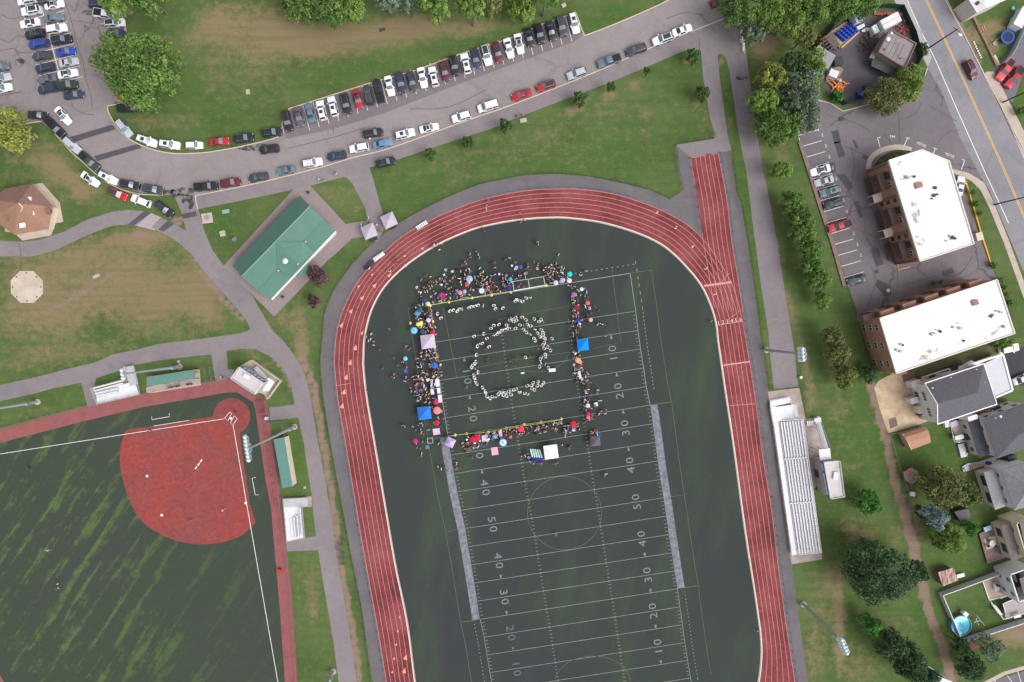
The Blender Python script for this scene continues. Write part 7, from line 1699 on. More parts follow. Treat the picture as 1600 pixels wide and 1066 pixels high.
UMB=[(733.5,436,5.2,(150,180,224),'large pale blue umbrella over the upper crowd',None),(692.5,462,3.6,(220,20,90),'crimson umbrella in the upper crowd next to a blue one',None),(688.5,461.5,3.0,(92,84,176),'violet blue umbrella touching the crimson one',None),(712.5,458.5,3.2,(54,76,150),'navy blue umbrella at the upper rope',None),(719,457.5,3.4,(214,130,160),'pink umbrella at the upper rope',None),(726,455.5,3.0,(160,166,200),'grey lilac umbrella at the upper rope',None),
       (752.5,454.5,4.4,(170,190,232),'blue and white panelled umbrella at the upper rope',(240,244,250)),(730,444,3.4,(216,70,86),'red umbrella just below the large pale blue one',None),(813.5,417,3.0,(50,86,156),'blue umbrella above the goal',None),(807,418,2.6,(140,180,208),'small light blue umbrella above the goal',None),(797.5,436.5,3.2,(50,160,206),'cyan umbrella left of the goal',None),(796,450.5,3.2,(40,60,160),'royal blue umbrella at the goal post',None),(890.3,428.5,3.9,(20,204,196),'turquoise umbrella at the upper right of the crowd',None),(868.5,442,3.9,(186,192,230),'lavender blue umbrella right of the goal',None),
       (879,438,3.8,(196,206,236),'white and violet umbrella beside the turquoise one',(120,110,180)),(889.5,438.5,3.9,(214,190,222),'pale pink umbrella below the turquoise one',None),(896.5,460.5,3.8,(150,100,160),'purple umbrella at the top of the right hand crowd',None),(909,452,3.0,(206,222,222),'pale green white umbrella right of the purple one',None),(901.5,480,3.4,(168,20,60),'dark red umbrella in the right hand crowd',None),(903.5,501,3.6,(34,70,170),'strong blue umbrella above the bright blue tent',None),(918.5,473.5,3.4,(214,100,100),'salmon red umbrella in the right branch of the crowd',None),(923,500,3.2,(196,170,176),'pale dusty umbrella in the right branch of the crowd',None),
       (903,563,4.2,(226,156,124),'large peach umbrella below the bright blue tent',None),(907,566,2.8,(230,140,110),'small peach umbrella touching the large peach one',None),(918.5,634,3.6,(206,190,170),'cream umbrella in the lower right crowd',None),(919.5,647,3.2,(190,40,90),'raspberry umbrella in the lower right crowd',None),(919,652,3.0,(226,90,140),'hot pink umbrella in the lower right crowd',None),
       (647,516.5,5.6,(84,160,220),'big sky blue umbrella left of the lilac tent',(150,200,240)),(633.5,560.5,3.6,(60,170,186),'teal blue umbrella among the scattered people at the left',(150,214,220)),(652,490,4.2,(64,140,190),'steel blue umbrella in the left crowd',None),(656,484.5,4.6,(62,84,110),'dark slate umbrella in the left crowd',None),(657.5,506,3.6,(224,218,110),'yellow umbrella in the left crowd',None),(653,507,3.0,(220,206,120),'pale yellow umbrella beside the yellow one',None),(660,518.5,4.2,(60,74,84),'charcoal umbrella above the lilac tent',None),(676,519.5,4.0,(196,26,70),'crimson umbrella at the corner of the lilac tent',None),(663,469,4.6,(58,64,92),'dark navy umbrella at the corner of the crowd',None),(669,475,3.4,(206,210,160),'pale lime umbrella at the rope corner',None),(669.5,500.5,3.6,(214,180,214),'pale pink umbrella at the left rope',None),
       (679,571.5,4.4,(40,104,200),'royal blue umbrella below the lilac tent',None),(681.5,628.5,4.0,(220,40,96),'crimson umbrella by the white tables',None),(683,641.5,6.0,(232,128,140),'large scalloped pink umbrella right of the blue tent',None),(682.5,661,3.8,(220,30,76),'crimson umbrella below the pink one',None),(649,689.5,3.6,(224,20,140),'magenta umbrella at the lower left',None),(686,640+14.5,1,(220,40,90),'x',None),
       (745.5,684,5.0,(206,26,76),'crimson umbrella right of the lavender tent',None),(738,687,4.2,(200,30,60),'red umbrella right of the lavender tent',None),(786,691.5,6.0,(120,176,232),'blue and white ringed umbrella in the lower crowd',(214,232,248)),(773,682.5,3.5,(110,150,206),'medium blue umbrella in the lower crowd',None),(797.8,683,2.4,(236,98,84),'small coral umbrella right of the ringed one',None),(814,670.5,4.8,(224,60,92),'rose red umbrella at the lower rope',None),(840.5,670,3.0,(150,110,170),'violet umbrella at the lower rope',None),(896,662.8,4.8,(214,36,44),'bright red umbrella in the lower right crowd',None),(896,672,3.0,(110,120,180),'blue grey umbrella below the bright red one',(200,206,230))]
for u_ in UMB:
    if u_[4] !='x':umbrella(*u_[:5],c2=u_[5])
g=empty('soccer_goal',P(827,450),0,'white soccer goal standing at the upper rope','goal');f0,f1,b0,b1=(803,454.5),(852,446),(801,440),(849,432.5)
MB().bar(P(*f0,2.4),P(*f1,2.4),.22).build('crossbar',WHITE,g)
for a in (f0,f1):
    q=P(*a,2.4);MB().bar((q.x,q.y,.03),(q.x,q.y,2.4),.16).build('post',WHITE,g)
for a,b in ((f0,b0),(f1,b1),((827.5,450.2),(825,436.2))):MB().bar(P(*a,2.38),P(*b,2.2),.11).build('top_bar',WHITE,g)
MB().bar(P(*b0,2.2),P(*b1,2.2),.11).build('rear_bar',WHITE,g)
for a in (b0,b1):q=P(*a,2.2);MB().bar((q.x,q.y,.03),(q.x,q.y,2.2),.1).build('rear_post',WHITE,g)
mb=MB();NET=mat('net_cord',(96,100,100),.8)
for i in range(33):
    t_=i/32;mb.bar(P(lerp(f0[0],f1[0],t_),lerp(f0[1],f1[1],t_),2.36),P(lerp(b0[0],b1[0],t_),lerp(b0[1],b1[1],t_),2.18),.012)
for j in range(8):
    t_=j/7;mb.bar(P(lerp(f0[0],b0[0],t_),lerp(f0[1],b0[1],t_),2.3),P(lerp(f1[0],b1[0],t_),lerp(f1[1],b1[1],t_),2.3),.012)
mb.build('net',NET,g,kind='stuff')
# rope barriers with marker cones
CONEY=mat('cone_yellow',(236,222,150),.6);TAPEY=mat('tape_yellow',(196,196,120),.7)
cone=MB().lathe((0,0,0),[(.3,0),(.3,.05),(.2,.06),(.06,.7)],10).data('marker_cone',[CONEY])
def rope(pts,label,z=.55,m=TAPEY,w_=.09):
    q=PP(smoothline(pts,3),z);mb=MB()
    for a,b in zip(q[:-1],q[1:]):mb.bar(a,b,w_,.05)
    mb.build('barrier_tape',m,label=label,cat='barrier tape',group='tapes round the performance square')
rope([(672,477),(701,472),(737,465.5),(768,460),(795,456),(803,455)],'pale yellow tape along the upper crowd',w_=.12);rope([(715,470),(722,466),(730,464.5),(738,466)],'loose loop of tape at the upper crowd');rope([(672,477),(675.5,502),(681,542)],'tape down the left crowd above the lilac tent');rope([(680,544),(684,560),(688,570)],'orange tape at the left crowd below the lilac tent',m=mat('tape_orange',(214,150,96),.7))
rope([(700,682),(711,680),(729,678),(763,675),(791,669),(819,663.5),(845,660),(877,655)],'yellow tape along the lower crowd');rope([(780,673),(819,665.5),(846,661.5),(876,656)],'second yellow tape line of the lower crowd',z=.8);rope([(854,446),(862,447),(870,445)],'short tape right of the goal')
for i,(x,y,w_) in enumerate([(672,477.5,'at the upper left rope corner'),(701.5,472,'second on the upper rope'),(737.5,465.5,'third on the upper rope'),(768,461,'fourth on the upper rope'),(798,456.5,'left of the goal post'),(853.5,446,'at the right goal post'),(676,502.5,'on the left rope beside the crowd'),(641,505,'on the faint yellow corner line'),(679,543,'at the lower corner of the lilac tent'),(687.5,570,'at the royal blue umbrella'),(711,680,'first on the lower rope'),(729,678,'second on the lower rope'),(763,675.5,'third on the lower rope'),(772,675.8,'fourth on the lower rope'),(791,669,'fifth on the lower rope'),(807.5,667.5,'sixth on the lower rope'),(819,663.5,'seventh on the lower rope'),(845.5,660,'eighth on the lower rope'),(877,655,'last on the lower rope at the right')]):
    p=P(x,y,.3);o=bpy.data.objects.new('marker_cone',cone);COL.objects.link(o);o.location=(p.x,p.y,.05);o.scale=(1.15,1.15,1);tag(o,'pale yellow marker cone, '+w_,'cone','marker cones of the rope')
def table(px,py,sx_,sy_,ang,label,m=WHITE):
    p=P(px,py,.75);t=empty('folding_table',(p.x,p.y,.04),R(ang),label,'table','folding tables');inst('table_top',MB().box((0,0,.74),(sx_,sy_,.05)).data('table_top',[m]),t)
    for a in (-.42,.42):
        for b in (-.4,.4):inst('leg',MB().bar((a*sx_,b*sy_,0),(a*sx_,b*sy_,.72),.05).data('leg',[GREYM]),t)
for (x,y,a,b,r,lb) in [(683.5,598.5,1.0,1.75,7,'uppermost table of the right hand column of white tables'),(685.5,610.5,.8,1.4,7,'middle table of the right hand column of white tables'),(687.5,623,.9,1.9,7,'lowest table of the right hand column of white tables'),(669,593.5,.9,.7,20,'small white table at the top of the inner table group'),(674.5,596.5,.6,1.2,5,'narrow white table of the inner table group'),(674.5,603.5,.5,.8,5,'tiny white table of the inner table group'),(675.5,612,.8,1.4,8,'lower white table of the inner table group'),(662.7,604,.4,.9,5,'slim white table left of the inner group'),
                                (906,586,.55,1.9,12,'long narrow white table at the right hand crowd'),(931,632,.9,.9,10,'square white table right of the right hand crowd'),(592,401,3.0,1.0,36,'long white table at the outer edge of the track')]:table(x,y,a,b,r,lb)
def blanket(px,py,a,b,r,c,label,cat='blanket',nm='picnic_blanket'):
    p=P(px,py);mb=MB();n_=6;an=R(r);rnd=random.Random(int(px));vs=[]
    for i in range(n_+1):
        for j in range(n_+1):
            u,v=(i/n_-.5)*a,(j/n_-.5)*b;vs.append((p.x+u*math.cos(an)-v*math.sin(an),p.y+u*math.sin(an)+v*math.cos(an),.07+rnd.uniform(0,.05)))
    mb.mesh(vs,[[i*(n_+1)+j,(i+1)*(n_+1)+j,(i+1)*(n_+1)+j+1,i*(n_+1)+j+1] for i in range(n_) for j in range(n_)]);mb.build(nm,fabric(c),label=label,cat=cat,group='blankets and mats on the turf')
for x,y,a,b,r,c,lb in [(682,674.5,1.7,1.5,8,(214,184,206),'pale pink blanket below the crimson umbrella'),(758,685.5,1.5,1.6,5,(206,200,226),'pale lilac blanket between red and blue umbrellas'),(782,677,.8,1.7,5,(224,190,206),'narrow pink white blanket at the lower rope'),(773,705,1.6,1.9,8,(224,160,184),'pink blanket on the painted 30'),(826.5,716,1.2,1.3,0,(24,44,116),'navy blanket left of the pale folded benches'),(841.5,718.5,1.6,1.2,20,(56,50,150),'indigo blanket below the pale folded benches'),(683.5,590,1.2,.9,0,(66,66,88),'dark cloth mat above the white tables'),(652,609,.9,2.6,3,(74,66,100),'dark violet mat under the seated group'),(670,600,1.6,1.2,10,(40,46,72),'dark navy mat between the inner tables'),(653.5,612,.8,1.0,3,(150,160,200),'pale blue cloth under the seated group'),
                             (936,680,1.1,.9,20,(30,80,140),'blue mat at the corner of the dark grey tent'),(634,579.5,.8,.9,5,(56,100,160),'blue mat below the teal blue umbrella'),(668,667+32,.9,.9,0,(110,116,130),'grey round mat below the pale frame'),(740,700,1.0,.8,10,(86,90,92),'dark grey mat on the painted 30'),(755,697,2.0,.8,10,(74,78,80),'charcoal mat below the pale lilac blanket')]:blanket(x,y,a,b,r,c,lb)
for i in range(5):
    p=P(830.5+i*3.6,708+i*.3,.6);t=empty('folding_bench',(p.x,p.y,.04),R(105),['leftmost','second','middle','fourth','rightmost'][i]+' of the five pale teal folding benches','bench','pale teal folding benches');inst('seat',MB().box((0,0,.45),(2.1,.36,.05)).data('seat',[mat('pale_teal',(178,204,206),.5)]),t)
    for a in (-.8,.8):inst('leg',MB().box((a,0,.22),(.06,.3,.44)).data('leg',[GREYM]),t)
p=P(672,688.5,1);t=empty('clothes_rack',(p.x,p.y,.04),R(5),'small grey square frame left of the lavender tent','frame');w_=.62
for a,b in (((-w_,-w_),(w_,-w_)),((w_,-w_),(w_,w_)),((w_,w_),(-w_,w_)),((-w_,w_),(-w_,-w_))):inst('bar',MB().bar(a+(1.0,),b+(1.0,),.12).data('bar',[mat('frame_pale',(168,174,182),.5)]),t);inst('leg',MB().bar(a+(0,),a+(1.0,),.06).data('leg',[GREYM]),t)
p=P(659,352,.5);t=empty('metal_bench',(p.x,p.y,.03),R(32),'white metal stand bench with six seats at the outer lane','bench')
for i in range(6):inst('seat',MB().box((-1.25+i*.5,0,.6),(.4,.95,.06)).data('seat',[WHITE]),t)
inst('frame',MB().bar((-1.6,-.5,.4),(1.6,-.5,.4),.1).bar((-1.6,.45,.4),(1.6,.45,.4),.1).data('frame',[GREYM]),t)
box_thing('equipment_case',579,413,(.9,1.5,.8),-30,.03,DARKM,'black equipment case at the outer lane below the white table','case')
p=P(575,417,1);box_thing('equipment_case',572.5,418.5,(1.2,.7,.6),20,.03,mat('black_case',(52,54,60),.6),'second black case beside the equipment case','case')
for (x,y,s) in ((584,374,0),(613,355,1)):
    p=P(x,y,.7);t=empty('folding_table',(p.x,p.y,.04),R(22),['dark draped table below the lower left pale tent','dark draped table below the upper right pale tent'][s],'table','folding tables');inst('table_top',MB().box((0,0,.74),(1.8,.7,.05)).data('table_top',[DARKM]),t);inst('cloth',MB().box((0,0,.38),(1.7,.62,.68)).data('cloth',[DARKM]),t)
box_thing('hurdle_cart',1098-200-10,446,(.3,.3,.3),0,.04,WHITE,'tiny white box by the purple umbrella','box')
box_thing('speaker_cart',862.8,578.5,(1.5,.7,.9),5,.04,WHITE,'white equipment cart inside the band ring on the right','cart');box_thing('white_bag',816.5,583,(.8,.4,.3),5,.04,WHITE,'white bag lying alone inside the band ring','bag')
t=empty('scoreboard_truss',P(1106,240),0,'thin dark starting frame at the top of the sprint chute','frame');MB().bar(P(1105,243,.8),P(1112,241,.8),.12).build('bar',DARKM,t);MB().bar(P(1105,243,0),P(1105,243,.8),.08).build('post',DARKM,t);MB().bar(P(1112,241,0),P(1112,241,.8),.08).build('post',DARKM,t)
# ---------------------------------------------------------------- people
SKINS=[mat('skin_a',(206,160,136),.6),mat('skin_b',(170,122,96),.6),mat('skin_c',(118,80,62),.6)]
HAIRS=[mat('hair_dark',(40,32,30),.7),mat('hair_brown',(84,60,46),.7),mat('hair_fair',(180,150,108),.7)]
CLOTH=dict(white=(240,240,244),black=(34,34,40),grey=(128,130,138),red=(196,40,56),pink=(222,140,160),navy=(44,52,92),blue=(66,108,176),lavender=(186,172,214),tan=(190,158,128),green=(66,116,92),maroon=(112,40,56),yellow=(222,196,104),orange=(222,110,74),teal=(92,190,196),lime=(188,216,120),purple=(110,70,150),denim=(76,92,124),khaki=(170,152,126))
def cm(c):return mat('cloth_'+c,CLOTH[c],.85,spec=.1)
J={}
def skel(pose):
    # (name, parent, (x forward, y left, z), radius, tag)  tags: s skin, t top, b bottoms, h hair, f shoes
    if pose in ('standing','band','armsup','walking'):
        hip=.92
        L1=[('pelvis',None,(0,0,hip),.135,'b'),('waist','pelvis',(0,0,1.08),.125,'t'),('chest','waist',(.01,0,1.30),.15,'t'),('neck','chest',(.01,0,1.47),.06,'s'),('head','neck',(.03,0,1.60),.098,'s'),('crown','head',(.02,0,1.70),.085,'h')]
        sw=.22 if pose=='walking' else .04
        for s,sg in (('l',1),('r',-1)):
            st=sw*sg
            L1+=[('hip'+s,'pelvis',(0,sg*.10,.86),.105,'b'),('knee'+s,'hip'+s,(st*.7+.03,sg*.11,.48),.07,'b'),('ank'+s,'knee'+s,(st*1.2,sg*.11,.09),.045,'s'),('toe'+s,'ank'+s,(st*1.2+.16,sg*.12,.04),.04,'f')]
            L1+=[('sh'+s,'chest',(0,sg*.19,1.38),.07,'t')]
            if pose=='band':L1+=[('elb'+s,'sh'+s,(.16,sg*.33,1.20),.062,'t'),('wri'+s,'elb'+s,(.40,sg*.14,1.28),.05,'t'),('hand'+s,'wri'+s,(.46,sg*.08,1.30),.04,'s')]
            elif pose=='armsup':L1+=[('elb'+s,'sh'+s,(.12,sg*.38,1.42),.05,'t'),('wri'+s,'elb'+s,(.2,sg*.36,1.66),.036,'s'),('hand'+s,'wri'+s,(.22,sg*.34,1.75),.034,'s')]
            else:L1+=[('elb'+s,'sh'+s,(-st*.5-.02,sg*.27,1.12),.05,'t'),('wri'+s,'elb'+s,(.14-st*.4,sg*.27,.90),.036,'s'),('hand'+s,'wri'+s,(.18-st*.4,sg*.26,.82),.034,'s')]
    elif pose=='seated':
        L1=[('pelvis',None,(0,0,.52),.145,'b'),('waist','pelvis',(-.03,0,.68),.13,'t'),('chest','waist',(-.02,0,.90),.15,'t'),('neck','chest',(0,0,1.07),.06,'s'),('head','neck',(.03,0,1.20),.098,'s'),('crown','head',(.02,0,1.30),.085,'h')]
        for s,sg in (('l',1),('r',-1)):
            L1+=[('hip'+s,'pelvis',(.05,sg*.11,.50),.105,'b'),('knee'+s,'hip'+s,(.44,sg*.13,.50),.075,'b'),('ank'+s,'knee'+s,(.46,sg*.13,.10),.045,'s'),('toe'+s,'ank'+s,(.62,sg*.14,.05),.04,'f'),('sh'+s,'chest',(0,sg*.19,.98),.07,'t'),('elb'+s,'sh'+s,(.08,sg*.27,.74),.05,'t'),('wri'+s,'elb'+s,(.28,sg*.18,.64),.036,'s'),('hand'+s,'wri'+s,(.35,sg*.14,.62),.034,'s')]
    elif pose=='sitting': # on the ground
        L1=[('pelvis',None,(0,0,.15),.145,'b'),('waist','pelvis',(-.06,0,.32),.13,'t'),('chest','waist',(-.06,0,.54),.15,'t'),('neck','chest',(-.03,0,.71),.06,'s'),('head','neck',(0,0,.84),.098,'s'),('crown','head',(-.01,0,.94),.085,'h')]
        for s,sg in (('l',1),('r',-1)):
            L1+=[('hip'+s,'pelvis',(.05,sg*.11,.13),.105,'b'),('knee'+s,'hip'+s,(.42,sg*.20,.26 if sg>0 else .12),.07,'b'),('ank'+s,'knee'+s,(.62,sg*.12,.07),.045,'s'),('toe'+s,'ank'+s,(.78,sg*.13,.09),.04,'f'),('sh'+s,'chest',(-.04,sg*.19,.62),.07,'t'),('elb'+s,'sh'+s,(.02,sg*.30,.38),.05,'t'),('wri'+s,'elb'+s,(.22,sg*.22,.28),.036,'s'),('hand'+s,'wri'+s,(.30,sg*.2,.26),.034,'s')]
    elif pose=='crouching':
        L1=[('pelvis',None,(-.15,0,.42),.14,'b'),('waist','pelvis',(-.02,0,.58),.13,'t'),('chest','waist',(.14,0,.74),.15,'t'),('neck','chest',(.27,0,.86),.06,'s'),('head','neck',(.35,0,.94),.098,'s'),('crown','head',(.36,0,1.03),.085,'h')]
        for s,sg in (('l',1),('r',-1)):
            L1+=[('hip'+s,'pelvis',(-.1,sg*.11,.40),.105,'b'),('knee'+s,'hip'+s,(.25,sg*.16,.42),.075,'b'),('ank'+s,'knee'+s,(.0,sg*.14,.09),.045,'s'),('toe'+s,'ank'+s,(.16,sg*.15,.04),.04,'f'),('sh'+s,'chest',(.16,sg*.19,.80),.07,'t'),('elb'+s,'sh'+s,(.3,sg*.26,.56),.05,'t'),('wri'+s,'elb'+s,(.44,sg*.2,.40),.036,'s'),('hand'+s,'wri'+s,(.5,sg*.18,.34),.034,'s')]
    return L1
_PM={}
def person_mesh(pose):
    if pose in _PM:return _PM[pose]
    L1=skel(pose);idx={n_[0]:i for i,n_ in enumerate(L1)}
    me=bpy.data.meshes.new('skeleton');me.from_pydata([n_[2] for n_ in L1],[(idx[n_[1]],idx[n_[0]]) for n_ in L1 if n_[1]],[])
    ob=bpy.data.objects.new('skeleton',me);COL.objects.link(ob)
    md=ob.modifiers.new('skin','SKIN');md.use_smooth_shade=True
    for i,n_ in enumerate(L1):me.skin_vertices[0].data[i].radius=(n_[3],n_[3]*(1.0 if n_[4] !='t' or n_[0] not in ('chest','waist') else 1.25));me.skin_vertices[0].data[i].use_root=(i==0)
    sb=ob.modifiers.new('sub','SUBSURF');sb.levels=1;sb.render_levels=1
    bpy.context.view_layer.update();dg=bpy.context.evaluated_depsgraph_get();new=bpy.data.meshes.new_from_object(ob.evaluated_get(dg));bpy.data.objects.remove(ob)
    segs=[(Vector(L1[idx[n_[1]]][2]),Vector(n_[2]),n_[4],n_[3]) for n_ in L1 if n_[1]]
    for m_ in (SKINS[0],cm('white'),cm('black'),HAIRS[0],DARKM):new.materials.append(m_)
    order=dict(s=0,t=1,b=2,h=3,f=4);hp=Vector(L1[idx['head']][2])
    for p in new.polygons:
        c=p.center;best=(9,'s')
        for a,b,tg,r in segs:
            ab=b-a;t_=max(0,min(1,(c-a).dot(ab)/ab.length_squared));d=(c-a-ab*t_).length-r
            if d<best[0]:best=(d,tg)
        tg=best[1]
        if (c-hp).length<.19 and c.z>hp.z-.11:tg='h' if (c.z>hp.z+.045 or c.x<hp.x-.03) else 's'
        p.material_index=order[tg];p.use_smooth=True
    new.name='person_'+pose;_PM[pose]=new
    return new
PEOPLE=[]
def person(px,py,pose,top,bottom,yaw=None,hat=None,scale=None,z=.045,skin=None,hair=None):
    PEOPLE.append(dict(px=px,py=py,pose=pose,top=top,bottom=bottom,yaw=random.uniform(0,360) if yaw is None else yaw,hat=hat,s=scale or random.uniform(.93,1.07),z=z,skin=random.choice((0,0,1,1,2)) if skin is None else skin,hair=random.choice((0,0,0,1,1,2)) if hair is None else hair))
PH={'standing':1.5,'band':1.3,'armsup':1.5,'walking':1.5,'seated':1.1,'sitting':.8,'crouching':.9}
def build_person(d,label=None,group=None):
    me=person_mesh(d['pose']);p=P(d['px'],d['py'],PH[d['pose']])
    o=bpy.data.objects.new('person',me);COL.objects.link(o);o.location=(p.x,p.y,d['z']);o.rotation_euler=(0,0,R(d['yaw']));o.scale=(d['s'],)*3
    ms=[SKINS[d['skin']],cm(d['top']),cm(d['bottom']),HAIRS[d['hair']] if not d['hat'] else cm(d['hat']),DARKM]
    for i,m_ in enumerate(ms):o.material_slots[i].link='OBJECT';o.material_slots[i].material=m_
    return tag(o,label,'person',group)
rg=random.Random(11)
# the band in white, forming a ring and a line
band=[]
for (ox,oy,k,L_) in [(660,460,10.66,[(450,270),(505,255),(570,275),(620,230),(665,245),(775,210),(815,190),(870,185),(920,170),(1012,185),(1190,172),(1208,230),(1330,220),(240,325),(305,383),(1142,552),(1190,500),(1265,492),(1405,498),(855,685),(1008,655),(1070,720),(1190,680),(1235,650),(1275,620),(1320,585),(1370,575),(1410,555),(1450,565),(900,868),(940,825),(990,805),(1105,860),(882,1008)]),
                        (780,460,10.66,[(260,98),(292,75),(337,92),(382,108),(458,48),(518,52),(180,415),(215,400),(268,375),(290,418),(244,438),(383,365),(454,415),(268,552),(350,495),(485,495),(525,510),(413,577),(465,625),(517,668),(595,400),(663,440),(712,415),(598,585),(650,635),(708,578),(725,620),(735,660),(693,700),(745,708),(778,735),(890,727),(587,722),(613,768),(768,803),(740,833),(757,888),(822,882),(868,932),(778,988),(780,1028),(715,1045)]),
                        (720,540,10,[(220,255),(205,290),(170,315),(155,350),(255,415),(190,468),(205,515),(213,548),(240,610),(327,660),(368,718),(380,750),(400,810),(445,835),(490,812),(547,808),(575,770),(610,745),(648,740),(690,750),(740,735),(650,785),(713,805),(785,780),(795,710),(835,705),(875,693),(925,720),(915,740),(1020,175),(1005,760),(1055,765),(1045,640),(1105,640),(1140,590),(1115,690),(1165,695),(1205,640),(1270,630),(1305,585),(1220,570),(1255,210),(1250,262),(1245,330),(1322,290),(1380,345)])]:
    for (x,y) in L_:band.append((ox+x/k,oy+y/k))
cxb,cyb=800,565
for (x,y) in band:
    yaw=math.degrees(math.atan2(-(cyb-y),(cxb-x)))+rg.uniform(-40,40)
    person(x,y,'band' if rg.random()<.86 else 'walking','white','white' if rg.random()<.4 else 'black',yaw,'white' if rg.random()<.55 else None,scale=1.24)
n_band=len(PEOPLE)
for (x,y,t_,b_) in [(760.5,544,'red','white'),(761.5,560.5,'black','black'),(761,566,'black','black'),(797,565,'black','black'),(805,570,'black','black'),(804.5,559,'black','black'),(818.5,557,'black','black'),(827,558.5,'black','black'),(818,508,'tan','white'),(848.5,503.5,'orange','tan'),(842,610,'red','red'),(841,545,'grey','black'),(822,557.5,'black','grey'),(835,555,'black','grey'),(842.5,565,'grey','black'),(766,528,'black','black'),(729.5,605,'grey','black'),(740.5,567,'red','white'),(742,576.5,'white','black')]:
    person(x,y,rg.choice(['standing','walking','armsup']),t_,b_)
# scattered people
SCAT=[(619,405,'black','black'),(618.5,409,'black','black'),(577,419,'white','black'),(605,421,'grey','maroon'),(609,424,'white','black'),(675,385,'pink','grey'),(677.7,381.5,'white','grey'),(683,381.5,'white','maroon'),(686,390,'white','white'),(575.5,340,'white','khaki'),(588,351,'white','tan'),(564,352,'white','grey'),(594,361,'maroon','black'),(760,321,'grey','black'),(760,327,'white','black'),(762.6,313,'maroon','black'),(812,333,'lavender','navy'),(814,346.6,'teal','teal'),(820,343,'white','grey'),(757,361,'grey','grey'),(754,355,'orange','white'),(840,378,'tan','grey'),(841.5,381,'lavender','navy'),(734.5,397,'lavender','blue'),(735,402,'pink','khaki'),(744,392.5,'tan','maroon'),(747,397,'white','white'),(744,405,'navy','purple'),(749,402.5,'white','khaki'),(726,409,'grey','white'),(727.5,412,'grey','white'),(721.5,414,'pink','maroon'),(768.5,411,'navy','denim'),(773,410,'red','red'),(773,418,'yellow','tan'),(796,403,'white','white'),(790,406,'tan','green'),(666,431,'red','maroon'),(672,432.5,'white','white'),(657.5,437.5,'teal','grey'),(751,426,'lime','lime'),(749.5,419,'white','white'),(834.5,409.5,'red','maroon'),(873,398,'white','maroon'),(871,405,'grey','black'),(914,423.5,'tan','white'),(907.5,430,'white','white'),(917,423,'white','khaki'),(934.5,507,'white','black'),(940,506.5,'white','black'),(944,508,'grey','purple'),(930,480,'grey','white'),(936,485.5,'green','grey'),(946,526,'grey','lavender'),(1112.5,502,'white','black'),(945.5,744,'tan','maroon'),(947,741,'white','black'),(869,835,'pink','tan'),(1185,987,'teal','denim'),
        (579.4,522,'white','khaki'),(572,526,'lavender','blue'),(575.5,532.6,'white','green'),(578.6,530,'white','grey'),(583,534,'pink','red'),(583,539.4,'white','red'),(592.6,547,'grey','maroon'),(614,559.7,'grey','grey'),(608,514,'orange','maroon'),(621,571,'tan','grey'),(597,576.6,'blue','navy'),(611,589,'orange','red'),(615,585,'tan','grey'),(615,591,'white','khaki'),(573,611.5,'blue','green'),(633,544,'red','maroon'),(639,545.6,'blue','denim'),(634,541,'white','navy'),(634,590,'white','grey'),(632.6,595.7,'white','tan'),(637,594,'red','pink'),(644.5,589,'white','grey'),(629,566,'white','white'),(634,567.6,'purple','lavender'),(635,574,'pink','purple'),(640.5,606,'tan','maroon'),(642,612,'tan','khaki'),
        (689,733.5,'white','white'),(684,730,'white','grey'),(698,738,'tan','grey'),(695.5,732.5,'grey','white'),(713,724.6,'white','white'),(711.5,728,'red','maroon'),(714,732,'pink','tan'),(717.5,732.5,'grey','grey'),(738,716,'orange','green'),(685,693.6,'white','white'),(691,698,'maroon','red'),(628.4,665.5,'tan','orange'),(632,667,'tan','grey'),(644.4,667.4,'white','white'),(649,672.5,'teal','white'),(652.4,665,'grey','black'),(657.5,662,'white','purple'),(660,665,'lavender','purple'),(657,672,'teal','white'),(658,676.5,'white','white'),(661,678.5,'red','pink'),(669,672,'white','maroon'),(660,691,'tan','pink'),(650,694,'pink','white'),(651,700,'khaki','tan'),(656,702.5,'red','white'),(658.5,709,'white','black'),(657.5,713,'grey','black'),
        (42,732,'navy','black'),(73,861,'white','grey'),(88,913.5,'white','maroon'),(87,921,'grey','white'),(232,674,'lavender','navy'),(297,815,'grey','grey'),(347,798,'lavender','grey'),(366.5,645,'black','black'),(262,606,'black','black'),(267,605.5,'black','navy'),(274,604,'black','black'),(278,603,'black','grey'),(292,601,'navy','black'),(297,600.5,'black','black'),(343.5,589.5,'white','navy'),(346,591,'grey','navy'),(525,271,'white','grey'),(523.5,268,'grey','black'),(497,279,'white','grey'),(504,281,'grey','white'),(807,180,'maroon','black'),(815,178,'black','black'),(577,216,'white','white'),(575,347,'black','black'),(592,360,'black','maroon')]
for s in SCAT:person(s[0],s[1],rg.choice(['standing','standing','walking','armsup','standing']),s[2],s[3],z=.05)
n_fix=len(PEOPLE)
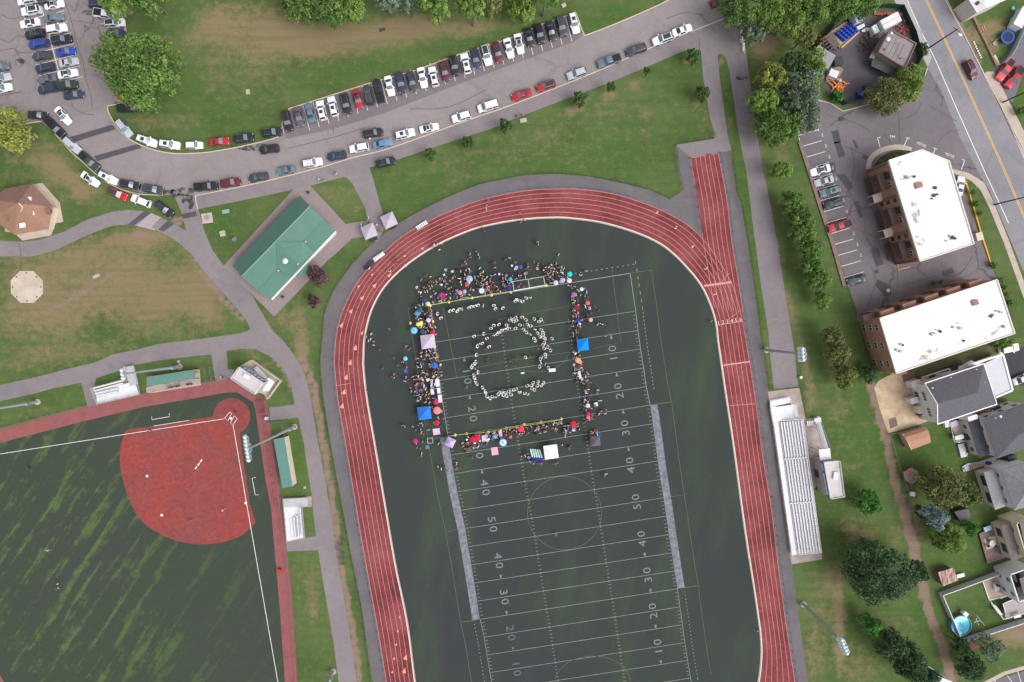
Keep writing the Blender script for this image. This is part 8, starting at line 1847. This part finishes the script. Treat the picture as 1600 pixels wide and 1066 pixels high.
# the dense crowd
TOPS=['white']*44+['black']*10+['grey']*12+['red']*8+['pink']*11+['navy']*6+['blue']*6+['lavender']*7+['tan']*10+['maroon']*6+['green']*3+['purple']*3+['orange']*2+['teal','yellow']
BOTS=['black']*4+['denim']*4+['white']*8+['grey']*4+['khaki']*3+['maroon']*2+['navy']*3+['tan']*2
regs=[([(650,447),(690,432),(706,438),(704,468),(672,474),(652,474)],58),([(690,424),(716,420),(760,424),(762,455),(705,467)],66),([(745,430),(800,428),(802,453),(756,460)],48),([(797,408),(850,408),(850,432),(800,440)],26),([(849,414),(884,417),(893,432),(893,445),(852,442)],34),([(846,412),(880,414),(880,426),(850,424)],14),([(804,444),(822,441),(823,450),(806,452)],4),
        ([(647,472),(674,478),(682,524),(658,524),(648,500)],70),([(657,546),(678,544),(688,570),(690,592),(676,592),(668,560),(656,560)],50),([(648,560),(664,560),(668,592),(650,590)],20),([(646,592),(664,592),(666,626),(648,628)],30),([(662,592),(680,592),(682,636),(666,628)],26),([(672,634),(694,632),(694,668),(676,660)],14),
        ([(722,690),(746,680),(756,690),(752,702),(724,708)],32),([(756,678),(800,669),(802,682),(760,692)],26),([(802,672),(850,663),(880,657),(876,668),(846,676),(806,680)],48),([(878,664),(904,662),(906,672),(880,680)],22),([(812,714),(830,706),(830,714),(814,720)],6),([(824,722),(846,722),(846,726),(824,726)],5),([(878,690),(890,690),(892,702),(880,702)],4),([(862,722),(872,720),(872,728),(862,728)],3),([(920,674),(938,672),(938,682),(922,684)],7),
        ([(890,440),(902,452),(910,500),(904,530),(894,528),(893,480)],44),([(902,452),(918,455),(928,500),(920,506),(912,476)],22),([(895,545),(904,548),(912,580),(910,600),(900,598),(896,570)],26),([(910,582),(924,586),(922,600),(912,602)],8),([(911,594),(920,598),(924,640),(926,660),(912,660),(912,620)],34),([(926,600),(936,606),(936,640),(928,640)],5),([(930,636),(950,632),(948,652),(934,650)],5)]
def inside(x,y,pg):
    c=False;j=len(pg)-1
    for i in range(len(pg)):
        if ((pg[i][1]>y) !=(pg[j][1]>y)) and (x<(pg[j][0]-pg[i][0])*(y-pg[i][1])/(pg[j][1]-pg[i][1])+pg[i][0]):c=not c
        j=i
    return c
taken=[(p['px'],p['py']) for p in PEOPLE]
crowd=[]
for pg,n_ in regs:
    xs=[a for a,b in pg];ys=[b for a,b in pg];k=0;tries=0;n_=max(2,int(n_*.80))
    while k<n_ and tries<n_*60:
        tries+=1;x=rg.uniform(min(xs),max(xs));y=rg.uniform(min(ys),max(ys))
        if not inside(x,y,pg) or any((x-a)**2+(y-b)**2<3.1**2 for a,b in taken):continue
        if rg.random()<.3:x+=rg.gauss(0,1.5);y+=rg.gauss(0,2.6)
        taken.append((x,y));crowd.append((x,y));k+=1
rg.shuffle(crowd)
n_ind=max(0,300-n_fix)
for i,(x,y) in enumerate(crowd):
    pose=rg.choice(['standing']*4+['seated']*(3 if i<n_ind else 0)+['sitting']*2+['armsup','crouching'])
    person(x,y,pose,rg.choice(TOPS),rg.choice(BOTS),hat='white' if rg.random()<.34 else (rg.choice(['tan','black','red','navy']) if rg.random()<.15 else None),scale=rg.uniform(1.0,1.2))
inds=PEOPLE[:n_fix+n_ind];rest=PEOPLE[n_fix+n_ind:]
LM=[('goal',827,446),('blue left tent',662,646),('bright blue tent',911,539),('lavender tent',703,692),('white tent',861,707),('dark grey tent',930,690),('lilac tent',668,534),('turquoise umbrella',890,429),('pale blue umbrella',733,436),('sky blue umbrella',647,516),('pink scalloped umbrella',683,641),('ringed umbrella',786,691),('bright red umbrella',896,663),('centre circle',883,801),('home plate',361,654),('twin pale tents',590,352),('left painted 10',738,582),('white equipment cart',863,578),('peach umbrella',903,563),('upper dugout',266,591),('sprint chute',1106,330),('coral umbrella',798,683),('cream umbrella',918,634),('crimson corner umbrella',692,462),('white table column',685,610),('salmon umbrella',918,474),('teal left umbrella',633,560),('magenta umbrella',649,690)]
groups={}
for d in inds:
    nm,lx,ly=min(LM,key=lambda l:(l[1]-d['px'])**2+(l[2]-d['py'])**2)
    dx,dy=d['px']-lx,d['py']-ly
    side=('right of' if dx>0 else 'left of') if abs(dx)>abs(dy) else ('below' if dy>0 else 'above')
    d['dist']=math.hypot(dx,dy);groups.setdefault((d['pose'],d['top'],d['bottom'],nm,side),[]).append(d)
PN={'standing':'standing','band':'arms forward','armsup':'arms raised','walking':'walking','seated':'seated','sitting':'ground sitting','crouching':'crouching'}
for (pose,top,bot,nm,side),L_ in groups.items():
    L_.sort(key=lambda d:d['dist'])
    for i,d in enumerate(L_):
        wear=f'all {top}' if top==bot else f'{top} top, {bot} bottoms'
        o_='' if len(L_)==1 else ('nearest ' if i==0 else ORD[min(i,29)]+' nearest ')
        d['label']=f"{PN[pose]} person in {wear}, {o_}{side} the {nm}"
for i,d in enumerate(inds):build_person(d,d['label'],'white uniformed band on the field' if i<n_band else 'people on and around the field')
# everyone past the limit, joined
bm=bmesh.new();allm=[];tmp=bpy.data.meshes.new('crowd');mi_of={}
V,Fc,Mi=[],[],[]
for d in rest:
    me=person_mesh(d['pose']);p=P(d['px'],d['py'],PH[d['pose']]);c,s=math.cos(R(d['yaw'])),math.sin(R(d['yaw']));k=d['s'];b0_=len(V)
    for v in me.vertices:x,y,z=v.co;V.append((p.x+k*(x*c-y*s),p.y+k*(x*s+y*c),d['z']+k*z))
    ms=[SKINS[d['skin']],cm(d['top']),cm(d['bottom']),HAIRS[d['hair']] if not d['hat'] else cm(d['hat']),DARKM];mp=[]
    for m_ in ms:
        if m_.name not in mi_of:mi_of[m_.name]=len(allm);allm.append(m_)
        mp.append(mi_of[m_.name])
    for q in me.polygons:Fc.append([b0_+i for i in q.vertices]);Mi.append(mp[q.material_index])
tmp.from_pydata(V,[],Fc)
for m_ in allm:tmp.materials.append(m_)
tmp.polygons.foreach_set('material_index',Mi);tmp.polygons.foreach_set('use_smooth',[True]*len(Fc));tmp.update()
co=bpy.data.objects.new('crowd',tmp);COL.objects.link(co);tag(co,'dense crowd of further spectators packed along the four sides of the square','crowd',kind='stuff')
# folding chairs under the seated people
def chair_parts(c):
    return [('seat',MB().box((0,0,.40),(.5,.5,.04)).data('seat',[fabric(c)])),('backrest',MB().box((-.27,0,.68),(.05,.5,.42)).data('backrest',[fabric(c)])),('frame',MB().bar((.22,-.24,0),(-.22,.24,.4),.03).bar((.22,.24,0),(-.22,-.24,.4),.03).bar((-.26,-.25,0),(-.26,-.25,.9),.03).bar((-.26,.25,0),(-.26,.25,.9),.03).data('frame',[GREYM]))]
CP={c:chair_parts(c) for c in [(60,84,150),(170,40,60),(60,62,70),(70,110,90),(150,150,160)]}
CN={(60,84,150):'blue',(170,40,60):'red',(60,62,70):'charcoal',(70,110,90):'green',(150,150,160):'grey'}
for d in PEOPLE:
    if d['pose'] !='seated':continue
    c=rg.choice(list(CP));p=P(d['px'],d['py'],1.1);t=empty('folding_chair',(p.x,p.y,.045),R(d['yaw']),None,'chair','folding chairs in the crowd');t.scale=(d['s'],)*3
    for n_,me in CP[c]:inst(n_,me,t)
    lb=d.get('label');t['label']=(f"{CN[c]} folding chair under the {lb.replace('person in ', '').split(',')[0]} spectator, {lb.split(', ')[-1]}" if lb else f"{CN[c]} folding chair under a spectator in the dense crowd")
